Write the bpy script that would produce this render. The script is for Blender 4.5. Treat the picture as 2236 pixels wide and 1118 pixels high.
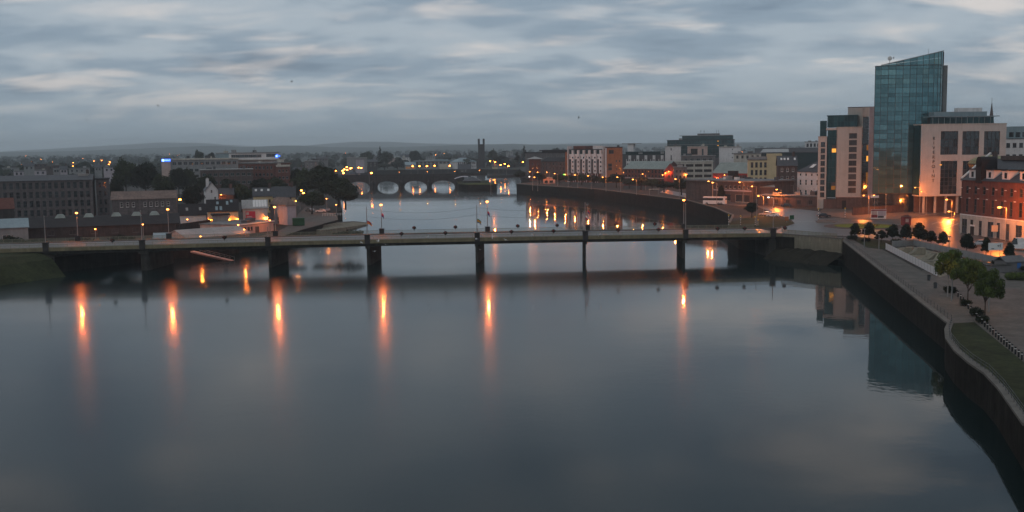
import bpy, bmesh, math, random
import numpy as np
from mathutils import Vector, Matrix
for _o in list(bpy.data.objects):
    bpy.data.objects.remove(_o)
SC = bpy.context.scene
COL = SC.collection
R = math.radians
random.seed(7)

# ------------------------------------------------------------------ camera
F, CX, CY = 2277.0, 1118.0, 559.0          # focal length and centre in photo pixels
CAM = Vector((0.0, 0.0, 30.0))
PITCH, ROLL = math.atan(239.0 / F), 0.013
_r = Vector((1, 0, 0)); _u = Vector((0, math.sin(PITCH), math.cos(PITCH))); FW = Vector((0, math.cos(PITCH), -math.sin(PITCH)))
RT = _r * math.cos(ROLL) - _u * math.sin(ROLL)
UP = _u * math.cos(ROLL) + _r * math.sin(ROLL)
cd = bpy.data.cameras.new('camera'); cam = bpy.data.objects.new('camera', cd); COL.objects.link(cam)
cd.sensor_width = 36.0; cd.lens = F / 2236.0 * 36.0; cd.clip_start = 0.5; cd.clip_end = 40000.0
cam.matrix_world = Matrix(((RT.x, UP.x, -FW.x, CAM.x), (RT.y, UP.y, -FW.y, CAM.y), (RT.z, UP.z, -FW.z, CAM.z), (0, 0, 0, 1)))
SC.camera = cam
SC.view_settings.view_transform = 'Standard'; SC.view_settings.look = 'None'
SC.view_settings.exposure = 0.0; SC.view_settings.gamma = 1.0; SC.view_settings.use_curve_mapping = False
SC.render.engine = 'CYCLES'
SC.cycles.use_denoising = True
SC.cycles.max_bounces = 6; SC.cycles.diffuse_bounces = 2; SC.cycles.glossy_bounces = 4; SC.cycles.transmission_bounces = 2
SC.cycles.volume_bounces = 0; SC.cycles.sample_clamp_indirect = 4.0; SC.cycles.sample_clamp_direct = 0.0
SC.cycles.caustics_reflective = False; SC.cycles.caustics_refractive = False

# ------------------------------------------------------------------ sky
SUN_EL, SUN_AZ = R(38), R(215)             # a dim veiled sun behind the viewer
world = bpy.data.worlds.new('World'); SC.world = world; world.use_nodes = True
def build_sky():
    nt = world.node_tree; nt.nodes.clear(); N = nt.nodes.new; L = nt.links.new
    out = N('ShaderNodeOutputWorld'); bg = N('ShaderNodeBackground'); L(bg.outputs[0], out.inputs[0])
    tc = N('ShaderNodeTexCoord'); sep = N('ShaderNodeSeparateXYZ'); L(tc.outputs['Generated'], sep.inputs[0])
    def math_(op, a, b=None, clamp=False):
        n = N('ShaderNodeMath'); n.operation = op; n.use_clamp = clamp
        for i, v in enumerate((a, b)):
            if v is None: continue
            if isinstance(v, (int, float)): n.inputs[i].default_value = v
            else: L(v, n.inputs[i])
        return n.outputs[0]
    zc = math_('ADD', math_('ABSOLUTE', sep.outputs[2]), 0.20)
    px = math_('DIVIDE', sep.outputs[0], zc); py = math_('DIVIDE', sep.outputs[1], zc)
    def noise(sx, sy, ox, detail, rough, dist=0.0):
        cb = N('ShaderNodeCombineXYZ'); L(math_('MULTIPLY', px, sx), cb.inputs[0]); L(math_('MULTIPLY', py, sy), cb.inputs[1]); cb.inputs[2].default_value = ox
        n = N('ShaderNodeTexNoise'); L(cb.outputs[0], n.inputs['Vector']); n.inputs['Scale'].default_value = 1.0
        n.inputs['Detail'].default_value = detail; n.inputs['Roughness'].default_value = rough; n.inputs['Distortion'].default_value = dist
        return n.outputs[0]
    def ramp(fac, stops):
        r = N('ShaderNodeValToRGB'); e = r.color_ramp.elements
        e[0].position, e[0].color = stops[0][0], (*stops[0][1], 1); e[1].position, e[1].color = stops[-1][0], (*stops[-1][1], 1)
        for p, c in stops[1:-1]:
            k = e.new(p); k.color = (*c, 1)
        r.color_ramp.interpolation = 'EASE'; L(fac, r.inputs[0]); return r.outputs[0]
    def mix(fac, a, b):
        m = N('ShaderNodeMix'); m.data_type = 'RGBA'; 
        if isinstance(fac, (int, float)): m.inputs[0].default_value = fac
        else: L(fac, m.inputs[0])
        for i, v in ((6, a), (7, b)):
            if isinstance(v, tuple): m.inputs[i].default_value = (*v, 1)
            else: L(v, m.inputs[i])
        return m.outputs[2]
    sky = N('ShaderNodeTexSky'); sky.sky_type = 'NISHITA'; sky.sun_disc = False; sky.sun_elevation = SUN_EL; sky.sun_rotation = SUN_AZ
    sk = N('ShaderNodeVectorMath'); sk.operation = 'SCALE'; L(sky.outputs[0], sk.inputs[0]); sk.inputs['Scale'].default_value = 0.05
    big = noise(1.5, 1.9, 3.1, 3.0, 0.5, 0.3)
    med = noise(2.6, 3.4, 9.7, 3.5, 0.55, 0.3)
    tone = math_('ADD', math_('MULTIPLY', big, 0.62), math_('MULTIPLY', med, 0.38))
    base = ramp(tone, [(0.34, (0.190, 0.255, 0.335)), (0.45, (0.285, 0.365, 0.450)), (0.56, (0.430, 0.500, 0.565)), (0.68, (0.60, 0.62, 0.645))])
    thin = noise(2.1, 3.9, 14.6, 3.5, 0.55, 0.35)
    glow = ramp(thin, [(0.48, (0, 0, 0)), (0.74, (1, 1, 1))])
    gl = N('ShaderNodeSeparateColor'); L(glow, gl.inputs[0])
    cl = mix(math_('MULTIPLY', gl.outputs[0], 0.68), base, (0.92, 0.82, 0.75))
    cl = mix(0.10, cl, sk.outputs[0])
    # the far cloud deck melts into even grey air low down
    low = math_('SUBTRACT', 1.0, math_('DIVIDE', math_('ABSOLUTE', sep.outputs[2]), 0.07), True)
    cl = mix(math_('POWER', low, 1.0), cl, (0.290, 0.365, 0.425))
    L(cl, bg.inputs[0]); bg.inputs[1].default_value = 1.0
build_sky()
sd = bpy.data.lights.new('sun', 'SUN'); sd.energy = 0.35; sd.angle = R(25); sd.color = (1.0, 0.93, 0.86)
sun = bpy.data.objects.new('sun', sd); COL.objects.link(sun)
_sdir = Vector((math.sin(SUN_AZ) * math.cos(SUN_EL), math.cos(SUN_AZ) * math.cos(SUN_EL), math.sin(SUN_EL)))
sun.rotation_euler = _sdir.to_track_quat('Z', 'Y').to_euler()

# ------------------------------------------------------------------ pixel -> place
def ray(px, py):
    return RT * ((px - CX) / F) - UP * ((py - CY) / F) + FW
def G(px, py, z):
    d = ray(px, py); t = (z - CAM.z) / d.z
    return CAM + d * t
def W(px, py, Y):
    d = ray(px, py); return CAM + d * (Y / d.y)
def rz(y): return 4.0 + 1.5 * min(1.0, max(0.0, (y - 150.0) / 115.0))      # the quay falls gently towards the viewer
def GR(px, py):
    z = 5.5
    for _ in range(14): p = G(px, py, z); z = 0.5 * z + 0.5 * rz(p.y)
    return Vector((p.x, p.y, rz(p.y)))
def hor(px): return 559 - 239 - 0.013 * (px - 1118)

# ------------------------------------------------------------------ materials
MATS = {}
def mat(name, col, rough=0.8, var=0.22, scale=0.35, bump=0.0, bscale=6.0, metal=0.0, spec=0.15, rand=0.0, emit=None, es=0.0, ribs=0.0, coat=0.0):
    if name in MATS: return MATS[name]
    m = bpy.data.materials.new(name); m.use_nodes = True; nt = m.node_tree; N = nt.nodes.new; L = nt.links.new
    b = nt.nodes['Principled BSDF']; b.inputs['Roughness'].default_value = rough; b.inputs['Metallic'].default_value = metal
    b.inputs['Specular IOR Level'].default_value = spec; b.inputs['Coat Weight'].default_value = coat
    tc = N('ShaderNodeTexCoord')
    n1 = N('ShaderNodeTexNoise'); n1.inputs['Scale'].default_value = scale; n1.inputs['Detail'].default_value = 6; n1.inputs['Roughness'].default_value = 0.62
    L(tc.outputs['Object'], n1.inputs['Vector'])
    mr = N('ShaderNodeMapRange'); mr.inputs[1].default_value = 0.3; mr.inputs[2].default_value = 0.7; mr.inputs[3].default_value = 1 - var; mr.inputs[4].default_value = 1 + var
    L(n1.outputs[0], mr.inputs[0]); fac = mr.outputs[0]
    # rain streaks: noise stretched upright
    mp = N('ShaderNodeMapping'); mp.inputs['Scale'].default_value = (1.4, 1.4, 0.09); L(tc.outputs['Object'], mp.inputs['Vector'])
    n2 = N('ShaderNodeTexNoise'); n2.inputs['Scale'].default_value = 1.0; n2.inputs['Detail'].default_value = 4; L(mp.outputs[0], n2.inputs['Vector'])
    m2 = N('ShaderNodeMapRange'); m2.inputs[1].default_value = 0.35; m2.inputs[2].default_value = 0.7; m2.inputs[3].default_value = 1 + var * 0.4; m2.inputs[4].default_value = 1 - var * 0.8
    L(n2.outputs[0], m2.inputs[0])
    mm = N('ShaderNodeMath'); mm.operation = 'MULTIPLY'; L(fac, mm.inputs[0]); L(m2.outputs[0], mm.inputs[1]); fac = mm.outputs[0]
    if rand:
        oi = N('ShaderNodeObjectInfo'); mr2 = N('ShaderNodeMapRange'); mr2.inputs[3].default_value = 1 - rand; mr2.inputs[4].default_value = 1 + rand
        L(oi.outputs['Random'], mr2.inputs[0]); m3 = N('ShaderNodeMath'); m3.operation = 'MULTIPLY'; L(fac, m3.inputs[0]); L(mr2.outputs[0], m3.inputs[1]); fac = m3.outputs[0]
    sc = N('ShaderNodeVectorMath'); sc.operation = 'SCALE'; sc.inputs[0].default_value = col; L(fac, sc.inputs['Scale']); L(sc.outputs[0], b.inputs['Base Color'])
    if bump or ribs:
        bp = N('ShaderNodeBump'); bp.inputs['Strength'].default_value = bump or 0.5
        if ribs:
            wv = N('ShaderNodeTexWave'); wv.inputs['Scale'].default_value = ribs; wv.bands_direction = 'X'; L(tc.outputs['Object'], wv.inputs['Vector']); L(wv.outputs[1], bp.inputs['Height']); bp.inputs['Distance'].default_value = 0.12
        else:
            n3 = N('ShaderNodeTexNoise'); n3.inputs['Scale'].default_value = bscale; n3.inputs['Detail'].default_value = 5; L(tc.outputs['Object'], n3.inputs['Vector']); L(n3.outputs[0], bp.inputs['Height']); bp.inputs['Distance'].default_value = 0.08
        L(bp.outputs[0], b.inputs['Normal'])
    if emit:
        b.inputs['Emission Color'].default_value = (*emit, 1); b.inputs['Emission Strength'].default_value = es
    MATS[name] = m; return m
def glow(name, col, s):
    if name in MATS: return MATS[name]
    m = bpy.data.materials.new(name); m.use_nodes = True; nt = m.node_tree; nt.nodes.clear()
    e = nt.nodes.new('ShaderNodeEmission'); e.inputs[0].default_value = (*col, 1); e.inputs[1].default_value = s
    o = nt.nodes.new('ShaderNodeOutputMaterial'); nt.links.new(e.outputs[0], o.inputs[0]); MATS[name] = m; return m
mat('cream', (0.43, 0.405, 0.37), 0.85, 0.10); mat('cream_yellow', (0.50, 0.40, 0.24), 0.85, 0.12); mat('render_white', (0.56, 0.54, 0.53), 0.85, 0.12)
mat('render_grey', (0.22, 0.22, 0.215), 0.85, 0.15); mat('pink_render', (0.42, 0.31, 0.27), 0.85, 0.15); mat('lilac_render', (0.36, 0.32, 0.34), 0.85, 0.15)
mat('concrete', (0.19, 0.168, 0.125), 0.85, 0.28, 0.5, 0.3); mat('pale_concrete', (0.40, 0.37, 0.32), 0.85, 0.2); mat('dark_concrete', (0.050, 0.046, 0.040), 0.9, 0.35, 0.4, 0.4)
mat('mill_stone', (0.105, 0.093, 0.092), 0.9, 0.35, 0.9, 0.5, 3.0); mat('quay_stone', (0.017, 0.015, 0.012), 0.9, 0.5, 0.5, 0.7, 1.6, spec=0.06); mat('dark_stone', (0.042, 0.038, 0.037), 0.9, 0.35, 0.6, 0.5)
mat('brick_red', (0.115, 0.048, 0.038), 0.88, 0.25, 0.6, 0.3); mat('brick_orange', (0.30, 0.115, 0.05), 0.88, 0.2, 0.6, 0.3); mat('brick_brown', (0.088, 0.064, 0.058), 0.88, 0.28, 0.6, 0.3)
mat('red_render', (0.22, 0.045, 0.045), 0.8, 0.2); mat('grey_block', (0.13, 0.125, 0.125), 0.88, 0.2)
mat('slate', (0.036, 0.036, 0.041), 0.55, 0.3, 0.6, 0.5, 4.0, spec=0.4); mat('dark_roof', (0.020, 0.018, 0.019), 0.7, 0.3); mat('metal_roof', (0.24, 0.23, 0.215), 0.45, 0.2, 0.3, 0.35, ribs=1.6, spec=0.5)
mat('green_roof', (0.17, 0.21, 0.19), 0.5, 0.18, 0.3, 0.3, ribs=1.2, spec=0.5); mat('blue_roof', (0.17, 0.23, 0.25), 0.45, 0.15, 0.3, 0.3, ribs=1.0, spec=0.5); mat('flat_roof', (0.16, 0.155, 0.15), 0.8, 0.35, 0.15)
mat('rust_roof', (0.17, 0.12, 0.10), 0.7, 0.3, 0.3, 0.4, ribs=1.4)
mat('white_trim', (0.62, 0.60, 0.57), 0.6, 0.08); mat('dark_metal', (0.045, 0.047, 0.05), 0.5, 0.15, spec=0.5); mat('grey_metal', (0.24, 0.24, 0.235), 0.45, 0.15, metal=0.3, spec=0.5)
mat('rail_metal', (0.18, 0.18, 0.125), 0.5, 0.2, spec=0.5)
mat('glass', (0.020, 0.026, 0.030), 0.07, 0.3, 0.8, spec=0.9, rand=0.5); mat('dim_glass', (0.035, 0.034, 0.034), 0.2, 0.3, 0.8, spec=0.5, rand=0.5)
mat('teal_glass', (0.105, 0.228, 0.252), 0.03, 0.14, 0.5, metal=0.62, spec=0.6, rand=0.24); mat('spandrel_glass', (0.085, 0.190, 0.212), 0.06, 0.15, 0.5, metal=0.58, spec=0.6, rand=0.22); mat('green_glass', (0.018, 0.055, 0.058), 0.10, 0.2, 0.5, metal=0.45, spec=0.6, rand=0.35)
mat('asphalt', (0.055, 0.051, 0.050), 0.36, 0.35, 0.22, 0.3, 10.0, spec=0.45); mat('paving', (0.100, 0.086, 0.074), 0.8, 0.25, 0.3); mat('kerb', (0.13, 0.118, 0.102), 0.8, 0.2); mat('paint', (0.62, 0.60, 0.56), 0.7, 0.25, 1.5)
mat('land', (0.040, 0.037, 0.033), 0.9, 0.45, 0.02); mat('grass', (0.030, 0.034, 0.014), 0.95, 0.4, 0.25, 0.6, 6.0, spec=0.1); mat('bright_grass', (0.13, 0.14, 0.02), 0.95, 0.3, 0.3, 0.5, 6.0, spec=0.1); mat('far_land', (0.045, 0.050, 0.040), 0.95, 0.5, 0.004)
mat('hill', (0.050, 0.062, 0.055), 0.95, 0.4, 0.002); mat('fascia', (0.175, 0.148, 0.090), 0.85, 0.25, 0.4, 0.3); mat('earth', (0.020, 0.017, 0.011), 0.95, 0.4, 0.3, 0.6)
mat('leaf', (0.030, 0.037, 0.015), 0.8, 0.45, 0.5, spec=0.15, rand=0.35); mat('leaf_light', (0.060, 0.082, 0.018), 0.75, 0.4, 0.6, spec=0.15, rand=0.2); mat('leaf_dark', (0.020, 0.024, 0.013), 0.85, 0.4, 0.4, spec=0.1, rand=0.3); mat('far_leaf', (0.028, 0.033, 0.022), 0.9, 0.5, 0.02, spec=0.1)
mat('bark', (0.045, 0.032, 0.024), 0.9, 0.3, 2.0, 0.5); mat('flower', (0.28, 0.05, 0.06), 0.8, 0.4, 3.0)
mat('bus_white', (0.62, 0.60, 0.58), 0.35, 0.08, spec=0.5, coat=0.3); mat('van_white', (0.62, 0.60, 0.58), 0.35, 0.08, spec=0.5, coat=0.3); mat('car_silver', (0.34, 0.34, 0.35), 0.3, 0.08, metal=0.4, coat=0.4); mat('car_dark', (0.03, 0.03, 0.035), 0.3, 0.1, coat=0.4); mat('tyre', (0.012, 0.012, 0.012), 0.85, 0.2)
mat('green_paint', (0.022, 0.075, 0.035), 0.6, 0.2); mat('blue_paint', (0.03, 0.11, 0.30), 0.5, 0.1); mat('red_paint', (0.42, 0.03, 0.05), 0.55, 0.12); mat('yellow_paint', (0.55, 0.36, 0.04), 0.6, 0.2); mat('black_paint', (0.015, 0.015, 0.015), 0.5, 0.1); mat('orange_cloth', (0.75, 0.20, 0.03), 0.8, 0.15); mat('blue_cloth', (0.05, 0.05, 0.16), 0.8, 0.15); mat('white_cloth', (0.65, 0.63, 0.6), 0.8, 0.1); mat('green_cloth', (0.03, 0.16, 0.07), 0.8, 0.1); mat('gull_white', (0.62, 0.62, 0.62), 0.7, 0.1)
mat('dome_copper', (0.22, 0.21, 0.12), 0.7, 0.25)
SOD = (1.0, 0.33, 0.055)
glow('sodium_near', (1.0, 0.31, 0.06), 11.0); glow('sodium', (1.0, 0.29, 0.05), 18.0); glow('sodium_street', (1.0, 0.30, 0.055), 10.0); glow('sodium_far', (1.0, 0.24, 0.03), 44.0)
glow('white_lamp', (1.0, 0.80, 0.66), 8.0); glow('yellow_lamp', (1.0, 0.80, 0.30), 8.0); glow('red_lamp', (1.0, 0.12, 0.06), 6.0); glow('park_lamp', (1.0, 0.80, 0.55), 8.0)
LAMP_W = {'sodium_near': (80000, (1.0, 0.20, 0.035)), 'sodium': (46000, (1.0, 0.22, 0.028)), 'sodium_street': (95000, (1.0, 0.22, 0.03)), 'white_lamp': (16000, (1.0, 0.62, 0.42)), 'park_lamp': (22000, (1.0, 0.50, 0.24))}
LDATA = {}
def lamp_light(m, r, parent, loc):          # the bulb inside a lens
    if m not in LAMP_W: return
    k = (m, r)
    if k not in LDATA:
        d = bpy.data.lights.new('bulb', 'POINT'); d.energy = LAMP_W[m][0] * r * r; d.color = LAMP_W[m][1]; d.shadow_soft_size = r * 0.7; LDATA[k] = d
    o = bpy.data.objects.new('bulb', LDATA[k]); COL.objects.link(o); o.parent = parent; o.location = (loc[0], loc[1], loc[2] - 1.55 * r)
glow('amber_window', (1.0, 0.40, 0.06), 1.3); glow('amber_window_dim', (1.0, 0.36, 0.07), 0.22); glow('blue_sign', (0.04, 0.16, 1.0), 2.4); glow('pale_blue_sign', (0.30, 0.50, 1.0), 3.2); glow('green_sign', (0.10, 1.0, 0.12), 2.6)
def M(k): return MATS[k]

# ------------------------------------------------------------------ mesh helpers
class MB:
    def __init__(s): s.v = []; s.f = []; s.mi = []; s.m = 0
    def q(s, *p):
        i = len(s.v); s.v += [tuple(a) for a in p]; s.f.append(tuple(range(i, i + len(p)))); s.mi.append(s.m); return s
    def box(s, x0, y0, z0, x1, y1, z1, skip=''):
        p = [(x0, y0, z0), (x1, y0, z0), (x1, y1, z0), (x0, y1, z0), (x0, y0, z1), (x1, y0, z1), (x1, y1, z1), (x0, y1, z1)]
        for k, f in (('b', (3, 2, 1, 0)), ('t', (4, 5, 6, 7)), ('f', (0, 1, 5, 4)), ('r', (1, 2, 6, 5)), ('k', (2, 3, 7, 6)), ('l', (3, 0, 4, 7))):
            if k not in skip: s.q(*[p[j] for j in f])
        return s
    def tube(s, a, b, r0, r1=None, n=8, cap=True):
        a, b = Vector(a), Vector(b); r1 = r0 if r1 is None else r1; d = (b - a).normalized()
        e = d.orthogonal().normalized(); g = d.cross(e)
        ra = [a + (e * math.cos(2 * math.pi * k / n) + g * math.sin(2 * math.pi * k / n)) * r0 for k in range(n)]
        rb = [b + (e * math.cos(2 * math.pi * k / n) + g * math.sin(2 * math.pi * k / n)) * r1 for k in range(n)]
        for k in range(n): s.q(ra[k], ra[(k + 1) % n], rb[(k + 1) % n], rb[k])
        if cap: s.q(*reversed(ra)); s.q(*rb)
        return s
    def ball(s, c, rx, ry, rz, n=8, m=5, jit=0.0, rng=None):
        c = Vector(c); rows = []
        for i in range(m + 1):
            th = math.pi * i / m; row = []
            for k in range(n):
                j = 1 + (rng.uniform(-jit, jit) if rng and 0 < i < m else 0)
                row.append(c + Vector((rx * j * math.sin(th) * math.cos(2 * math.pi * k / n), ry * j * math.sin(th) * math.sin(2 * math.pi * k / n), rz * j * math.cos(th))))
            rows.append(row)
        for i in range(m):
            for k in range(n):
                k2 = (k + 1) % n
                if i == 0: s.q(rows[0][0], rows[1][k], rows[1][k2])
                elif i == m - 1: s.q(rows[i][k], rows[m][0], rows[i][k2])
                else: s.q(rows[i][k], rows[i + 1][k], rows[i + 1][k2], rows[i][k2])
        return s
    def prism(s, pts, z0, z1, skip=''):     # closed xy polygon, anticlockwise, extruded
        n = len(pts)
        if 't' not in skip: s.q(*[(p[0], p[1], z1) for p in pts])
        if 'b' not in skip: s.q(*[(p[0], p[1], z0) for p in reversed(pts)])
        for i in range(n):
            a, b = pts[i], pts[(i + 1) % n]; s.q((a[0], a[1], z0), (b[0], b[1], z0), (b[0], b[1], z1), (a[0], a[1], z1))
        return s
    def mesh(s, name, mats, smooth=False):
        me = bpy.data.meshes.new(name); me.from_pydata(s.v, [], s.f)
        mats = mats if isinstance(mats, (list, tuple)) else [mats]
        for k in mats: me.materials.append(M(k) if isinstance(k, str) else k)
        if len(mats) > 1: me.polygons.foreach_set('material_index', s.mi)
        if smooth: me.polygons.foreach_set('use_smooth', [True] * len(me.polygons))
        me.update(); return me
    def build(s, name, mats, parent=None, smooth=False): return link(name, s.mesh(name, mats, smooth), parent)
def link(name, data, parent=None, loc=None, rz=0.0, scale=None):
    o = bpy.data.objects.new(name, data); COL.objects.link(o)
    if parent: o.parent = parent
    if loc is not None: o.location = loc
    if rz: o.rotation_euler = (0, 0, rz)
    if scale: o.scale = scale
    return o
def tag(o, label, cat, group=None, kind=None):
    if label: o['label'] = label
    if cat: o['category'] = cat
    if group: o['group'] = group
    if kind: o['kind'] = kind
    return o
def thing(name, label, cat, loc=(0, 0, 0), rz=0.0, group=None):
    o = link(name, None, None, loc, rz); o.empty_display_size = 0.5; return tag(o, label, cat, group)
def dup(root, loc, rz=0.0, scale=None):
    r = root.copy(); COL.objects.link(r); r.location = loc; r.rotation_euler = (0, 0, rz)
    if scale: r.scale = scale
    for ch in list(root.children):
        c = ch.copy(); COL.objects.link(c); c.parent = r
        for g in ch.children:
            d = g.copy(); COL.objects.link(d); d.parent = c
    return r
ORD = 'first second third fourth fifth sixth seventh eighth ninth tenth eleventh twelfth thirteenth fourteenth fifteenth sixteenth seventeenth eighteenth nineteenth twentieth'.split()
def flat_poly(name, pts, z, m, thick=0.0, parent=None, kind='structure'):
    bm = bmesh.new(); vs = [bm.verts.new((p[0], p[1], z)) for p in pts]; f = bm.faces.new(vs)
    if f.normal.z < 0 or f.calc_area() and (f.normal_update() or f.normal.z < 0): f.normal_flip()
    if thick:
        ring = list(f.verts); lo = [bm.verts.new((v.co.x, v.co.y, z - thick)) for v in ring]
        for i in range(len(ring)):
            j = (i + 1) % len(ring); bm.faces.new((ring[j], ring[i], lo[i], lo[j]))
    bmesh.ops.triangulate(bm, faces=[f] if f.is_valid else bm.faces[:])
    bmesh.ops.recalc_face_normals(bm, faces=bm.faces[:])
    me = bpy.data.meshes.new(name); bm.to_mesh(me); bm.free()
    ms = m if isinstance(m, (list, tuple)) else [m]
    for k in ms: me.materials.append(M(k))
    if len(ms) > 1:
        for p in me.polygons: p.material_index = 0 if abs(p.normal.z) > 0.5 else 1
    o = link(name, me, parent)
    if kind and not parent: o['kind'] = kind
    return o
def clip_y(pts, y0, y1):
    for s, lim in ((1, y0), (-1, y1)):
        out = []
        for a, b in zip(pts, pts[1:] + pts[:1]):
            ia, ib = s * (a[1] - lim) >= 0, s * (b[1] - lim) >= 0
            if ia: out.append(a)
            if ia != ib: t = (lim - a[1]) / (b[1] - a[1]); out.append((a[0] + (b[0] - a[0]) * t, lim))
        pts = out
        if len(pts) < 3: return []
    return pts
def ground_poly(name, pts, off, m, thick=0.0, px=True):      # a sheet that follows the fall of the right bank
    xy = [tuple(GR(*p)[:2]) for p in pts] if px else [tuple(p) for p in pts]
    bm = bmesh.new()
    for lo, hi in ((-5000, 150.0), (150.0, 265.0), (265.0, 20000)):
        c = clip_y(xy, lo, hi)
        if len(c) < 3: continue
        f = bm.faces.new([bm.verts.new((p[0], p[1], rz(p[1]) + off)) for p in c]); f.normal_update()
        if f.normal.z < 0: f.normal_flip()
    top = bm.faces[:]
    if thick:
        n = len(xy); lo_ = []
        for i in range(n):
            a, b = xy[i], xy[(i + 1) % n]; k = 4
            for j in range(k):
                p = (a[0] + (b[0] - a[0]) * j / k, a[1] + (b[1] - a[1]) * j / k); q = (a[0] + (b[0] - a[0]) * (j + 1) / k, a[1] + (b[1] - a[1]) * (j + 1) / k)
                bm.faces.new([bm.verts.new(v) for v in ((*p, rz(p[1]) + off), (*q, rz(q[1]) + off), (*q, rz(q[1]) + off - thick), (*p, rz(p[1]) + off - thick))])
    bmesh.ops.triangulate(bm, faces=top)
    me = bpy.data.meshes.new(name); bm.to_mesh(me); bm.free()
    ms = m if isinstance(m, (list, tuple)) else [m]
    for k in ms: me.materials.append(M(k))
    if len(ms) > 1:
        for p in me.polygons: p.material_index = 0 if abs(p.normal.z) > 0.5 else 1
    o = link(name, me); o['kind'] = 'structure'; return o
def pix(pts, z): return [tuple(G(x, y, z)[:2]) for x, y in pts]
# ------------------------------------------------------------------ water and land
LZ, RZ, NZ = 3.8, 5.5, 4.0
def water_material():
    m = bpy.data.materials.new('river_water'); m.use_nodes = True; nt = m.node_tree; N = nt.nodes.new; L = nt.links.new
    b = nt.nodes['Principled BSDF']; b2 = N('ShaderNodeBsdfPrincipled'); mx = N('ShaderNodeMixShader')
    for q in (b, b2):
        q.inputs['Base Color'].default_value = (0.004, 0.012, 0.012, 1); q.inputs['IOR'].default_value = 1.333; q.inputs['Specular IOR Level'].default_value = 0.32
    L(b.outputs[0], mx.inputs[1]); L(b2.outputs[0], mx.inputs[2]); L(mx.outputs[0], nt.nodes['Material Output'].inputs[0])
    tc = N('ShaderNodeTexCoord')
    def nz(scale, sx, sy, det=3):
        mp = N('ShaderNodeMapping'); mp.inputs['Scale'].default_value = (sx, sy, 1); L(tc.outputs['Object'], mp.inputs['Vector'])
        n = N('ShaderNodeTexNoise'); n.inputs['Scale'].default_value = scale; n.inputs['Detail'].default_value = det; L(mp.outputs[0], n.inputs['Vector']); return n.outputs[0]
    def rng(src, a, c, lo, hi):
        r = N('ShaderNodeMapRange'); r.inputs[1].default_value = a; r.inputs[2].default_value = c; r.inputs[3].default_value = lo; r.inputs[4].default_value = hi; L(src, r.inputs[0]); return r.outputs[0]
    pat = nz(0.013, 1.0, 1.7, 4)                       # calm lanes and breeze patches
    sp = N('ShaderNodeSeparateXYZ'); L(tc.outputs['Object'], sp.inputs[0])
    lee = rng(sp.outputs[0], 8.0, 42.0, 1.0, 0.30)      # water sheltered by the right quay lies stiller
    def mul(a_, b_): q = N('ShaderNodeMath'); q.operation = 'MULTIPLY'; L(a_, q.inputs[0]); L(b_, q.inputs[1]); return q.outputs[0]
    lee = mul(lee, rng(sp.outputs[1], 285.0, 400.0, 1.0, 0.42))      # and the broad reach above the bridge too
    L(mul(rng(pat, 0.36, 0.62, 0.065, 0.125), lee), b.inputs['Roughness']); b2.inputs['Roughness'].default_value = 0.19
    L(mul(rng(pat, 0.36, 0.62, 0.40, 0.62), lee), mx.inputs[0])
    def bump(src, strength, dist, prev=None):
        bp = N('ShaderNodeBump'); bp.inputs['Distance'].default_value = dist; L(src, bp.inputs['Height'])
        if isinstance(strength, float): bp.inputs['Strength'].default_value = strength
        else: L(strength, bp.inputs['Strength'])
        if prev: L(prev, bp.inputs['Normal'])
        return bp.outputs[0]
    n1 = bump(nz(0.9, 1.0, 1.0, 2), rng(pat, 0.40, 0.68, 0.10, 0.6), 0.022)
    n2 = bump(nz(0.09, 1.0, 1.4, 2), 0.25, 0.05, n1)
    L(n2, b.inputs['Normal']); L(n2, b2.inputs['Normal'])
    MATS['river_water'] = m
water_material()
tag(flat_poly('river', [(-9000, -1200), (9000, -1200), (9000, 12300), (-9000, 12300)], 0.0, 'river_water'), 'smooth dark river mirroring the cloudy sky', None)
LEFT = [(-9000, -1200), (-400, -1200), (-260, 60), (-168, 196), (-136, 226), (-124, 240), (-117, 256), (-106, 275), (-94, 290), (-80, 304), (-70, 330), (-66, 362), (-70, 395), (-73, 450), (-85, 520), (-100, 600), (-120, 700), (-132, 785), (-150, 900), (-165, 1060), (-178, 1235), (-9000, 1235)]
NORTH = [(-9000, 1235.05), (-178, 1235.05), (-60, 1245), (-20, 1222), (9, 1180), (9000, 1180), (9000, 12200), (-9000, 12200)]
EDGE_PX = [(2070, 708), (2064, 722), (2066, 742), (2085, 768), (2115, 794), (2150, 818), (2180, 850), (2236, 930), (2300, 1030)]
EDGE = [tuple(GR(*p)[:2]) for p in EDGE_PX]
RIGHT = [(9, 1179.9), (12, 1000), (8, 830), (16, 800), (20, 750), (6, 700), (3.6, 684), (14, 655), (47, 591), (64, 515), (77, 457), (78, 400), (75.5, 357), (67, 322), (65, 298), (69, 276), (71, 272.5), (83.5, 265)] + EDGE + [(15, 30), (-12, -10), (-60, -100), (-60, -1200), (9000, -1200), (9000, 1179.9)]
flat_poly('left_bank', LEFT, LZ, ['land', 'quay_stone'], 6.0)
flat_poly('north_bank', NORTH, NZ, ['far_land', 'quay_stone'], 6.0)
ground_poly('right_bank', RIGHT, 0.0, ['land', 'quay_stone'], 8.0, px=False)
def copings(name, pts, z, w=0.7, h=0.28, m='kerb'):
    root = link(name, None); root['kind'] = 'structure'; n = 0
    for a, b in zip(pts[:-1], pts[1:]):
        a, b = Vector((*a, 0)), Vector((*b, 0)); d = b - a; L_ = d.length; k = max(1, int(L_ / 3.0)); ang = math.atan2(d.y, d.x)
        me = MB().box(0, -w / 2, 0, L_ / k - 0.04, w / 2, h).mesh('coping_stone', m)
        for i in range(k):
            p = a + d * (i / k); link('coping_stone', me, root, (p.x, p.y, z), ang); n += 1
    return root
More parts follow.
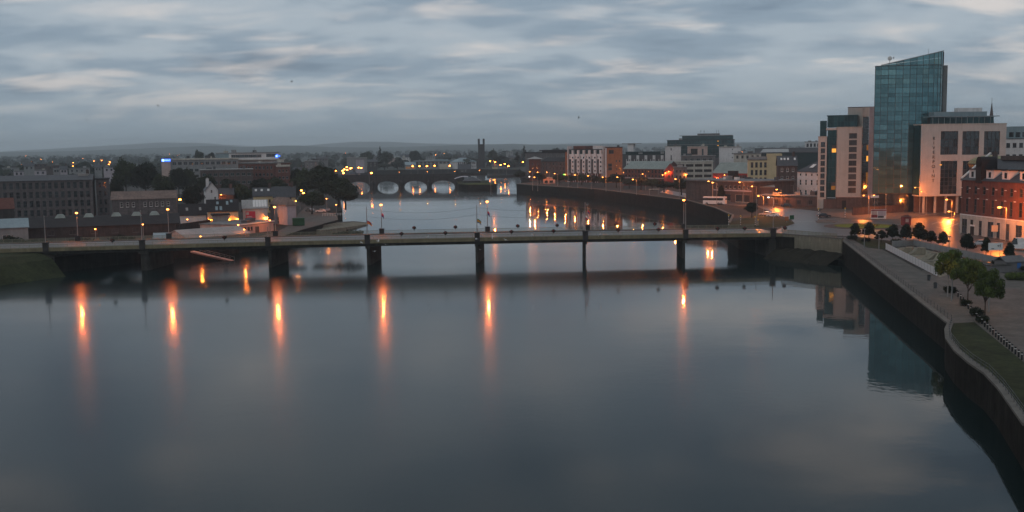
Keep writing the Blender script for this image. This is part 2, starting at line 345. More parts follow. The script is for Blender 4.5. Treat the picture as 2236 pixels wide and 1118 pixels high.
def slope_coping(pts):
    root = link('quay_coping', None); root['kind'] = 'structure'
    for a, b in zip(pts[:-1], pts[1:]):
        L_ = math.dist(a, b); k = max(1, round(L_ / 2.6))
        for i in range(k):
            p = [a[j] + (b[j] - a[j]) * i / k for j in (0, 1)]; q = [a[j] + (b[j] - a[j]) * (i + 0.985) / k for j in (0, 1)]
            d = Vector((q[0] - p[0], q[1] - p[1], 0)).normalized(); n = Vector((-d.y, d.x, 0)) * 0.42; mb = MB()
            P = [Vector((*p, rz(p[1]))), Vector((*q, rz(q[1])))]; u = Vector((0, 0, 0.26)); o_ = n * 0.7
            lo = [P[0] - n + o_, P[1] - n + o_, P[1] + n + o_, P[0] + n + o_]; hi = [v + u for v in lo]
            mb.q(*hi)
            for k2 in range(4): j2 = (k2 + 1) % 4; mb.q(lo[k2], lo[j2], hi[j2], hi[k2])
            mb.build('coping_stone', 'kerb', root)
slope_coping([(83.7, 265.2)] + EDGE[:-1])
copings('far_quay_coping', [(4.2, 684), (14.5, 655), (47.5, 591), (64.5, 515), (77.4, 457), (78.4, 400), (76, 357), (67.4, 322)], RZ + 0.005)

# roads, paths and lawns of the right bank (each sheet a little above the last)
z1, z2, z3 = RZ + 0.03, RZ + 0.06, RZ + 0.13
ground_poly('dock_road', [(1690, 505), (1735, 488), (1728, 480), (1655, 452), (1560, 446), (1490, 430), (1440, 420), (1452, 414), (1560, 434), (1660, 446), (1790, 462), (1800, 474), (1905, 481), (1985, 478), (2060, 465), (2110, 470), (2104, 512), (2205, 528), (2360, 560), (2360, 640), (2200, 592), (2080, 556), (1990, 532), (1900, 520), (1840, 515), (1700, 512)], z1 - RZ, 'asphalt')
ground_poly('riverside_lawn', [(1588, 499), (1592, 486), (1640, 474), (1658, 466), (1700, 478), (1728, 483), (1735, 488), (1715, 495), (1650, 500)], z3 - RZ, ['grass', 'kerb'], 0.12)
ground_poly('quay_path', [(1828, 519), (1850, 517.5), (1893, 541), (1926, 545), (2012, 592), (2052, 624), (2090, 648), (2120, 690), (2127, 704), (2071, 707), (2030, 668)], z2 - RZ, 'paving')
ground_poly('park_lawn', [(1852, 517), (1935, 527), (1962, 537), (1934, 545), (1926, 544), (1896, 541)], z2 - RZ, 'grass')
ground_poly('near_lawn', EDGE_PX[:1] + [(2074, 722), (2076, 742), (2094, 766), (2123, 790), (2158, 814), (2190, 846), (2246, 926), (2330, 1000), (2330, 870), (2236, 792), (2127, 704)], z2 - RZ, 'grass')
ground_poly('quay_plaza', [(2012, 592), (2052, 572), (2105, 575), (2360, 640), (2360, 960), (2236, 792), (2128, 703), (2119, 688), (2092, 648), (2054, 624)], z1 - 0.015 - RZ, 'paving')
ground_poly('skate_park_slab', [(1947, 543.5), (1990, 538), (2108, 566), (2105, 590), (2052, 606)], z2 - RZ, 'concrete')
ground_poly('plaza_hedge_bed', [(2203, 612), (2236, 614), (2360, 616), (2360, 606), (2204, 606)], z2 - RZ, 'grass')
# the roundabout
rc = G(1878, 496, RZ); rc = (rc.x + 2, rc.y + 2)
def ring(r, n=40, sx=1.0): return [(rc[0] + r * sx * math.cos(2 * math.pi * k / n), rc[1] + r * math.sin(2 * math.pi * k / n)) for k in range(n)]
flat_poly('roundabout_apron', ring(11.5), z2, ['brick_brown', 'kerb'], 0.05)
flat_poly('roundabout_island', ring(8.5), z3 + 0.06, ['bright_grass', 'kerb'], 0.16)
flat_poly('splitter_island', pix([(1780, 482), (1800, 479), (1830, 482), (1822, 486), (1784, 486)], z3), z3, ['paving', 'kerb'], 0.12)
# pavement with kerb along the tower side of the road
flat_poly('tower_pavement', pix([(1790, 462), (1812, 471), (1845, 477), (1905, 480), (1985, 477), (2062, 464), (2110, 462), (2110, 452), (1800, 452)], z3), z3, ['paving', 'kerb'], 0.12)
ground_poly('brick_block_pavement', [(2098, 511), (2094, 500), (2112, 496), (2360, 545), (2360, 554), (2204, 529)], z3 - RZ, ['paving', 'kerb'], 0.12)
def markings(name, boxes, z, m='paint'):
    mb = MB()
    for (x0, y0, x1, y1, w) in boxes:
        a, b = GR(x0, y0), GR(x1, y1); a.z += z - RZ; b.z += z - RZ; d = (b - a); d.z = 0; d.normalize(); n = Vector((-d.y, d.x, 0)) * w / 2
        mb.q(a - n, b - n, b + n, a + n)
    o = mb.build(name, m); o['kind'] = 'structure'; return o
zm = z1 + 0.02
bx = []
for k in range(9): bx.append((1741 + k * 5.2, 484.5 - k * 0.1, 1744 + k * 5.2, 484.4 - k * 0.1, 0.5))
markings('give_way_line', bx, zm)
bx = [(2046, 496, 2062, 500, 0.3), (2062, 500, 2092, 488, 0.3), (2034, 490, 2052, 484, 0.3), (2050, 487, 2062, 484, 0.6), (2066, 492, 2080, 488, 0.6), (2070, 482, 2084, 478, 0.6), (2060, 478, 2072, 475, 0.6), (2082, 492, 2092, 489, 0.6), (1700, 492, 1708, 496.5, 0.35), (1672, 496.5, 1700, 497, 0.25), (2010, 530, 2036, 534, 0.35), (2050, 541, 2076, 545, 0.35), (2100, 549, 2130, 555, 0.35), (2160, 560, 2200, 569, 0.35)]
markings('lane_marking', bx, zm)

# hills
def hill(name, prof, Y, back, label):
    mb = MB(); pts = []
    xs = np.arange(-500, 2760, 18)
    ys = np.interp(xs, [p[0] for p in prof], [p[1] for p in prof]); rng = np.random.RandomState(int(Y))
    ys = ys - np.convolve(rng.randn(len(xs)), np.ones(4) / 4, 'same') * 0.55
    rows = []
    for x, y in zip(xs, ys):
        top = W(x, y, Y); rows.append([(top.x * 0.62, Y * 0.62, NZ - 1), (top.x * 0.80, Y * 0.8, max(NZ, top.z * 0.35)), tuple(top), (top.x * 1.06, Y * 1.06, NZ - 2)])
    for i in range(len(rows) - 1):
        for j in range(3): mb.q(rows[i][j], rows[i + 1][j], rows[i + 1][j + 1], rows[i][j + 1])
    o = mb.build(name, 'hill', smooth=True); tag(o, label, None, kind='structure')
hill('hills', [(-500, 333), (0, 332), (160, 330), (300, 325), (380, 321), (470, 318), (530, 321), (590, 319), (650, 318), (720, 321), (830, 322), (950, 319), (1020, 316), (1118, 314), (1180, 316), (1300, 315), (1500, 314), (1700, 311), (2236, 304), (2760, 298)], 6400, 0, 'long low blue hills behind the city')
hill('mountains', [(-500, 330), (0, 331), (120, 325), (250, 317), (350, 311), (430, 311), (490, 316), (560, 320), (640, 320), (720, 314), (770, 310), (850, 310), (930, 313), (1010, 315), (1118, 316), (1300, 313), (1700, 309), (2236, 303), (2760, 296)], 10800, 0, 'faint misty mountain ridge under the clouds')

# ------------------------------------------------------------------ girder bridge in front
BN0, BU, BN = Vector((-150.0, 256.25, 0)), Vector((0.9967, 0.0808, 0)), Vector((-0.0808, 0.9967, 0))
BW, BLEN = 19.5, 222.0
def dz(t): return 6.05 + 0.50 * max(0.0, 1 - ((t - 125) / 105.0) ** 2)
def BP(t, n, z): p = BN0 + BU * t + BN * n; return Vector((p.x, p.y, z))
def tpx(px, n=0.0):                      # where a pixel column meets the bridge edge
    d = ray(px, 520); o = BN0 + BN * n
    k = (o - CAM).dot(BN) / d.dot(BN); return (CAM + d * k - o).dot(BU)
bridge = thing('girder_bridge', 'long low concrete girder bridge crossing the whole river in front', 'bridge')
def strip(name, m, prof, t0=0.0, t1=BLEN, step=3.0, parent=bridge):
    mb = MB(); ts = list(np.arange(t0, t1, step)) + [t1]; n = len(prof)
    for a, b in zip(ts[:-1], ts[1:]):
        for i in range(n):
            j = (i + 1) % n
            mb.q(BP(a, prof[i][0], dz(a) + prof[i][1]), BP(b, prof[i][0], dz(b) + prof[i][1]), BP(b, prof[j][0], dz(b) + prof[j][1]), BP(a, prof[j][0], dz(a) + prof[j][1]))
    for t in (t0, t1): mb.q(*[BP(t, p[0], dz(t) + p[1]) for p in prof])
    return mb.build(name, m, parent)
strip('deck', 'concrete', [(0.3, -0.42), (0.3, -0.02), (BW - 0.3, -0.02), (BW - 0.3, -0.42)])
strip('fascia_beam', 'fascia', [(-0.15, -0.70), (-0.15, 0.18), (0.28, 0.18), (0.28, -0.70)])
strip('fascia_beam', 'fascia', [(BW - 0.28, -0.55), (BW - 0.28, 0.16), (BW + 0.15, 0.16), (BW + 0.15, -0.55)])
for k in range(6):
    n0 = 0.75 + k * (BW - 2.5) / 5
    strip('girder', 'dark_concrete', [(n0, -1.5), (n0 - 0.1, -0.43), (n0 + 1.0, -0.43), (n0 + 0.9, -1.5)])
strip('footpath', 'paving', [(0.32, -0.01), (0.32, 0.14), (2.7, 0.14), (2.7, -0.01)])
strip('footpath', 'paving', [(BW - 2.7, -0.01), (BW - 2.7, 0.14), (BW - 0.32, 0.14), (BW - 0.32, -0.01)])
strip('roadway', 'asphalt', [(2.72, -0.015), (2.72, 0.02), (BW - 2.72, 0.02), (BW - 2.72, -0.015)])
mk = MB()
for k in range(0, 36):
    for nn in (BW * 0.32, BW * 0.68):
        a, b = k * 6.0, k * 6.0 + 3.0; mk.q(BP(a, nn - 0.07, dz(a) + 0.03), BP(b, nn - 0.07, dz(b) + 0.03), BP(b, nn + 0.07, dz(b) + 0.03), BP(a, nn + 0.07, dz(a) + 0.03))
mk.build('lane_marking', 'paint', bridge)['kind'] = 'stuff'
NEARP = [99, 310, 585, 802, 1042, 1278, 1497, 1688]
FARP = [170, 369, 602, 834, 1065, 1283, 1493]
TN = [tpx(p) for p in NEARP]; TF = [tpx(p, BW) for p in FARP]
SKEW = 0.15                              # piers stand along the current, a little askew to the deck
for i, t in enumerate(TN[1:-1]):
    mb = MB(); w = 0.46 if i else 1.1; pts = []
    for k in range(9): a = math.pi + math.pi * k / 8; pts.append((t + w * math.cos(a), 2.4 + w * math.sin(a)))
    for k in range(9): a = math.pi * k / 8; pts.append((t + w * math.cos(a), BW - 2.4 + w * math.sin(a)))
    pts = [(p[0] + SKEW * (p[1] - 2), p[1]) for p in pts]; lo = [BP(p[0], p[1], -4.0) for p in pts]; hi = [BP(p[0], p[1], dz(t) - 1.52) for p in pts]
    for k in range(len(pts)): j = (k + 1) % len(pts); mb.q(lo[k], lo[j], hi[j], hi[k])
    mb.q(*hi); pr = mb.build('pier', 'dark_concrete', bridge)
    cb = MB(); c0, c1 = BP(t - w - 0.35, 0.9, 0), BP(t + w + 0.35, BW - 0.9, 0)
    sk = SKEW * (BW - 1.2); q = [BP(t - w - 0.15, 0.6, 0), BP(t + w + 0.15, 0.6, 0), BP(t + w + 0.15 + sk, BW - 0.6, 0), BP(t - w - 0.15 + sk, BW - 0.6, 0)]
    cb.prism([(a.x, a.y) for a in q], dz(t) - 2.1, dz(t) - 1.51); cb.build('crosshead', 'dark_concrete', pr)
# solid left abutment and bank seat
q = [BP(-8, 0.6, 0), BP(TN[0] + 1.6, 0.6, 0), BP(TN[0] + 1.6, BW - 0.6, 0), BP(-8, BW - 0.6, 0)]
MB().prism([(a.x, a.y) for a in q], -3, dz(20) - 1.52).build('abutment', 'dark_concrete', bridge)
q = [BP(TN[-1] - 0.8, 0.5, 0), BP(BLEN + 1, 0.5, 0), BP(BLEN + 1, BW - 0.5, 0), BP(TN[-1] - 0.8, BW - 0.5, 0)]
MB().prism([(a.x, a.y) for a in q], -3, dz(TN[-1]) - 1.52).build('abutment', 'dark_concrete', bridge)
# railing: each panel its own piece
rail = MB(); PW = 2.3
rail.box(0, -0.04, 1.0, PW, 0.04, 1.08).box(0, -0.03, 0.2, PW, 0.03, 0.25).box(0, -0.05, 0.16, 0.07, 0.05, 1.1)
for k in range(1, 19): x = k * PW / 19; rail.box(x - 0.017, -0.017, 0.25, x + 0.017, 0.017, 1.0, 'tb')
rail_me = rail.mesh('railing_panel', 'rail_metal')
bang = math.atan2(BU.y, BU.x)
for nn in (0.06, BW - 0.06):
    for k in range(int(BLEN / PW)):
        t = k * PW; link('railing_panel', rail_me, bridge, BP(t, nn, dz(t + 1) ), bang)
ped = MB().box(-0.65, -0.45, -0.9, 0.65, 0.45, 1.35).box(-0.75, -0.55, 1.35, 0.75, 0.55, 1.55).mesh('pedestal', 'dark_stone')
for t in TN: link('pedestal', ped, bridge, BP(t, -0.05, dz(t)), bang)
for t in TF: link('pedestal', ped, bridge, BP(t, BW + 0.05, dz(t)), bang)
# retaining wall beyond the right abutment
rw = thing('retaining_wall', 'pale concrete retaining wall carrying the road off the right bridge end', 'wall')
A, B_ = BP(BLEN + 0.2, 0.3, 0), G(1838, 521, 6.2)
d = (B_ - A); L_ = math.hypot(d.x, d.y); ang = math.atan2(d.y, d.x); k = 6
wp = MB().box(0, 0, 0.8, L_ / k - 0.05, 0.6, RZ + 0.55).mesh('wall_panel', 'concrete')
for i in range(k): link('wall_panel', wp, rw, (A.x + d.x * i / k, A.y + d.y * i / k - 0.05, 0), ang)
cp = MB().box(0, -0.12, RZ + 0.56, L_, 0.72, RZ + 0.8).mesh('coping', 'kerb'); link('coping', cp, rw, (A.x, A.y, 0), ang)
rpn = int(L_ / PW)
for i in range(rpn): link('railing_panel', rail_me, rw, (A.x + d.x * i * PW / L_, A.y + d.y * i * PW / L_ + 0.3, RZ + 0.75), ang)
bank = MB(); prof = [(0, -0.1, 2.7), (0, -3, 1.9), (0, -6, 0.5), (0, -9, -1.0)]
ts = np.linspace(-0.2, L_ + 1.5, 16); rng = random.Random(3); rows = []
for t in ts: rows.append([(t, p[1] + rng.uniform(-.4, .4) * (i > 0), p[2] + rng.uniform(-.2, .2)) for i, p in enumerate(prof)])
for i in range(15):
    for j in range(3): bank.q(rows[i][j + 1], rows[i + 1][j + 1], rows[i + 1][j], rows[i][j])
o = bank.build('bank_slope', 'earth', smooth=True); o.location = (A.x, A.y, 0); o.rotation_euler = (0, 0, ang); o['kind'] = 'structure'
# grassy embankment by the left end
bank = MB(); rows = []
path = [(-306, 150), (-206, 197), (-157, 216), (-139, 227), (-127, 239), (-121, 250), (-117, 258)]
for (x, y) in path:
    rows.append([(x + a * 0.8, y - a * 0.6, z + rng.uniform(-.15, .15)) for a, z in ((-40, 5.6), (-9, 5.4), (0, 5.0), (5, 3.9), (9, 1.2), (13, -1.5))])
for i in range(len(rows) - 1):
    for j in range(5): bank.q(rows[i][j + 1], rows[i + 1][j + 1], rows[i + 1][j], rows[i][j])
o = bank.build('left_embankment', 'grass', smooth=True); o['kind'] = 'structure'

# overhead: near poles, flags, wires
pole_me = MB().tube((0, 0, 0), (0, 0, 1), 0.13, 0.07, 8).mesh('pole', 'grey_metal', True)
near_tops = []
ntop = {99: 472, 310: 460, 585: 497, 802: 452, 1042: 448, 1278: 443, 1497: 445, 1688: 470}
for i, (p, t) in enumerate(zip(NEARP, TN)):
    b = BP(t, -0.05, dz(t) + 1.55); dd = ray(p, ntop[p]); kk = (BN0 - CAM).dot(BN) / dd.dot(BN); top = (CAM + dd * kk).z
    r = thing('flag_pole', f'slim unlit grey pole, {ORD[i]} from the left on the near railing of the girder bridge', 'pole', b, 0, 'unlit poles along the near side of the bridge')
    link('pole', pole_me, r, (0, 0, 0), 0, (1, 1, top - b.z)); MB().ball((0, 0, top - b.z), 0.13, 0.13, 0.16).build('finial', 'grey_metal', r)
    near_tops.append(Vector((b.x, b.y, top)))
def cloth(name, label, base, w, h, mats, ang, droop=0.55):
    mb = MB(); nx, nz = 7, max(3, len(mats) * 2); rng = random.Random(int(base[0]))
    for j in range(nz):
        mb.m = min(len(mats) - 1, j * len(mats) // nz)
        for i in range(nx):
            def P(i, j):
                u, v = i / nx, j / nz; return (u * w, 0.16 * math.sin(u * 7 + v * 2) * u, -v * h - u * u * droop * w)
            mb.q(P(i, j), P(i + 1, j), P(i + 1, j + 1), P(i, j + 1))
    w_ = 0; o = mb.build(name, mats); o.scale = (0.66, 0.66, 0.8); o.location = base; o.rotation_euler = (0, 0, ang); tag(o, label, 'flag', 'flags on the bridge poles')
    sm = o.modifiers.new('thick', 'SOLIDIFY'); sm.thickness = 0.02
def at_pole(i, py): dd = ray(NEARP[i], py); kk = (BN0 - CAM).dot(BN) / dd.dot(BN); p = CAM + dd * kk; return (near_tops[i].x + 0.1, near_tops[i].y, p.z)
cloth('flag', 'limp red and orange flag on a near bridge pole by the slipway tip', at_pole(3, 482), 1.7, 1.0, ['red_paint', 'orange_cloth'], 0.2)
cloth('flag', 'small orange white and dark striped flag beside the brightest bridge lamp', at_pole(4, 478), 1.5, 1.2, ['green_cloth', 'orange_cloth', 'yellow_paint', 'blue_cloth'], 0.1)
cloth('flag', 'limp red flag on the near pole in front of the unlit lamp', at_pole(5, 470), 1.0, 1.3, ['white_cloth', 'red_paint'], 0.3, 0.9)
def wire(label, a, b, sag):
    mb = MB(); n = 14; pts = [a.lerp(b, k / n) - Vector((0, 0, sag * 4 * (k / n) * (1 - k / n))) for k in range(n + 1)]
    for p, q_ in zip(pts[:-1], pts[1:]): mb.tube(p, q_, 0.028, n=4, cap=False)
    tag(mb.build('overhead_wire', 'dark_metal'), label, 'wire', 'thin wires strung between the near bridge poles')
for i in range(3, 6):
    for lvl, nm in ((0.6, 'upper'), (2.4, 'lower')):
        a, b = near_tops[i - (0)] - Vector((0, 0, lvl)), near_tops[i + 1] - Vector((0, 0, lvl)) if i < 6 else None
        if i < 5: wire(f'{nm} thin wire sagging between the {ORD[i]} and {ORD[i + 1]} near bridge poles', a, b, 1.1)
# round planters on the railings
pl = thing('railing_planter', '', 'planter', (0, 0, -100), 0, 'round flower planters on the bridge railings')
bowl = MB(); 
for z0_, z1_, r0, r1 in ((0, 0.3, 0.25, 0.5), (0.3, 0.5, 0.5, 0.55)): bowl.tube((0, 0, z0_), (0, 0, z1_), r0, r1, 10)
bowl.build('bowl', 'black_paint', pl); MB().tube((0, 0, -0.6), (0, 0, 0.02), 0.05, n=6).build('bracket', 'dark_metal', pl)
pr = random.Random(5); fo = MB()
for k in range(90):
    a, e, r_ = pr.uniform(0, 6.3), pr.uniform(-0.5, 1.4), pr.uniform(0.4, 0.72); c = Vector((r_ * math.cos(a) * math.cos(e), r_ * math.sin(a) * math.cos(e), 0.55 + r_ * 0.75 * math.sin(e)))
    u = Vector((pr.uniform(-1, 1), pr.uniform(-1, 1), pr.uniform(-1, 1))).normalized() * 0.16; v = u.orthogonal().normalized() * 0.13
    fo.m = 1 if pr.random() < 0.05 else 0; fo.q(c - u - v, c + u - v, c + u + v, c - u + v)
fo.build('plants', ['leaf_dark', 'flower'], pl)
far_px = [905, 995, 1131, 1217, 1346, 1430]; near_px = [245, 490, 877, 973, 1117, 1209, 1350, 1438, 1567, 1626, 1714]
first = True
for nn, lst, side in ((BW - 0.06, far_px, 'far'), (0.06, near_px, 'near')):
    for i, p in enumerate(lst):
        t = tpx(p, nn); loc = BP(t, nn, dz(t) + 1.15)
        r = pl if first else dup(pl, loc); r.location = loc; r.scale = (0.78, 0.78, 0.78); first = False
        r['label'] = f'dark round flower planter, {ORD[i]} from the left on the {side} railing of the girder bridge'

# ------------------------------------------------------------------ arched stone bridge upriver
AY = 792.0
arch = thing('arch_bridge', 'old grey stone bridge with round arches further up the river', 'bridge')
spans = [(720, 742), (757, 808), (820, 870), (880, 932), (940.5, 993)]
zt, th = 8.7, 11.5
SPX = [(W(a, 405, AY).x, W(b, 405, AY).x) for a, b in spans]
x_l, x_r = W(690, 405, AY).x, W(1012, 405, AY).x
cols = []
xs = sorted(set(list(np.linspace(x_l, x_r, 60)) + [v for a, b in SPX for v in (a, b)] + [a + (b - a) * (1 - math.cos(math.pi * k / 20)) / 2 for a, b in SPX for k in range(21)]))
def zb(x):
    for a, b in SPX:
        if a < x < b: c, r_ = (a + b) / 2, (b - a) / 2; return 0.4 + 4.6 * math.sqrt(max(0, 1 - ((x - c) / r_) ** 2))
    return -2.0
sp = MB(); sp2 = MB(); so = MB()
for a, b in zip(xs[:-1], xs[1:]):
    if b - a < 1e-4: continue
    inside = any(A0 <= (a + b) / 2 <= B0 for A0, B0 in SPX)
    za, zb_ = (zb(a) if inside and zb(a) > -1 else (0.4 if inside else -2.0)), (zb(b) if inside and zb(b) > -1 else (0.4 if inside else -2.0))
    for y, s_ in ((AY, sp), (AY + th, sp2)): s_.q((a, y, za), (b, y, zb_), (b, y, zt), (a, y, zt))
    if inside: so.q((a, AY, za), (b, AY, zb_), (b, AY + th, zb_), (a, AY + th, za))
sp.build('spandrel_wall', 'dark_stone', arch); sp2.build('spandrel_wall', 'dark_stone', arch)
for a, b in SPX:
    for x in (a, b): so.q((x, AY, -2), (x, AY + th, -2), (x, AY + th, 0.4), (x, AY, 0.4))
so.build('vault', 'dark_stone', arch)
MB().box(x_l - 15, AY + 0.3, zt - 0.4, x_r + 18, AY + th - 0.3, zt + 0.1).build('roadway', 'asphalt', arch)
for y in (AY - 0.15, AY + th - 0.25): MB().box(x_l - 15, y, zt + 0.11, x_r + 18, y + 0.4, zt + 1.25).build('parapet', 'dark_stone', arch)
for (a, b), (c, e) in zip(SPX[:-1], SPX[1:]):
    x0, x1 = b, c; cw = MB(); m_ = (x0 + x1) / 2
    cw.prism([(x0 + 0.05, AY - 0.02), (m_, AY - 2.6), (x1 - 0.05, AY - 0.02)], -2, 4.2); cw.q((x0 + 0.05, AY - 0.02, 4.2), (m_, AY - 2.6, 4.2), (m_, AY - 0.02, 6.2)); cw.q((m_, AY - 2.6, 4.2), (x1 - 0.05, AY - 0.02, 4.2), (m_, AY - 0.02, 6.2))
    cw.build('cutwater', 'dark_stone', arch)
# pier head with lawn at the right end of the arch bridge, and the low bridge link
flat_poly('boat_club_pier', [(-41, 788), (-37, 735), (-30, 722), (-13, 720), (-10, 732), (-16, 760), (-17, 812), (-41, 812)], 4.2, ['grass', 'quay_stone'], 6.0)
flat_poly('pier_lawn', [(-35, 736), (-29, 726), (-14, 724), (-12, 732), (-20, 738)], 4.26, 'bright_grass')
MB().box(x_r + 18.05, AY + 1, 6.3, 26, AY + 10, 7.5).box(x_r + 18.05, AY + 0.8, 7.5, 26, AY + 1.1, 8.6).build('link_span', 'dark_metal', arch)
# ------------------------------------------------------------------ building kit
WIN = {}
def win_mesh(w, h, glass, frame):
    k = (round(w, 2), round(h, 2), glass, frame)
    if k not in WIN:
        mb = MB(); fw = min(0.09, w * 0.09)
        mb.q((0, 0.17, 0), (w, 0.17, 0), (w, 0.17, h), (0, 0.17, h)); mb.m = 1
        mb.box(0, 0.08, 0, fw, 0.16, h, 'kb').box(w - fw, 0.08, 0, w, 0.16, h, 'kb').box(fw, 0.08, 0, w - fw, 0.16, fw, 'klr').box(fw, 0.08, h - fw, w - fw, 0.16, h, 'klr')
        if h > w * 1.25: mb.box(fw, 0.09, h * 0.5 - fw / 2, w - fw, 0.16, h * 0.5 + fw / 2, 'klr')
        if w > 1.5: mb.box(w * 0.5 - fw / 2, 0.09, fw, w * 0.5 + fw / 2, 0.16, h - fw, 'ktb')
        mb.box(-0.08, -0.08, -0.12, w + 0.08, 0.16, 0, 'k')
        WIN[k] = mb.mesh('window', [glass, frame])
    return WIN[k]
def face(mb, o, th, L, z0, z1, ops):
    ux, uy = math.cos(th), math.sin(th); ix, iy = -uy, ux
    def P(u, v, d=0.0): return (o[0] + ux * u + ix * d, o[1] + uy * u + iy * d, v)
    us = sorted(set([0, L] + [x for a in ops for x in a[:2]])); vs = sorted(set([z0, z1] + [x for a in ops for x in a[2:4]]))
    for a, b in zip(us[:-1], us[1:]):
        # join runs upward
        run = None
        for c, d in zip(vs[:-1], vs[1:]):
            m, n = (a + b) / 2, (c + d) / 2
            solid = not any(q[0] < m < q[1] and q[2] < n < q[3] for q in ops)
            if solid and run is None: run = c
            if not solid and run is not None: mb.q(P(a, run), P(b, run), P(b, c), P(a, c)); run = None
        if run is not None: mb.q(P(a, run), P(b, run), P(b, z1), P(a, z1))
    for q in ops:
        a, b, c, d = q[:4]; r = 0.2
        mb.q(P(a, c), P(b, c), P(b, c, r), P(a, c, r)); mb.q(P(a, d, r), P(b, d, r), P(b, d), P(a, d)); mb.q(P(a, c), P(a, c, r), P(a, d, r), P(a, d)); mb.q(P(b, c, r), P(b, c), P(b, d), P(b, d, r))
def gr(c, r, w, h, x0, x1, z0, z1, skip=()):
    out = []
    for j in range(r):
        for i in range(c):
            if (i, j) in skip: continue
            cx, cz = x0 + (i + 0.5) * (x1 - x0) / c, z0 + (j + 0.5) * (z1 - z0) / r
            out.append((cx - w / 2, cx + w / 2, cz - h / 2, cz + h / 2))
    return out
def roof_mesh(kind, L, D, z, h, o=0.35, t=0.18):
    mb = MB(); a, b, c, d = -o, L + o, -o, D + o
    if kind == 'flat': mb.box(a, c, z + 0.002, b, d, z + h)
    elif kind == 'gx':
        s = h / (D / 2); e = -o * s; ym = D / 2
        mb.q((a, c, z + e), (b, c, z + e), (b, ym, z + h), (a, ym, z + h)); mb.q((b, d, z + e), (a, d, z + e), (a, ym, z + h), (b, ym, z + h))
        for x in (a, b): mb.q((x, c, z + e), (x, ym, z + h), (x, d, z + e), (x, d, z + e - t), (x, ym, z + h - t), (x, c, z + e - t))
        mb.q((a, c, z + e - t), (b, c, z + e - t), (b, c, z + e), (a, c, z + e)); mb.q((a, d, z + e - t), (b, d, z + e - t), (b, d, z + e), (a, d, z + e))
        mb.q((a, c, z + e - t), (b, c, z + e - t), (b, ym, z + h - t), (a, ym, z + h - t)); mb.q((b, d, z + e - t), (a, d, z + e - t), (a, ym, z + h - t), (b, ym, z + h - t))
    elif kind == 'gy':
        s = h / (L / 2); e = -o * s; xm = L / 2
        mb.q((a, c, z + e), (xm, c, z + h), (xm, d, z + h), (a, d, z + e)); mb.q((b, c, z + e), (b, d, z + e), (xm, d, z + h), (xm, c, z + h))
        for y in (c, d): mb.q((a, y, z + e), (xm, y, z + h), (b, y, z + e), (b, y, z + e - t), (xm, y, z + h - t), (a, y, z + e - t))
        mb.q((a, c, z + e - t), (a, d, z + e - t), (a, d, z + e), (a, c, z + e)); mb.q((b, c, z + e - t), (b, d, z + e - t), (b, d, z + e), (b, c, z + e))
    elif kind == 'hip':
        m = min(L, D) / 2
        if L >= D: p, q = (m, D / 2, z + h), (L - m, D / 2, z + h)
        else: p, q = (L / 2, m, z + h), (L / 2, D - m, z + h)
        A, B, C, E = (a, c, z), (b, c, z), (b, d, z), (a, d, z)
        if L >= D: mb.q(A, B, q, p); mb.q(C, E, p, q); mb.q(B, C, q); mb.q(E, A, p)
        else: mb.q(A, B, p); mb.q(B, C, q, p); mb.q(C, E, q); mb.q(E, A, p, q)
        mb.box(a, c, z - t, b, d, z - 0.003)
    elif kind == 'mono':
        mb.q((a, c, z), (b, c, z), (b, d, z + h), (a, d, z + h)); mb.q((a, c, z - t), (a, c, z), (a, d, z + h), (a, d, z + h - t)); mb.q((b, c, z), (b, c, z - t), (b, d, z + h - t), (b, d, z + h)); mb.q((a, c, z - t), (b, c, z - t), (b, c, z), (a, c, z))
    return mb
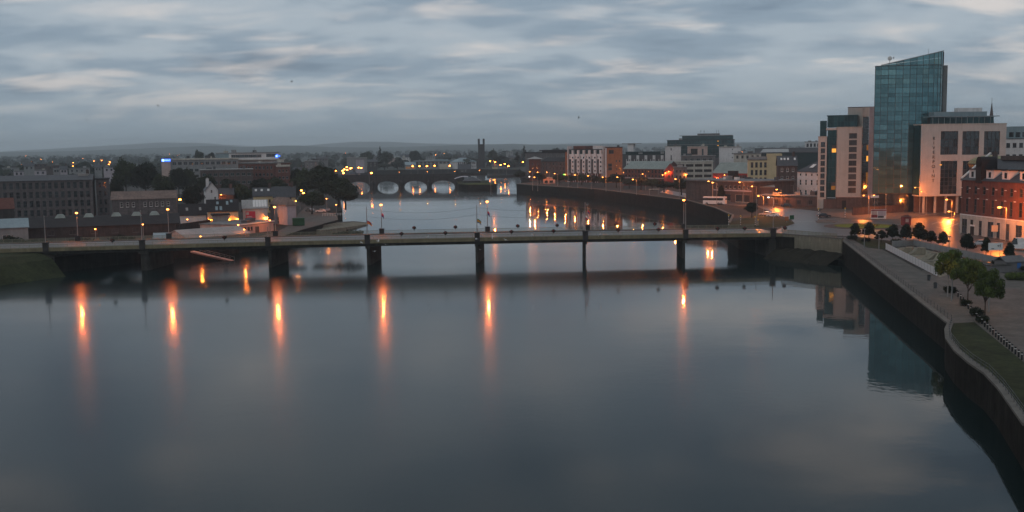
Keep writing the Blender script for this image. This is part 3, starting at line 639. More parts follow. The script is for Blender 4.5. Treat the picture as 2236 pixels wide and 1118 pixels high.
class Bld:
    def __init__(s, name, label, cat='building', px=(0, 1), ytop=0, Y=(400, 400), z0=LZ, depth=12.0, wall='cream', roof=('flat', 'flat_roof', 0.35), front=None, left=None, right=None, glass='glass', frame='dark_metal', group=None, lit=(), ov=0.35, z_top=None, wname='wall', fit=True):
        Y0, Y1 = Y if isinstance(Y, tuple) else (Y, Y)
        if fit:      # the px range spans the whole outline, receding side wall included
            px = list(px); a = W(px[0], ytop, Y0); b = W(px[1], ytop, Y1); wd = px[1] - px[0]
            if abs(Y1 - Y0) < 9:      # street grid: most blocks stand nearly square to the view
                yc = (Y0 + Y1) / 2; k = -0.85 * ((px[0] + px[1]) / 2 - CX) / F; hw_ = (b.x - a.x) / 2; Y0, Y1 = yc - k * hw_, yc + k * hw_; a = W(px[0], ytop, Y0); b = W(px[1], ytop, Y1)
            t_ = math.atan2(b.y - a.y, b.x - a.x)
            c = a if px[0] > CX else b; sh = F * (-math.sin(t_) - c.x / c.y * math.cos(t_)) / c.y      # px per metre of depth
            if px[0] > CX and sh < 0: depth = min(depth, 0.32 * wd / -sh); px[0] += -sh * depth
            if px[1] < CX and sh > 0: depth = min(depth, 0.32 * wd / sh); px[1] -= sh * depth
        a = W(px[0], ytop, Y0); b = W(px[1], ytop, Y1)
        s.z0, s.z1 = z0, (z_top if z_top is not None else (a.z + b.z) / 2 if ytop else z0 + 6)
        s.L = math.hypot(b.x - a.x, b.y - a.y); s.D = depth; s.H = s.z1 - z0; s.th = math.atan2(b.y - a.y, b.x - a.x)
        s.root = thing(name, label, cat, (a.x, a.y, z0), s.th, group)
        H, L, D = s.H, s.L, s.D; s.n = 0
        mb = MB(); f = front(L, H) if front else []; l = left(D, H) if left else []; r = right(D, H) if right else []
        face(mb, (0, 0), 0, L, 0, H, f); face(mb, (0, D), -math.pi / 2, D, 0, H, l); face(mb, (L, 0), math.pi / 2, D, 0, H, r); face(mb, (L, D), math.pi, L, 0, H, [])
        kind, rm, h = roof[:3]
        if kind == 'gx':
            for x in (0, L): mb.q((x, 0, H), (x, D, H), (x, D / 2, H + h))
        if kind == 'gy':
            for y in (0, D): mb.q((0, y, H), (L, y, H), (L / 2, y, H + h))
        if kind == 'mono':
            mb.q((0, 0, H), (0, D, H), (0, D, H + h)); mb.q((L, 0, H), (L, D, H), (L, D, H + h)); mb.q((0, D, H), (L, D, H), (L, D, H + h), (0, D, H + h))
        s.wall = mb.build(wname, wall, s.root)
        s.roof = roof_mesh(kind, L, D, H, h, ov).build('roof', rm, s.root)
        for ops, o, th in ((f, (0, 0), 0.0), (l, (0, D), -math.pi / 2), (r, (L, 0), math.pi / 2)):
            for i, q in enumerate(ops):
                g = q[4] if len(q) > 4 else glass; nm = 'window'
                if g == 'door': g, nm = 'dark_metal', 'door'
                me = win_mesh(q[1] - q[0], q[3] - q[2], g, frame)
                link(nm, me, s.root, (o[0] + math.cos(th) * q[0], o[1] + math.sin(th) * q[0], q[2]), th)
        s.clutter(kind, rm, h, name)
    def clutter(s, kind, rm, h, name):      # roof plant, aerials and chimneys
        rng = random.Random(name + str(round(s.L * 10))); L, D, H = s.L, s.D, s.H
        if name in ('apartment_tower', 'office_block', 'car_park', 'quay_kiosk', 'gate_lodge') or L < 5: return
        if kind == 'flat' and D > 4:
            for k in range(min(4, 1 + int(L / 12))):
                w, d, hh = rng.uniform(1.2, 3.2), rng.uniform(1.0, min(3.0, D * .4)), rng.uniform(0.7, 1.7); x, y = rng.uniform(0.5, max(.6, L - w - .5)), rng.uniform(1.2, max(1.3, D - d - .5))
                o = MB().box(x, y, H + h + .003, x + w, y + d, H + h + hh).build('roof_plant', rng.choice(['grey_metal', 'render_grey', 'dark_metal', 'pale_concrete']), s.roof)
                if rng.random() < .5: MB().tube((x + w / 2, y + d / 2, H + h + hh), (x + w / 2, y + d / 2, H + h + hh + rng.uniform(1, 2.6)), .05, n=5).tube((x + w / 2 - .5, y + d / 2, H + h + hh + .9), (x + w / 2 + .5, y + d / 2, H + h + hh + .9), .03, n=4).build('aerial', 'dark_metal', s.roof)
        if kind == 'gx' and rm == 'slate':
            for f in ((0.04, 0.96) if L > 9 else (0.9,)): s.chimney(.5 + f * (L - 1), D / 2, H + h * .75, 1.1, h * .25 + 1.5)
        MB().box(-.04, -.14, H - .25, L + .04, -.03, H - .1).build('gutter', 'dark_metal', s.roof)
    def box(s, name, m, x0, y0, z0, x1, y1, z1, parent=None): return MB().box(x0, y0, z0, x1, y1, z1).build(name, m, parent or s.root)
    def chimney(s, x, y, z, w=0.9, h=2.0, m='brick_brown'): return MB().box(x - w / 2, y - 0.4, z, x + w / 2, y + 0.4, z + h).box(x - w / 2 - .06, y - .46, z + h, x + w / 2 + .06, y + .46, z + h + .15).tube((x - .2, y, z + h), (x - .2, y, z + h + .5), .12).tube((x + .2, y, z + h), (x + .2, y, z + h + .5), .12).build('chimney', m, s.roof)
    def slopewin(s, name, m, x0, x1, f0, f1, h, t=0.12):    # lies on the front slope of a gx roof, f along the slope
        D = s.D; k = h / (D / 2)
        mb = MB(); P = lambda x, f, e: (x, f * D / 2 - e * k * 0.4, s.H + f * h + e)
        a, b, c, d = P(x0, f0, t), P(x1, f0, t), P(x1, f1, t), P(x0, f1, t); mb.q(a, b, c, d)
        e, f, g, i = P(x0, f0, 0.0), P(x1, f0, 0.0), P(x1, f1, 0.0), P(x0, f1, 0.0)
        mb.q(e, f, b, a); mb.q(f, g, c, b); mb.q(g, i, d, c); mb.q(i, e, a, d)
        return mb.build(name, m, s.roof)
def pxm(Y): return Y / F
# lamps -------------------------------------------------------------------------------------------------
LENS = {}
def lens_mesh(m, r): 
    k = (m, r)
    if k not in LENS: LENS[k] = MB().ball((0, 0, 0), 1.5 * r, r, 0.8 * r, 8, 4).mesh('lens', m, True)
    return LENS[k]
lamp_pole = MB().tube((0, 0, 0), (0, 0, 1), 0.11, 0.06, 8).mesh('pole', 'grey_metal', True)
lamp_arm = MB().tube((0, 0, 0), (0.9, 0, 0.28), 0.05, n=6).tube((0.9, 0, 0.28), (1.5, 0, 0.30), 0.05, n=6).mesh('arm', 'grey_metal', True)
lamp_head = MB().box(1.3, -0.17, 0.30, 2.2, 0.17, 0.42).box(1.36, -0.13, 0.42, 2.1, 0.13, 0.5).mesh('lamp_head', 'grey_metal')
def lamp(px, py, label, group, Y=None, z0=None, m='sodium', r=0.26, arm=True, rz=None, twin=False, name='street_lamp', h=8.5, zoff=0.0):
    z0 = RZ if z0 is None else z0
    if Y is None: Y = F * (30 - (z0 + h)) / max(6.0, py - hor(px)); Y = min(Y, 4200.0)
    p = W(px, py, Y); H = max(2.2, p.z - z0); rz = (0.0 if px < 1118 else math.pi) if rz is None else rz
    off = Vector((math.cos(rz), math.sin(rz), 0)) * (1.75 if arm else 0)
    t = thing(name, label, 'street lamp', (p.x - off.x, p.y - off.y, z0), rz, group)
    link('pole', lamp_pole, t, (0, 0, 0), 0, (1, 1, H - (0.05 if arm else 0.15)))
    for k in range(2 if twin else 1):
        a = math.pi * k
        if arm:
            link('arm', lamp_arm, t, (0, 0, H - 0.2), a); hd = link('lamp_head', lamp_head, t, (0, 0, H - 0.2 + zoff), a)
            link('lens', lens_mesh(m, r), hd, (1.75, 0, 0.24)); lamp_light(m, r, hd, (1.75, 0, 0.24))
        else:
            hd = MB().tube((0, 0, 0.0), (0, 0, 0.12), 0.20, 0.05, 8).build('lamp_head', 'dark_metal', t); hd.location = (0, 0, H + 0.2); link('lens', lens_mesh(m, r), hd, (0, 0, -0.22)); lamp_light(m, r, hd, (0, 0, -0.22))
    return t

# ------------------------------------------------------------------ the glass tower
TY = 364.0
def tower():
    t = thing('glass_tower', 'tall teal glass tower with curved front and slanted top', 'tower')
    xl, xr = W(1908, 300, TY + 1.6).x, W(2050, 300, TY + 6.3).x; zt = RZ
    n = 15; z_lo, nf = RZ + 6.6, 14; z_roof = W(1960, 144, TY).z; fh = (z_roof - z_lo) / nf
    ctrl = []
    c = Vector((W(1965, 300, TY).x, TY + 16, 0))
    # left corner strip turns away, then a shallow convex sweep that tightens at the right
    pts = [(xl, TY + 1.6), (xl + 1.55, TY + 0.2)]
    w = (xr - xl - 1.55)
    for k in range(1, n): 
        u = k / (n - 1); x = xl + 1.55 + w * math.sin(u * math.pi / 2 * 0.93) / math.sin(math.pi / 2 * 0.93); y = TY + 0.2 - 2.6 * math.sin(min(1, u * 1.5) * math.pi / 2) + 9.5 * max(0, u - 0.55) ** 2 / 0.2 * 0.9
        pts.append((x, y))
    cum = [0]
    back = [(pts[-1][0] + 8.0, TY + 24), (xl + 8.2, TY + 24)]
    body = [(a + 0.12, b + 0.22) for a, b in pts] + back
    MB().prism(body, RZ, z_roof - 0.05).build('core_wall', 'dark_metal', t)
    mesh_cache = {}
    mull = MB(); zpk = W(2043, 113, TY).z; zlf = W(1908, 147, TY).z + 0.5; zslope = lambda x: zlf + (x - xl) / (W(2043, 300, TY).x - xl) * (zpk - zlf)
    for i in range(len(pts) - 1):
        a, b = Vector((*pts[i], 0)), Vector((*pts[i + 1], 0)); d = b - a; L = d.length; ang = math.atan2(d.y, d.x)
        for j in range(nf):
            z = z_lo + j * fh
            for nm, h, dz_, m in (('pane', fh * 0.62 - 0.11, 0.055, 'teal_glass'), ('spandrel_panel', fh * 0.38 - 0.11, fh * 0.62 + 0.055, 'spandrel_glass')):
                k = (i, nm)
                if k not in mesh_cache: mesh_cache[k] = MB().box(0.05, 0, 0, L - 0.05, 0.08, h).mesh(nm, m)
                o = link(nm, mesh_cache[k], t, (a.x, a.y, z + dz_)); o.rotation_euler = (random.uniform(-.006, .006), random.uniform(-.002, .002), ang + random.uniform(-.007, .007))
        # tall ground storeys
        o = MB().box(0.05, 0, RZ + 0.05, L - 0.05, 0.08, z_lo - 0.1).build('lobby_pane', 'glass', t); o.location = (a.x, a.y, 0); o.rotation_euler = (0, 0, ang)
        # slanted crown: pane cut by the rising edge
        za, zb = zslope(a.x), zslope(b.x)
        if i >= len(pts) - 3: za = zb = None
        if za is None:
            top = zpk - [0.0, 0.7, 2.0][i - (len(pts) - 3)]; za = top; zb = zpk - [0.7, 2.0, 3.8][i - (len(pts) - 3)]
        if min(za, zb) > z_roof + 0.3:
            mb = MB(); zz = z_roof + 0.22
            for lo, hi in ((0.0, 0.5), (0.5, 1.0)):
                A = zz + (za - zz) * lo, zz + (za - zz) * hi; Bz = zz + (zb - zz) * lo, zz + (zb - zz) * hi
                mb.q((0.04, 0, A[0]), (L - 0.04, 0, Bz[0]), (L - 0.04, 0, Bz[1] - 0.06), (0.04, 0, A[1] - 0.06)); mb.q((L - 0.04, 0.1, Bz[0]), (0.04, 0.1, A[0]), (0.04, 0.1, A[1] - 0.06), (L - 0.04, 0.1, Bz[1] - 0.06))
            o = mb.build('crown_pane', 'teal_glass', t); o.location = (a.x, a.y, 0); o.rotation_euler = (0, 0, ang)
            mb = MB().q((0, -0.08, za), (L, -0.08, zb), (L, 0.3, zb), (0, 0.3, za)).q((0, -0.08, za - 0.25), (L, -0.08, zb - 0.25), (L, -0.08, zb), (0, -0.08, za)); o = mb.build('crown_rail', 'grey_metal', t); o.location = (a.x, a.y, 0.02); o.rotation_euler = (0, 0, ang)
        mb = MB().box(-0.055, -0.10, z_lo, 0.055, -0.003, max(z_roof, za or z_roof)); o = mb.build('mullion', 'dark_metal', t); o.location = (a.x, a.y, 0); o.rotation_euler = (0, 0, ang)
    fl = MB()
    for i in range(len(pts) - 1):
        (ax, ay), (bx, by) = pts[i], pts[i + 1]; fl.q((ax, ay - 0.16, z_roof + 0.0), (bx, by - 0.16, z_roof), (bx, by - 0.16, z_roof + 0.2), (ax, ay - 0.16, z_roof + 0.2))
    fl.build('roof_band', 'dark_metal', t)
    MB().prism([(a, b + 0.6) for a, b in pts] + back, z_roof - 0.04, z_roof + 0.1).build('roof', 'flat_roof', t)
    x0 = pts[-1][0] + 0.02
    MB().box(x0, TY + 5.6, RZ, x0 + 2.1, TY + 22, W(2058, 140, TY).z).build('side_wall', 'render_grey', t)
    for z in (31.2, 37.6): 
        o = link('window', win_mesh(1.0, 1.7, 'amber_window_dim', 'dark_metal'), t, (x0 + 0.5, TY + 5.45, z))
    d = thing('satellite_dish', 'white dish antenna on the slanted roof of the glass tower', 'antenna', W(1943, 130, TY + 8))
    MB().ball((0, 0, 0.4), 0.8, 0.25, 0.8, 12, 6).build('dish', 'white_trim', d, True); MB().tube((0, 0, -2.5), (0, 0, 0.4), 0.09).tube((0, 0, 0.4), (1.5, 0, 0.6), 0.08).tube((1.4, 0, 0.1), (1.4, 0, 1.0), 0.12).build('mount', 'grey_metal', d)
    mst = thing('roof_mast', 'thin mast at the peak of the glass tower', 'antenna', W(2027, 122, TY + 6)); MB().tube((0, 0, -3), (0, 0, 2.2), 0.07, 0.04).build('pole', 'dark_metal', mst); MB().ball((0, 0, 2.2), 0.1, 0.1, 0.15).build('tip', 'dark_metal', mst)
tower()
# left cream block of the tower group
c1 = Bld('apartment_tower', 'cream apartment block left of the glass tower with columns of square windows', 'building', (1787, 1806), 300, (389.4, 388.4), RZ, 14, 'cream', ('flat', 'pale_concrete', 0.4), front=lambda L, H: [(a, b, c, d) for a, b, c, d in gr(1, 9, 1.55, 1.75, 0.9, L - 0.6, 4.0, H - 1.4)], frame='dark_metal', ov=0.08, fit=False)
k = c1; Y0 = 384
def loc(b, px, py, Y): p = W(px, py, Y); q = b.root.matrix_world.inverted() @ p; return q
bpy.context.view_layer.update()
p0, p1 = loc(c1, 1803, 400, 384), loc(c1, 1824, 400, 384)
gz0, gz1 = loc(c1, 1803, 432, 384).z, loc(c1, 1803, 284, 384).z
x0, x1 = p0.x + 0.25, p1.x
# glazed bay: each pane its own piece, two lit
n = 9; hh = (gz1 - gz0) / n
for j in range(n):
    for i, (a, b) in enumerate(((x0, (x0 + x1) / 2), ((x0 + x1) / 2, x1))):
        m = 'green_glass'
        if j == 6 and i == 1: m = 'amber_window'
        if j == 1 and i == 1: m = 'amber_window_dim'
        MB().box(a + 0.04, -0.65, gz0 + j * hh + 0.06, b - 0.04, -0.45, gz0 + (j + (0.55 if m.startswith('amber') else 1.0)) * hh - 0.06).build('bay_pane', m, c1.root)
c1.box('bay_core', 'dark_metal', x0, -0.42, gz0, x1, 8, gz1)
xa, xb, xc = x1 + 0.02, loc(c1, 1851, 400, 384).x, loc(c1, 1881, 400, 384).x
zt1 = loc(c1, 1850, 279, 384).z
mb = MB(); ops = gr(1, 9, 2.75, 1.85, loc(c1, 1852, 400, 384).x - xa, loc(c1, 1869, 400, 384).x - xa, loc(c1, 1850, 423, 384).z, loc(c1, 1850, 289, 384).z)
face(mb, (xa, -0.9), 0, xc - xa, 1.6, zt1, ops); mb.box(xa, -0.66, 1.6, xc, 14, zt1, 'f'); mb.box(xc - 0.3, -0.9, 1.6, xc, -0.6, zt1, 'k'); mb.box(xa, -0.9, 1.6, xa + .3, -0.6, zt1, 'k'); mb.build('wing_wall', 'cream', c1.root)
for q in ops: link('window', win_mesh(q[1] - q[0], q[3] - q[2], 'dim_glass', 'dark_metal'), c1.root, (xa + q[0], -0.9, q[2]))
c1.box('wing_roof', 'pale_concrete', xa - 0.1, -1.0, zt1 + 0.002, xc + 0.1, 14, zt1 + 0.35)
# top header over the bay
c1.box('bay_header', 'cream', x0 - 0.6, -0.9, gz1 + 0.01, xa - 0.02, 14, zt1 - 0.003)
# glazed penthouse
pz1 = loc(c1, 1840, 251, 388).z; xp0, xp1 = loc(c1, 1806, 260, 388).x, loc(c1, 1873, 260, 388).x
c1.box('penthouse_core', 'dark_metal', xp0 + 0.15, 3.2, zt1 + 0.36, xp1 - 0.15, 13, pz1 - 0.3)
n = 9
for i in range(n):
    for j in range(2): MB().box(xp0 + (xp1 - xp0) * i / n + 0.04, 3.0, zt1 + 0.4 + j * (pz1 - zt1 - 0.7) / 2, xp0 + (xp1 - xp0) * (i + 1) / n - 0.04, 3.12, zt1 + 0.36 + (j + 1) * (pz1 - zt1 - 0.7) / 2).build('penthouse_pane', 'green_glass', c1.root)
c1.box('penthouse_roof', 'green_glass', xp0 - 0.2, 2.7, pz1 - 0.29, xp1 + 0.2, 13.3, pz1)
c1.box('side_stair', 'green_glass', xp0 - 2.6, 3.4, zt1 - 3.0, xp0 - 0.25, 11, zt1 + 2.8)
# lift core with vertical glass slot
zc = loc(c1, 1880, 235, 392).z; xk0, xk1, xk2, xk3 = [loc(c1, q, 300, 390).x for q in (1850, 1882, 1897, 1909)]
c1.box('lift_core', 'cream', xk0, 6.5, 2, xk1 + 2.2, 16, zc)
c1.box('lift_core_cap', 'dark_metal', xk0 - .1, 6.4, zc + 0.002, xk3 + .1, 16.1, zc + 0.25)
c1.box('core_fin', 'lilac_render', xk2 + 0.02, 3.0, 2, xk3, 16, zc)
c1.box('core_header', 'cream', xk1 + 0.0, 5.2, loc(c1, 1890, 255, 390).z, xk2, 6.4, zc - 0.003)
c1.box('core_wall', 'cream', xc + 0.02, 4.6, 2, xk1 - 0.02, 6.4, zc - 0.004)
sz0, sz1 = loc(c1, 1890, 424, 390).z, loc(c1, 1890, 256, 390).z; n = 14
for j in range(n):
    m = {8: 'amber_window_dim', 6: 'amber_window', 3: 'amber_window_dim', 2: 'amber_window_dim'}.get(j, 'glass')
    half = m.startswith('amber'); mid = xk1 + (xk2 - xk1) * 0.72
    MB().box(xk1 + 0.05, 5.4, sz0 + (sz1 - sz0) * j / n + 0.05, (mid if half else xk2) - 0.03, 5.5, sz0 + (sz1 - sz0) * (j + 1) / n - 0.03).build('slot_pane', 'glass', c1.root)
    if half: MB().box(mid + 0.02, 5.4, sz0 + (sz1 - sz0) * j / n + 0.05, xk2 - 0.05, 5.5, sz0 + (sz1 - sz0) * (j + 1) / n - 0.03).build('slot_pane', m, c1.root)
# podium with slanted dark brick wall and entrance
c1.box('podium', 'brick_brown', x0 - 1.0, -3.2, 0, xk2 + 2, 5, 3.6)
mb = MB(); xs0, xs1 = xa + 0.3, xk3 + 3
for x, h1 in ((xs0, 4.6),): mb.prism([(xs0, -3.6), (xs1, -3.6), (xs1, -3.3), (xs0, -3.3)], 0, 4.4)
mb.build('podium_wall', 'brick_brown', c1.root); c1.box('podium_coping', 'pink_render', xs0 - .2, -3.75, 4.41, xs1, -3.2, 4.6)
c1.box('entrance_door', 'black_paint', xs0 + 2.2, -3.66, 0.02, xs0 + 3.6, -3.605, 3.2)
for x in (c1.L - 0.7, 0.2): c1.box('pilotis', 'pale_concrete', x, -0.3, 0, x + 0.5, 0.2, 3.4)
# right block with the vertical name
r1 = Bld('office_block', 'broad cream block right of the glass tower with huge framed windows and vertical lettering', 'building', (2013, 2198), 272, (353, 355), 11.4, 6, 'cream', ('flat', 'pale_concrete', 0.35), ov=0.1, glass='green_glass', fit=False,
    front=lambda L, H: [])
bpy.context.view_layer.update()
def rl(px, py): return loc(r1, px, py, 353.5)
def set_front(b, ops, panes):
    me = b.wall.data; mb = MB(); L, H, D = b.L, b.H, b.D
    face(mb, (0, 0), 0, L, 0, H, ops); face(mb, (0, D), -math.pi / 2, D, 0, H, []); face(mb, (L, 0), math.pi / 2, D, 0, H, []); face(mb, (L, D), math.pi, L, 0, H, [])
    mb.q((0, 0, 0), (0, D, 0), (L, D, 0), (L, 0, 0))
    b.wall.data = mb.mesh('wall', [m for m in me.materials])
ops = []
for xa_, xb_, ya_, yb_, nc, nr in ((2053, 2094, 286, 338, 4, 3), (2102, 2142, 286, 338, 4, 3), (2151, 2189, 286, 338, 4, 3), (2052, 2092, 351, 424, 4, 4), (2102, 2142, 351, 424, 4, 4), (2151, 2189, 351, 424, 4, 4)):
    a, b = rl(xa_, yb_), rl(xb_, ya_); ops.append((a.x, b.x, a.z, b.z, nc, nr))
set_front(r1, ops, None)
for a, b, c, d, nc, nr in ops:
    for i in range(nc):
        for j in range(nr):
            x0, x1, y0, y1 = a + (b - a) * i / nc, a + (b - a) * (i + 1) / nc, c + (d - c) * j / nr, c + (d - c) * (j + 1) / nr
            link('pane', win_mesh(x1 - x0, y1 - y0, 'dim_glass' if (i + j * 3 + nc) % 5 == 0 else 'glass', 'dark_metal'), r1.root, (x0, 0.12, y0))
lam = MB().box(-0.3, -0.12, 0, 0.3, -0.02, 0.3).build('balcony_lamp', 'amber_window', r1.root); q = rl(2054, 361); lam.location = (q.x, 0, q.z)
def letter(ch, size, m, parent, loc_, rx=math.pi / 2, rz=0.0, depth=0.06):
    cu = bpy.data.curves.new('letter', 'FONT'); cu.body = ch; cu.size = size; cu.extrude = depth; cu.align_x = 'CENTER'
    tmp = bpy.data.objects.new('tmp', cu); COL.objects.link(tmp); bpy.context.view_layer.update()
    me = bpy.data.meshes.new_from_object(tmp.evaluated_get(bpy.context.evaluated_depsgraph_get())); bpy.data.objects.remove(tmp)
    me.materials.clear(); me.materials.append(M(m)); o = link('letter', me, parent, loc_); o.rotation_euler = (rx, 0, rz); return o
for k, ch in enumerate('RIVERPOINT'):
    q = rl(2038.5 - k * 0.2, 304 + k * 10.25); letter(ch, 1.5, 'dark_metal', r1.root, (q.x, -0.08, q.z - 0.2))
rz_ = r1.H + 0.36; a, b = rl(2040, 250), rl(2190, 256)
for i in range(11):
    x0, x1 = a.x + (b.x - a.x - 1) * i / 11, a.x + (b.x - a.x - 1) * (i + 1) / 11
    MB().box(x0 + 0.04, 2.6, rz_ + 0.02, x1 - 0.04, 2.72, rz_ + 2.2).build('penthouse_pane', 'green_glass', r1.root); MB().box(x0 - 0.06, 1.0, rz_ + 0.01, x0 + 0.06, 1.12, rz_ + 2.3).build('roof_post', 'grey_metal', r1.root)
r1.box('penthouse_core', 'dark_metal', a.x + 0.3, 2.9, rz_, b.x - 1.4, 5.6, rz_ + 2.2)
r1.box('penthouse_roof', 'blue_roof', a.x - 1.0, 0.7, rz_ + 2.3, b.x, 5.9, rz_ + 2.55); r1.box('penthouse_upstand', 'blue_roof', a.x + 0.6, 1.6, rz_ + 2.56, b.x - 4, 5.5, rz_ + 4.0)
a2, b2 = rl(2102, 245), rl(2158, 245); r1.box('plant_room', 'render_white', a2.x, 3, rz_ + 4.01, b2.x, 5.4, rz_ + 5.3)
for px in (2018, 2044, 2068, 2094, 2118, 2150, 2185):
    q = rl(px, 440); MB().box(q.x - 0.3, 0.6, RZ - 11.4, q.x + 0.3, 1.2, -0.01).build('column', 'pale_concrete', r1.root)
r1.box('undercroft_wall', 'brick_brown', 0.5, 5.2, RZ - 11.4, r1.L, 5.6, -0.01)
r1.box('dark_return', 'green_glass', -0.14, 0.5, 0.4, -0.01, 5.9, r1.H - 0.1)
# low wall with billboard in front of the tower
bw = thing('forecourt_wall', 'long low brown brick wall at the foot of the glass tower', 'wall'); a, b = G(1862, 471, RZ), G(2092, 455, RZ)
d = b - a; L_ = math.hypot(d.x, d.y); ang = math.atan2(d.y, d.x); wp = MB().box(0.02, 0, 0.13, L_ / 8 - 0.02, 0.35, 2.6).mesh('wall_panel', 'brick_brown')
for i in range(8): link('wall_panel', wp, bw, (a.x + d.x * i / 8, a.y + d.y * i / 8, RZ), ang)
cp = MB().box(0, -0.06, 2.61, L_, 0.41, 2.75).mesh('coping', 'dark_concrete'); link('coping', cp, bw, (a.x, a.y, RZ), ang)
for px, hh in ((1906, 5), (1925, 7), (1957, 5.5), (1975, 6.2), (1990, 5)):
    pass
# brick building at the right edge
m1 = Bld('brick_office', 'red brick office with white ground storey and slate attic at the right edge', 'building', (2100, 2290), 395, (276, 240), RZ - 0.25, 16, 'brick_red', ('gx', 'slate', 5.2),
    front=lambda L, H: gr(9, 1, 1.25, 2.0, 0.8, L - 0.6, H - 4.2, H - 1.2) + gr(9, 1, 1.25, 3.6, 0.8, L - 0.6, H - 9.0, H - 4.6), left=lambda L, H: gr(4, 2, 1.2, 2.3, 1, L - 1, 6.2, H - 0.8), glass='glass', frame='dark_metal', ov=0.25, fit=False)
L, H = m1.L, m1.H
mb = MB(); gops = []
face(mb, (-0.12, -0.12), 0, L + 0.2, 0.12, 5.1, [(0.8 + i * L / 9.2 + 0.3, 0.8 + i * L / 9.2 + 0.3 + (1.3 if i % 3 else 2.4), 0.5, 4.3) for i in range(9)]); mb.q((-0.12, -0.12, 5.1), (L, -0.12, 5.1), (L, 0, 5.2), (0, 0, 5.2)); face(mb, (-0.12, 16), -math.pi / 2, 16.12, 0.12, 5.1, gr(5, 1, 1.4, 3.2, 1, 15, 0.6, 4.4))
mb.build('ground_storey', 'pale_concrete', m1.root)
for i in range(9): w = (1.3 if i % 3 else 2.4); link('window', win_mesh(w, 3.8, 'glass', 'dark_metal'), m1.root, (-0.12 + 0.8 + i * L / 9.2 + 0.3, -0.205, 0.5))
m1.box('storey_band', 'white_trim', -0.15, -0.15, 5.25, L, -0.002, 5.55)
for z in (H - 5.0, H - 2.4):
    for i in range(10): x = i * L / 9.2; m1.box('string_course', 'white_trim', x - 0.35, -0.07, z, x + 0.45, -0.002, z + 0.18)
for i, x in enumerate((2.6, 10.4, 17.2, 24.5)):
    dm = m1.box('dormer', 'render_white', x, 0.5, H + 0.0, x + 3.2, 5, H + 2.5); m1.box('dormer_roof', 'dark_roof', x - 0.3, 0.2, H + 2.51, x + 3.5, 6, H + 2.75, dm); MB().box(x + 1.1, 0.44, H + 0.6, x + 2.1, 0.495, H + 2.0).build('window', 'glass', dm)
for x in (6.9,): 
    g = MB(); g.prism([(x, -0.3), (x + 2.6, -0.3), (x + 2.6, 4), (x, 4)], H - 0.8, H + 4.6); g.tube((x + 1.3, -0.3, H + 4.6), (x + 1.3, 4, H + 4.6), 1.3, n=14); g.build('arched_bay', 'dark_roof', m1.roof)
mb = MB(); mb.q((-0.3, 0, H), (-0.3, 8, H + 6.6), (0.3, 8, H + 6.6), (0.3, 0, H)); mb.box(-0.3, -0.2, H - 0.6, 0.3, 0.3, H + 0.3); o = mb.build('gable_coping', 'white_trim', m1.roof); so_ = o.modifiers.new('s', 'SOLIDIFY'); so_.thickness = 0.3
m1.box('attic_ridge', 'brick_brown', 6, 7, H + 4.9, L - 2, 9.4, H + 6.0)
m1.box('door', 'black_paint', 5.4, -0.2, 0.12, 6.7, -0.125, 2.6); m1.box('door_surround', 'white_trim', 5.0, -0.3, 2.61, 7.1, -0.125, 3.0)
# behind it: round domed building, grey apartments, spire
p = W(2165, 345, 330); db = thing('domed_rotunda', 'low rotunda with pale dome behind the red brick office', 'building', (p.x, p.y, RZ)); r_ = 23 * 330 / F * 1.0
wz = W(2165, 357, 330).z - RZ
MB().tube((0, 0, 0), (0, 0, wz), 6.4, n=24).build('drum', 'brick_brown', db); dm = MB(); dm.ball((0, 0, wz), 6.9, 6.9, 2.6, 24, 8); dm.build('dome', 'dome_copper', db, True); MB().tube((0, 0, wz - 0.25), (0, 0, wz + 0.05), 7.0, n=24).build('eaves', 'dark_roof', db)
g1 = Bld('grey_apartments', 'grey and white apartments beyond the lettered block at the right edge', 'building', (2190, 2300), 302, 400, RZ, 14, 'render_white', ('flat', 'blue_roof', 0.4), front=lambda L, H: gr(7, 5, 1.3, 1.7, 0.8, L - 0.8, 3, H - 0.4), frame='dark_metal')
g1.box('attic', 'blue_roof', 1, 2, g1.H + 0.41, g1.L, 12, g1.H + 4.6); 
for i in range(8): g1.box('attic_window', 'glass', 2 + i * 2.3, 1.9, g1.H + 0.6, 3.6 + i * 2.3, 1.995, g1.H + 2.4)
p = W(2165, 250, 700); sp_ = thing('church_spire', 'thin dark church spire poking up behind the lettered block', 'church', (p.x, p.y, RZ)); zt_ = W(2165, 220, 700).z - RZ
MB().box(-3, -3, 0, 3, 3, zt_ - 24).build('belfry', 'dark_stone', sp_); mb = MB(); b4 = [(3 * math.cos(k * math.pi / 4), 3 * math.sin(k * math.pi / 4), zt_ - 24.0) for k in range(8)]
for k in range(8): mb.q(b4[k], b4[(k + 1) % 8], (0, 0, zt_))
mb.build('spire', 'brick_brown', sp_); MB().tube((0, 0, zt_ - 0.3), (0, 0, zt_ + 2), 0.12).build('cross_pole', 'dark_metal', sp_)
rb = Bld('brick_terrace', 'red brick rear building under the grey apartments at the right edge', 'building', (2200, 2300), 348, 300, RZ, 10, 'brick_red', ('flat', 'flat_roof', 0.4), front=lambda L, H: gr(4, 3, 1.0, 1.6, 0.8, L - 0.8, 3, H - 0.6))
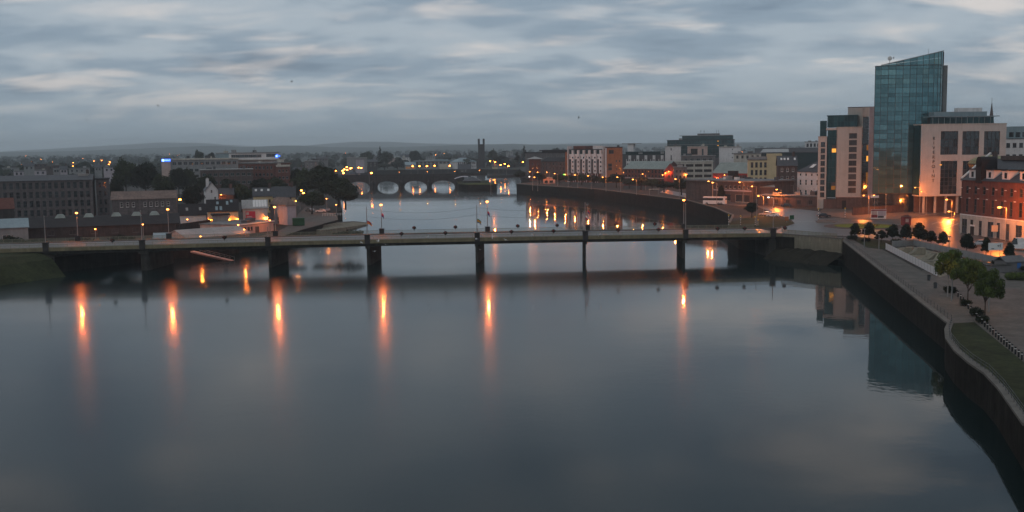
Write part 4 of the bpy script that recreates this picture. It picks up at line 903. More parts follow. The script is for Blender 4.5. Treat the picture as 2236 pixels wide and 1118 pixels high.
# ------------------------------------------------------------------ right bank, going upriver
def wall_lamp(b, x, z, m='sodium', r=0.14):      # a lit bulkhead lamp that belongs to its building
    hd = MB().box(x - 0.2, -0.5, z + 0.15, x + 0.2, -0.02, z + 0.3).build('wall_lamp', 'dark_metal', b.root); link('lens', lens_mesh(m, r), hd, (x, -0.45, z)); lamp_light(m, r, hd, (x, -0.45, z))
gw = Bld('white_townhouse', 'white Georgian townhouse with slate roof beside the cream apartment block', 'house', (1741, 1792), 375, (446, 436), RZ, 11, 'render_white', ('hip', 'slate', 4.2),
    front=lambda L, H: gr(4, 1, 0.95, 1.1, 0.2, L - 0.2, H - 2.0, H - 0.5) + gr(4, 1, 0.95, 2.3, 0.2, L - 0.2, H - 6.2, H - 2.8) + gr(4, 1, 0.95, 2.2, 0.2, L - 0.2, H - 10.6, H - 7.0), frame='white_trim')
MB().q((5.2, 1.3, gw.H + 1.75), (7.2, 1.3, gw.H + 1.75), (7.6, 3.2, gw.H + 3.1), (5.8, 3.2, gw.H + 3.1)).build('skylight', 'white_trim', gw.roof)
gd = Bld('dark_townhouse', 'tall dark brick Georgian house with rooflights left of the white townhouse', 'house', (1694, 1741), 361, (470, 462), RZ, 14, 'brick_brown', ('gx', 'slate', 4.2),
    front=lambda L, H: gr(3, 1, 0.95, 1.6, 0.6, L - 0.6, H - 3.4, H - 0.6) + gr(3, 2, 0.95, 2.1, 0.6, L - 0.6, 2.6, H - 3.8), glass='dim_glass', frame='white_trim')
for i, f in enumerate((0.15, 0.32, 0.5, 0.85)): gd.slopewin('skylight', 'white_trim', gd.L * f, gd.L * f + 0.8, 0.55, 0.75, 4.2)
wall_lamp(gd, gd.L * 0.25, 6.6)
cb = Bld('cream_office', 'cream yellow office block with grid of deep windows', 'building', (1632, 1680), 349, (515, 512), RZ, 13, 'cream_yellow', ('flat', 'flat_roof', 0.5), front=lambda L, H: gr(4, 4, 1.2, 2.5, 0.8, L - 0.8, 1.0, H - 0.6), glass='glass', frame='grey_block')
a = loc(cb, 1668, 340, 512) if False else None
bpy.context.view_layer.update()
q0, q1 = loc(cb, 1676, 336, 510), loc(cb, 1708, 336, 510)
cb.box('stair_tower', 'cream_yellow', q0.x, -0.6, 0, q1.x, 12, q0.z); cb.box('roof_rail', 'grey_metal', 0.5, 1, cb.H + 0.55, cb.L, 1.1, cb.H + 1.6)
wall_lamp(cb, q0.x + 1.5, 3.0)
rh = Bld('red_hall', 'dark red gabled hall with grey green roof', 'building', (1556, 1632), 377, (572, 556), RZ, 16, 'red_render', ('gx', 'green_roof', 5.4), front=lambda L, H: gr(6, 2, 1.3, 1.9, L * 0.58, L - 0.5, 1.0, H - 0.4), frame='dark_metal')
wall_lamp(rh, 3.0, 6.0)
cp_ = Bld('car_park', 'cream multi-deck car park with long open slots', 'building', (1474, 1557), 353, (648, 640), RZ, 18, 'pale_concrete', ('flat', 'pale_concrete', 0.3), front=lambda L, H: gr(4, 3, 4.6, 1.5, 0.4, L - 0.4, 3.4, H - 0.6), glass='black_paint', frame='dark_concrete')  # black sheets fill the open slots, painted for the shade inside the decks
rg = Bld('brick_office', 'long dark brick office with green metal roof and red gable end facing the quay', 'building', (1362, 1452), 368, (636, 612), RZ, 15, 'brick_red', ('gx', 'green_roof', 4.3),
    front=lambda L, H: gr(12, 1, 1.3, 1.9, 0.5, L - 0.5, H - 3.0, H - 0.3) + gr(12, 1, 1.3, 1.3, 0.5, L - 0.5, H - 5.4, H - 3.4) + gr(12, 1, 1.3, 1.7, 0.5, L - 0.5, H - 9.0, H - 6.2), frame='dark_metal')
rg.box('string_course', 'white_trim', 0, -0.08, rg.H - 5.75, rg.L, -0.004, rg.H - 5.55)
bpy.context.view_layer.update()
gb = Bld('red_gable_house', 'red gable-fronted block at the end of the long brick office', 'building', (1449, 1476), 372, (606, 602), RZ, 15, 'red_render', ('gy', 'green_roof', 4.2), front=lambda L, H: [(2.2, 3.2, 5.5, 7.2), (4.2, 5.2, 5.5, 7.2)], frame='dark_metal')
for x, z in ((0.7, 8.2), (2.6, 9.0)): wall_lamp(gb, x, z, r=0.16)
gk = Bld('grey_flats', 'grey rendered flats between the red gable and the brown station', 'building', (1470, 1500), 366, (598, 590), RZ, 10, 'grey_block', ('flat', 'flat_roof', 0.4), front=lambda L, H: gr(3, 3, 1.1, 1.4, 0.5, L - 0.5, 1.5, H - 0.5), frame='dark_metal')
wall_lamp(gk, gk.L - 0.8, 7.6, r=0.17)
bs = Bld('brown_station', 'low brown flat-roofed building with row of upper windows behind the white bus', 'building', (1498, 1645), 396, (462, 428), RZ, 24, 'brick_brown', ('flat', 'flat_roof', 0.5), front=lambda L, H: gr(8, 1, 1.3, 1.3, L * 0.45, L - 1.5, H - 3.2, H - 1.2) + [(L * 0.5, L * 0.68, 0.5, 3.4), (L * 0.75, L * 0.95, 0.3, 3.4, 'dim_glass')], glass='glass', frame='pale_concrete', ov=0.7)
bs.box('window_band', 'lilac_render', bs.L * 0.43, -0.08, bs.H - 3.9, bs.L - 1, -0.004, bs.H - 3.4)
bpy.context.view_layer.update()
for i, px in enumerate((1552, 1566, 1614)):
    q = loc(bs, px, 390, 450); bs.box('roof_vent', 'white_trim', q.x, 8, bs.H + 0.51, q.x + 1.8, 9.5, bs.H + 1.6)
q = loc(bs, 1578, 390, 450); bs.box('roof_tank', 'dark_roof', q.x - 1.5, 9.6, bs.H + 0.52, q.x + 2.5, 12, bs.H + 4.2)
bs2 = Bld('lean_to', 'low shed with pale sheet roof joined to the brown station', 'shed', (1648, 1690), 408, (432, 428), RZ, 12, 'brick_brown', ('mono', 'metal_roof', 1.6))
lw = Bld('yard_building', 'long low dark brick yard building along the road before the white townhouse', 'building', (1655, 1788), 428, (412, 396), RZ, 8, 'brick_brown', ('flat', 'flat_roof', 0.35), front=lambda L, H: gr(5, 1, 1.6, 1.6, 1, L - 1, 0.8, H - 1.2), glass='dim_glass', frame='dark_metal', ov=0.4)
# hotel with white bays
ht = Bld('bay_hotel', 'white and dark hotel with six projecting white window bays over slim columns', 'building', (1243, 1320), 330, (712, 690), RZ, 16, 'green_glass', ('flat', 'dark_roof', 0.4), z_top=27.2)
L, H = ht.L, ht.H
for i in range(6):
    x = 1.0 + i * (L - 1.6) / 6; w = (L - 1.6) / 6 - 0.5
    bay = MB(); z0_ = 6.3 - i * 0.05
    bay.box(x, -1.3, 15.4, x + w, -0.02, 18.9).box(x + w * 0.42, -1.3, z0_, x + w, -0.02, 15.4).box(x + w * 0.45, -1.1, 18.9, x + w * 0.82, -0.02, H - 0.2)
    o = bay.build('window_bay', 'render_white', ht.root)
    for j in range(4): MB().box(x + w * 0.62, -1.36, 7.2 + j * 2.9, x + w * 0.86, -1.302, 8.4 + j * 2.9).build('window', 'glass', o)
    MB().box(x + w * 0.12, -1.36, 16.0, x + w * 0.2, -1.302, 17.8).build('window', 'glass', o)
    ht.box('balcony', 'dark_metal', x + 0.1, -1.0, z0_ + 0.4, x + w * 0.40, -0.05, 14.4)
    for xx in (x + 0.4, x + w * 0.8): MB().box(xx - 0.12, -1.2, 0, xx + 0.12, -0.95, z0_ - 0.01).build('column', 'render_white', ht.root)
ht.box('ground_wall', 'brick_red', 0.3, -0.3, 0, L - 0.3, -0.01, 6.0)
for x in (-0.5, L - 0.4, L + 1.6): ht.box('white_fin', 'render_white', x, -1.5, 0, x + 0.5, 3, H + 1.0 + (1.5 if x < L else 0))
ht.box('roof_block', 'brick_red', 1.0, 3, H + 0.41, L * 0.4, 10, H + 2.6); ht.box('roof_frame', 'render_white', L * 0.6, 3, H + 0.41, L, 10, H + 2.5)
ob = Bld('orange_brick_block', 'orange brick block with dark recessed balconies right of the white bay hotel', 'building', (1322, 1359), 322, (692, 684), RZ, 16, 'brick_orange', ('flat', 'dark_roof', 0.4), front=lambda L, H: [(1.6, 4.0, z, z + 1.9, 'black_paint') for z in (1.4, 8.2, 10.6)] + [(2.0, 5.2, H - 4.0, H - 1.6, 'black_paint')] + [(6.6, 7.5, z, z + 1.1) for z in (5.6, 8.3, 11.0, 13.6)] + [(8.6, 9.5, z, z + 1.1) for z in (8.3, 13.6)] + [(0.3, 1.0, z, z + 1.2) for z in (1.6, 8.3)], frame='dark_metal')  # black panes put the shade of the balcony recesses into colour
wall_lamp(ob, ob.L - 0.5, 4.6)
# blocks behind the quay row
wb = Bld('white_bay_flats', 'white flats with stepped bays and teal glass attic behind the green roofed office', 'building', (1358, 1452), 338, (772, 760), RZ, 14, 'dark_metal', ('flat', 'green_glass', 0.6))
for i in range(5):
    x = 1.0 + i * (wb.L - 2) / 5; w = (wb.L - 2) / 5; o = MB().box(x + w * .42, -1.0, 6, x + w, -0.02, wb.H - 3.2).box(x + w * .7, -1.0, wb.H - 3.2, x + w, -0.02, wb.H - 0.4).build('window_bay', 'render_white', wb.root)
    for j in range(3): MB().box(x + w * .5, -1.06, 6.8 + j * 3, x + w * .7, -1.002, 8.0 + j * 3).build('window', 'glass', o); MB().box(x + w * .8, -1.06, 6.8 + j * 3, x + w * .92, -1.002, 8.0 + j * 3).build('window', 'glass', o)
wb.box('attic', 'green_glass', 2, 3, wb.H + 0.61, wb.L, 12, wb.H + 2.4)
bpy.context.view_layer.update()
q = loc(wb, 1372, 312, 770); wb.box('stair_tower', 'render_white', q.x - 2, 5, 0, q.x + 2.5, 10, q.z - 0.8); wb.box('stair_roof', 'grey_metal', q.x - 6, 4, q.z - 0.79, q.x + 7, 11, q.z - 0.3)
ws = Bld('white_slab_block', 'plain white slab block left of the dark glass offices', 'building', (1452, 1487), 320, (744, 736), RZ, 14, 'render_white', ('flat', 'pale_concrete', 0.3), front=lambda L, H: [(3.6, 4.3, H - 2.6, H - 1.0), (3.6, 4.4, H - 9.5, H - 6)], frame='dark_metal')
dg = Bld('glass_offices', 'dark teal glass office block with rooftop plant rising above the quay row', 'building', (1457, 1602), 306, (830, 818), RZ, 26, 'dark_metal', ('flat', 'dark_roof', 0.4))
for i in range(22):
    for j in range(4):
        x = dg.L * i / 22; MB().box(x + 0.06, -0.14, dg.H - 3.3 * (j + 1) - j * 0.2, x + dg.L / 22 - 0.06, -0.02, dg.H - 3.3 * j - j * 0.2 - 0.15).build('pane', 'amber_window' if (i, j) in ((17, 0), (17, 2)) and False else 'green_glass', dg.root)
dg.box('floor_band', 'grey_metal', -0.3, -0.4, dg.H - 3.45, dg.L, -0.15, dg.H - 3.25)
dg.box('upper_storey', 'green_glass', dg.L * 0.22, 4, dg.H + 0.41, dg.L - 0.6, 22, dg.H + 3.4); dg.box('upper_roof', 'grey_metal', dg.L * 0.18, 3.4, dg.H + 3.41, dg.L * 0.98, 22.5, dg.H + 3.8)
dg.box('plant_room', 'grey_block', dg.L * 0.45, 6, dg.H + 3.81, dg.L * 0.78, 18, dg.H + 5.2)
for f in (0.5, 0.55, 0.74, 0.77): MB().tube((dg.L * f, 8, dg.H + 5.2), (dg.L * f, 8, dg.H + 8), 0.1).tube((dg.L * f - .6, 8, dg.H + 7), (dg.L * f + .6, 8, dg.H + 7), 0.06).build('antenna', 'dark_metal', dg.root)
for z in (dg.H - 1.2, dg.H - 4.6): MB().box(dg.L * 0.76, -0.3, z, dg.L * 0.76 + 0.8, -0.16, z + 0.5).build('lit_window', 'amber_window', dg.root)
pf = Bld('pink_frame_block', 'pale pink box-framed building with deep dark opening in front of the glass offices', 'building', (1501, 1545), 320, (724, 716), RZ, 12, 'pink_render', ('flat', 'pale_concrete', 0.3), front=lambda L, H: [(2.0, 6.6, H - 5.4, H - 1.4, 'black_paint'), (9.4, 10.6, H - 6, H - 1.6, 'glass')], frame='dark_metal')  # the deep opening is a shallow black sheet painted for its shade
pg = MB().box(0, 0, 0, 0.3, 0.1, 0.5).build('green_light', 'green_sign', pf.root); pg.location = (0.6, -0.15, pf.H - 6)
wk = Bld('white_block', 'plain white block with three tiny windows right of the glass offices', 'building', (1570, 1618), 321, (706, 700), RZ, 12, 'render_white', ('flat', 'pale_concrete', 0.3), front=lambda L, H: [(8.2, 8.8, H - 1.9 - k * 2.7, H - 1.2 - k * 2.7) for k in range(3)], frame='dark_metal')
gm = Bld('grey_mid_block', 'low grey block below the pink framed building', 'building', (1487, 1562), 341, (690, 684), RZ, 14, 'grey_block', ('flat', 'flat_roof', 0.4), front=lambda L, H: gr(5, 2, 2.2, 1.6, 1, L - 1, H - 7, H - 0.6), frame='grey_metal')
lc = Bld('low_cream_row', 'low cream row with small square windows behind the cream office', 'building', (1602, 1662), 336, (640, 636), RZ, 10, 'pale_concrete', ('flat', 'flat_roof', 0.5), front=lambda L, H: gr(5, 1, 1.3, 1.7, 0.5, L - 0.5, H - 3.2, H - 0.4), frame='dark_metal')
st = Bld('market_hall', 'long dark hall with pale sheet roof behind the dark townhouse', 'building', (1650, 1790), 333, (800, 790), RZ, 30, 'green_glass', ('mono', 'dark_roof', 3.4), ov=1.0)
bpy.context.view_layer.update()
mb = MB(); q0, q1 = loc(st, 1660, 330, 800), loc(st, 1722, 330, 800); mb.q((q0.x, -0.5, st.H + 0.3), (q1.x, -0.5, st.H + 0.3), (q1.x + 0.5, 20, st.H + 2.7), (q0.x + 2.5, 20, st.H + 2.7)); mb.build('pale_roof_sheet', 'metal_roof', st.roof)
fw_ = Bld('far_white_block', 'small white office block with upright windows on the skyline left of the cream apartments', 'building', (1757, 1792), 310, 905, RZ, 14, 'render_white', ('flat', 'flat_roof', 0.4), front=lambda L, H: gr(4, 4, 1.8, 2.9, 0.8, L - 0.5, H - 16, H - 0.8), frame='dark_metal')
# left end of the quay row
lg = Bld('long_grey_hall', 'long grey hall with ribbed upper wall at the upstream end of the quay', 'building', (1147, 1240), 334, (800, 770), RZ, 20, 'grey_block', ('flat', 'dark_roof', 0.6), front=lambda L, H: gr(24, 1, 0.5, 3.4, 1, L - 1, H - 4.4, H - 0.6), glass='black_paint', frame='render_grey')
lg.box('roof_hump', 'dark_roof', lg.L * 0.25, 4, lg.H + 0.61, lg.L * 0.9, 16, lg.H + 2.2)
hp = Bld('hip_tower_block', 'square brick corner tower with wide pale hipped roof at the upstream quay', 'building', (1155, 1181), 347, (742, 738), RZ, 9, 'brick_red', ('hip', 'metal_roof', 1.7), ov=1.3, front=lambda L, H: gr(2, 4, 1.0, 1.4, 0.8, L - 0.8, 2, H - 2), frame='dark_metal')
bq = Bld('brick_quay_flats', 'dark brick quay flats lit orange at street level beside the bay hotel', 'building', (1181, 1236), 352, (735, 716), RZ, 13, 'brick_brown', ('gx', 'dark_roof', 2.6), front=lambda L, H: gr(7, 4, 1.0, 1.6, 0.6, L - 0.6, 1.6, H - 0.5), frame='dark_metal')
MB().box(0, 0, 0, 2.0, 0.2, 0.7).build('green_sign', 'green_sign', bq.root).location = (bq.L - 2.6, -0.4, 4.6)
bq2 = Bld('brick_infill', 'narrow brick block between the quay flats and the white bay hotel', 'building', (1234, 1243), 332, (716, 712), RZ, 12, 'brick_orange', ('flat', 'dark_roof', 0.4), front=lambda L, H: gr(1, 5, 0.9, 1.4, 0.5, L - 0.5, 2, H - 1), frame='dark_metal')
kq = Bld('quay_kiosk', 'low flat-roofed kiosk lit orange on the quay', 'kiosk', (1186, 1212), 388, (690, 684), RZ, 5, 'pink_render', ('flat', 'pale_concrete', 0.25), front=lambda L, H: [(1, 3, 0.5, 2.0), (4, 6.5, 0.5, 2.0)], ov=0.8)

# ------------------------------------------------------------------ left bank
ml = Bld('stone_mill', 'long four-storey grey stone mill with rows of tall windows on the left bank', 'mill', (-30, 207), 394, (404, 416), LZ, 16, 'mill_stone', ('gx', 'slate', 1.9), front=lambda L, H: gr(16, 4, 1.35, 2.45, 0.5, L - 0.6, 0.8, H - 0.3), right=lambda L, H: gr(4, 4, 1.2, 2.3, 1, L - 1, 0.8, H - 0.3), glass='glass', frame='dark_metal', ov=0.3)
for i in range(1): ml.box('roof_hatch', 'metal_roof', ml.L - 5.5, 5.6, ml.H + 1.2, ml.L - 1.6, 9, ml.H + 2.2)
ml2 = Bld('stone_mill_wing', 'windowless stone stair wing at the right end of the mill', 'mill', (209, 243), 392, (420, 424), LZ, 12, 'mill_stone', ('flat', 'dark_roof', 0.5), front=lambda L, H: gr(2, 4, 1.0, 2.0, 0.5, L - 0.5, 1.0, H - 0.4))
lr = Bld('stone_range', 'low stone range with ribbed rust-grey roof right of the mill', 'building', (243, 386), 433, (398, 404), LZ, 10, 'mill_stone', ('gx', 'rust_roof', 2.7), front=lambda L, H: gr(9, 1, 1.05, 1.75, 2.5, L - 2.0, H - 3.6, H - 1.0, skip=((3, 0),)) + [(8, 9, 0.6, 2.0, 'door'), (14, 15, 0.6, 2.0, 'door')], glass='dim_glass', frame='white_trim')
ls = Bld('long_shed', 'very long low dark shed with a row of pale roof domes near the bridge', 'shed', (55, 392), 492, (318, 326), LZ, 18, 'dark_stone', ('gx', 'dark_roof', 2.6), front=lambda L, H: gr(5, 1, 2.0, 1.4, 4, L - 10, 1.0, H - 1.0), glass='dim_glass', frame='dark_metal')
bpy.context.view_layer.update()
for px in (132, 193, 253, 298, 338):
    q = loc(ls, px, 470, 327); m_ = MB(); b0 = [(q.x - 1.6, 7.2), (q.x + 1.6, 7.2), (q.x + 1.6, 10.6), (q.x - 1.6, 10.6)]; t0 = [(q.x - 0.8, 8.2), (q.x + 0.8, 8.2), (q.x + 0.8, 9.6), (q.x - 0.8, 9.6)]
    z_ = ls.H + 2.2
    for k in range(4): j = (k + 1) % 4; m_.q((*b0[k], z_), (*b0[j], z_), (*t0[j], z_ + 1.15), (*t0[k], z_ + 1.15))
    m_.q(*[(*t, z_ + 1.15) for t in t0]); m_.build('roof_dome', 'green_roof', ls.roof)
wsd = Bld('pale_shed', 'pale block shed with blue-grey sheet roof at the left picture edge', 'shed', (-60, 61), 497, (300, 302), LZ, 12, 'render_grey', ('gx', 'blue_roof', 2.2), front=lambda L, H: [(7.5, 9.6, 0.2, 2.6, 'door')], frame='white_trim')
rdk = Bld('dark_gable_house', 'dark house with rusty red roof in front of the mill at the left edge', 'house', (-50, 30), 455, (366, 366), LZ, 10, 'dark_stone', ('gx', 'red_roof' if False else 'brick_red', 3.4))
wsh = Bld('white_gabled_house', 'tall white gabled house standing among dark trees', 'house', (449, 476), 414, (436, 430), LZ, 12, 'render_white', ('gy', 'slate', 3.2), front=lambda L, H: [(1.6, 2.3, H - 5.5, H - 4.0), (3.3, 4.0, H - 4.6, H - 3.0), (2.0, 2.7, H - 1.4, H + 0.0 - 0.2)], frame='white_trim')
wsh.chimney(wsh.L / 2 - 1.6, 1.0, wsh.H + 1.2, 1.2, 3.2, 'render_white')
crow = Bld('cream_terrace', 'cream two-storey terrace with slate roof and three rooflights', 'house', (553, 596), 427, (436, 434), LZ, 10, 'cream_yellow', ('gx', 'slate', 3.2), front=lambda L, H: gr(4, 1, 0.75, 1.3, 0.5, L - 0.5, H - 3.4, H - 1.2) + gr(4, 1, 0.9, 1.5, 0.5, L - 0.5, 0.6, 3), frame='dark_metal')
for f in (0.08, 0.38, 0.72): crow.slopewin('skylight', 'white_trim', crow.L * f, crow.L * f + 0.9, 0.55, 0.78, 3.2)
crow2 = Bld('cream_house', 'taller cream house with plain grey roof at the right end of the terrace', 'house', (597, 645), 429, (430, 426), LZ, 10, 'cream_yellow', ('gx', 'slate', 4.0), front=lambda L, H: gr(3, 1, 0.8, 1.2, 0.8, L - 0.8, H - 1.9, H - 0.2) + gr(3, 1, 0.8, 1.4, 0.8, L - 0.8, 0.8, 3), frame='dark_metal')
bh = Bld('brown_hip_shed', 'brown warehouse with pale hipped roof in front of the cream houses', 'shed', (590, 644), 447, (372, 362), LZ, 14, 'lilac_render', ('hip', 'rust_roof', 2.6), front=lambda L, H: [(5, 6.4, 0.1, 2.6, 'door')], frame='pale_concrete', ov=0.4)
ps = Bld('sheet_roof_shed', 'shed with pale ribbed roof carrying a block of roof panels', 'shed', (530, 584), 454, (366, 360), LZ, 12, 'cream', ('gx', 'metal_roof', 2.6), front=lambda L, H: [], right=lambda L, H: [])
for i in range(5): ps.slopewin('roof_panel', 'white_trim', ps.L * (0.42 + i * 0.115), ps.L * (0.42 + i * 0.115) + 0.85, 0.12, 0.92, 2.6, 0.1)
wall_lamp(ps, ps.L - 0.6, 2.7)
dk = Bld('skylight_house', 'cream gabled building with black roof dotted with rooflights', 'building', (453, 520), 460, (356, 350), LZ, 12, 'cream_yellow', ('gx', 'dark_roof', 3.6), front=lambda L, H: [(0.7, 1.6, 0.9, 2.8), (8.6, 9.5, 0.4, 2.8)], frame='white_trim')
for x, a, b in ((2.6, 0.05, 0.36), (3.0, 0.55, 0.78), (4.0, 0.05, 0.36), (6.2, 0.5, 0.8), (7.6, 0.7, 0.9)): dk.slopewin('skylight', 'blue_roof', x, x + 0.8, a, b, 3.6)
for x in (0.9, 6.8, 9.6): wall_lamp(dk, x, 2.9, r=0.11)
dk2 = Bld('black_roof_shed', 'white walled shed with black roof and two rooflights', 'shed', (392, 450), 468, (366, 360), LZ, 11, 'render_white', ('gx', 'dark_roof', 3.4), front=lambda L, H: [(5, 6, 0.8, 1.5)], frame='dark_metal')
for f in (0.25, 0.75): dk2.slopewin('skylight', 'metal_roof', dk2.L * f, dk2.L * f + 0.8, 0.35, 0.62, 3.4)
ol = Bld('gate_lodge', 'small grey lodge with white bay window in the left yard', 'building', (464, 499), 470, (342, 338), LZ, 5, 'render_grey', ('flat', 'dark_roof', 0.4), front=lambda L, H: [(1.4, 3.8, 0.9, 2.1)], frame='white_trim', ov=0.5)
fl_ = Bld('flat_roof_depot', 'flat-roofed pink depot with white roof edge by the left street', 'building', (520, 597), 488, (322, 338), LZ, 15, 'pink_render', ('flat', 'flat_roof', 0.35), front=lambda L, H: [(2.6, 3.8, 1.0, 2.2), (4.4, 5.6, 1.0, 2.2), (6.0, 7.0, 1.0, 2.2), (8.2, 10.2, 0.05, 2.0, 'door')], frame='dark_metal', ov=0.3)
fl_.box('roof_edge', 'white_trim', -0.35, -0.4, fl_.H, fl_.L + 0.35, -0.31, fl_.H + 0.4)
wl = Bld('low_metal_shed', 'long low shed with pale metal roof right behind the left bridge railing', 'shed', (408, 545), 514, (292, 306), LZ, 13, 'pink_render', ('gx', 'metal_roof', 1.9), front=lambda L, H: [(11, 12.5, 0.6, 1.6)], frame='dark_metal')
sm_ = Bld('corrugated_lean_to', 'little grey lean-to beside the low metal shed', 'shed', (336, 392), 520, (296, 297), LZ, 6, 'dark_concrete', ('mono', 'blue_roof', 1.2))
yw = thing('yard_wall', 'dark stone yard wall between the long shed and the lodge', 'wall'); a, b = G(385, 512, LZ), G(460, 500, LZ); d = b - a; L_ = math.hypot(d.x, d.y); ang = math.atan2(d.y, d.x)
for i in range(6): link('wall_panel', MB().box(0.01, 0, 0, L_ / 6 - 0.01, 0.4, 3.0).mesh('wall_panel', 'dark_stone') if i == 0 else bpy.data.meshes['wall_panel'] if False else MB().box(0.01, 0, 0, L_ / 6 - 0.01, 0.4, 3.0).mesh('wall_panel', 'dark_stone'), yw, (a.x + d.x * i / 6, a.y + d.y * i / 6, LZ), ang)
link('coping', MB().box(0, -0.06, 3.01, L_, 0.46, 3.15).mesh('coping', 'dark_concrete'), yw, (a.x, a.y, LZ), ang)
# office block with the blue sign
of = Bld('blue_sign_offices', 'wide pale office block with blue lit sign on its left corner', 'building', (372, 520), 349, (640, 632), LZ, 18, 'render_grey', ('flat', 'pale_concrete', 0.9), front=lambda L, H: gr(12, 1, 2.2, 1.9, 0.6, L - 0.6, H - 3.4, H - 0.6) + gr(12, 4, 2.2, 1.7, 0.6, L - 0.6, 2, H - 4.4), glass='glass', frame='grey_metal', ov=0.4)
bpy.context.view_layer.update()
q = loc(of, 354, 349, 640); of.box('end_wall', 'pink_render', q.x, -1.0, 0, -0.02, 17, of.H + 0.85)
sg = thing('blue_sign', 'long blue lit sign with round emblem on the office corner', 'sign', of.root.matrix_world @ Vector((q.x + 0.1, -1.15, of.H + 0.1))); sg.rotation_euler = (0, 0, of.th)
MB().box(0, -0.2, -0.8, 5.2, 0, 0.8).build('panel', 'blue_sign', sg); MB().tube((0.95, -0.3, 0), (0.95, -0.21, 0), 0.75, n=18).build('emblem', 'pale_blue_sign', sg)
for k, ch in enumerate('HOVA'): letter(ch, 1.15, 'pale_blue_sign', sg, (2.25 + k * 0.78, -0.26, -0.4), depth=0.03)
of2 = Bld('upper_offices', 'white penthouse office storey with ribbon windows above the blue sign offices', 'building', (472, 608), 334, (662, 655), LZ, 15, 'render_white', ('flat', 'grey_metal', 0.4), front=lambda L, H: gr(7, 1, 2.8, 1.8, L * 0.24, L * 0.72, H - 3.0, H - 0.8) + [(L * 0.8, L * 0.97, H - 2.6, H - 0.7)], frame='grey_metal', ov=0.6)
bpy.context.view_layer.update()
of2.box('blue_end', 'blue_roof', -0.1, -0.3, of2.H - 3.6, of2.L * 0.2, 0.0, of2.H - 0.2)
of2.box('terrace', 'pale_concrete', of2.L * 0.15, -3, of2.H - 4.5, of2.L + 4, 0, of2.H - 4.1)
sg2 = thing('round_blue_sign', 'small round blue lit sign at the right end of the white penthouse storey', 'sign', of2.root.matrix_world @ Vector((of2.L * 0.97, -0.3, of2.H - 2.2))); MB().tube((0, -0.2, 0), (0, 0, 0), 1.0, n=18).build('disc', 'blue_sign', sg2); MB().tube((0, -0.3, 0), (0, -0.21, 0), 0.55, n=16).build('emblem', 'pale_blue_sign', sg2); MB().tube((1.6, -0.2, 0), (1.6, 0, 0), 0.6, n=14).build('small_disc', 'blue_sign', sg2)
br = Bld('brick_terraces', 'stepped dark red brick flats right of the blue sign offices', 'building', (520, 628), 357, (622, 612), LZ, 16, 'brick_red', ('flat', 'flat_roof', 0.5), front=lambda L, H: gr(9, 4, 1.5, 1.6, 0.6, L - 0.6, 1.5, H - 0.4), frame='grey_metal')
br2 = Bld('brick_stepdown', 'lower brick terrace with green glazed strip below the blue sign offices', 'building', (437, 552), 371, (598, 592), LZ, 14, 'brick_brown', ('flat', 'metal_roof', 0.5), front=lambda L, H: gr(9, 3, 2.0, 1.7, 0.6, L - 0.6, 1.0, H - 0.3), glass='green_glass', frame='grey_metal')
br3 = Bld('brick_corner_flats', 'dark brick corner flats with white roof band at the right end of the terraces', 'building', (604, 632), 364, (588, 584), LZ, 12, 'brick_red', ('flat', 'pale_concrete', 0.9), front=lambda L, H: gr(3, 4, 1.3, 1.4, 0.5, L - 0.5, 1.0, H - 0.4), frame='grey_metal')
lk = Bld('lock_cottage', 'low grey cottage with a lamp beside the white gabled house', 'house', (478, 510), 424, (440, 438), LZ, 8, 'brick_brown', ('gx', 'slate', 2.4))
bill = thing('red_billboard', 'small red billboard with pale lettering in the left yard', 'billboard', W(547, 470, 346)); 
MB().box(-1.6, 0, -1.3, 1.6, 0.15, 1.3).build('panel', 'red_paint', bill); MB().box(-1.4, -0.02, 0.1, -0.5, -0.001, 1.0).build('printed_square', 'pink_render', bill); MB().box(-1.3, -0.02, -0.6, 0.5, -0.001, -0.35).build('printed_line', 'pink_render', bill); MB().box(-1.3, -0.02, -1.0, 0.1, -0.001, -0.8).build('printed_line', 'pink_render', bill)
zb_ = bill.location.z - LZ
for x in (-1.2, 1.2): MB().box(x - .08, 0.16, -zb_, x + .08, 0.3, 1.2).build('leg', 'dark_metal', bill)

# ------------------------------------------------------------------ houses, landmarks and club houses upriver
tw = thing('cathedral_tower', 'dark square church tower with tall corner turrets on the skyline', 'church', (W(1051, 320, 1320).x, 1320, NZ)); zt_ = W(1051, 320, 1320).z - NZ; zc_ = W(1051, 303, 1320).z - NZ; hw = 14 * 1320 / F / 2
MB().box(-hw, -hw, 0, hw, hw, zt_ + 3).build('tower_shaft', 'dark_stone', tw)
for sx in (-1, 1):
    for sy in (-1, 1): c = sx * (hw - 1.0), sy * (hw - 1.0); MB().box(c[0] - 1.15, c[1] - 1.15, zt_ + 3.01, c[0] + 1.15, c[1] + 1.15, zc_).build('turret', 'dark_stone', tw)
MB().box(-14, -6, 0, hw, 22, zt_ * 0.42).build('nave', 'dark_stone', tw)
for z in (zt_ * 0.62, zt_ * 0.85): MB().box(-0.8, -hw - 0.05, z, 0.8, -hw + 0.02, z + 3).build('belfry_window', 'black_paint', tw)
cr = Bld('white_court_house', 'white two-storey classical building with blue hipped roof beyond the arch bridge', 'building', (998, 1040), 353, (1255, 1268), NZ, 20, 'render_white', ('hip', 'blue_roof', 4.6), front=lambda L, H: gr(9, 1, 1.1, 2.0, 0.5, L - 0.5, H - 3.0, H - 0.4) + gr(9, 1, 1.1, 2.2, 0.5, L - 0.5, 1, 4.4), frame='dark_metal', ov=0.8)
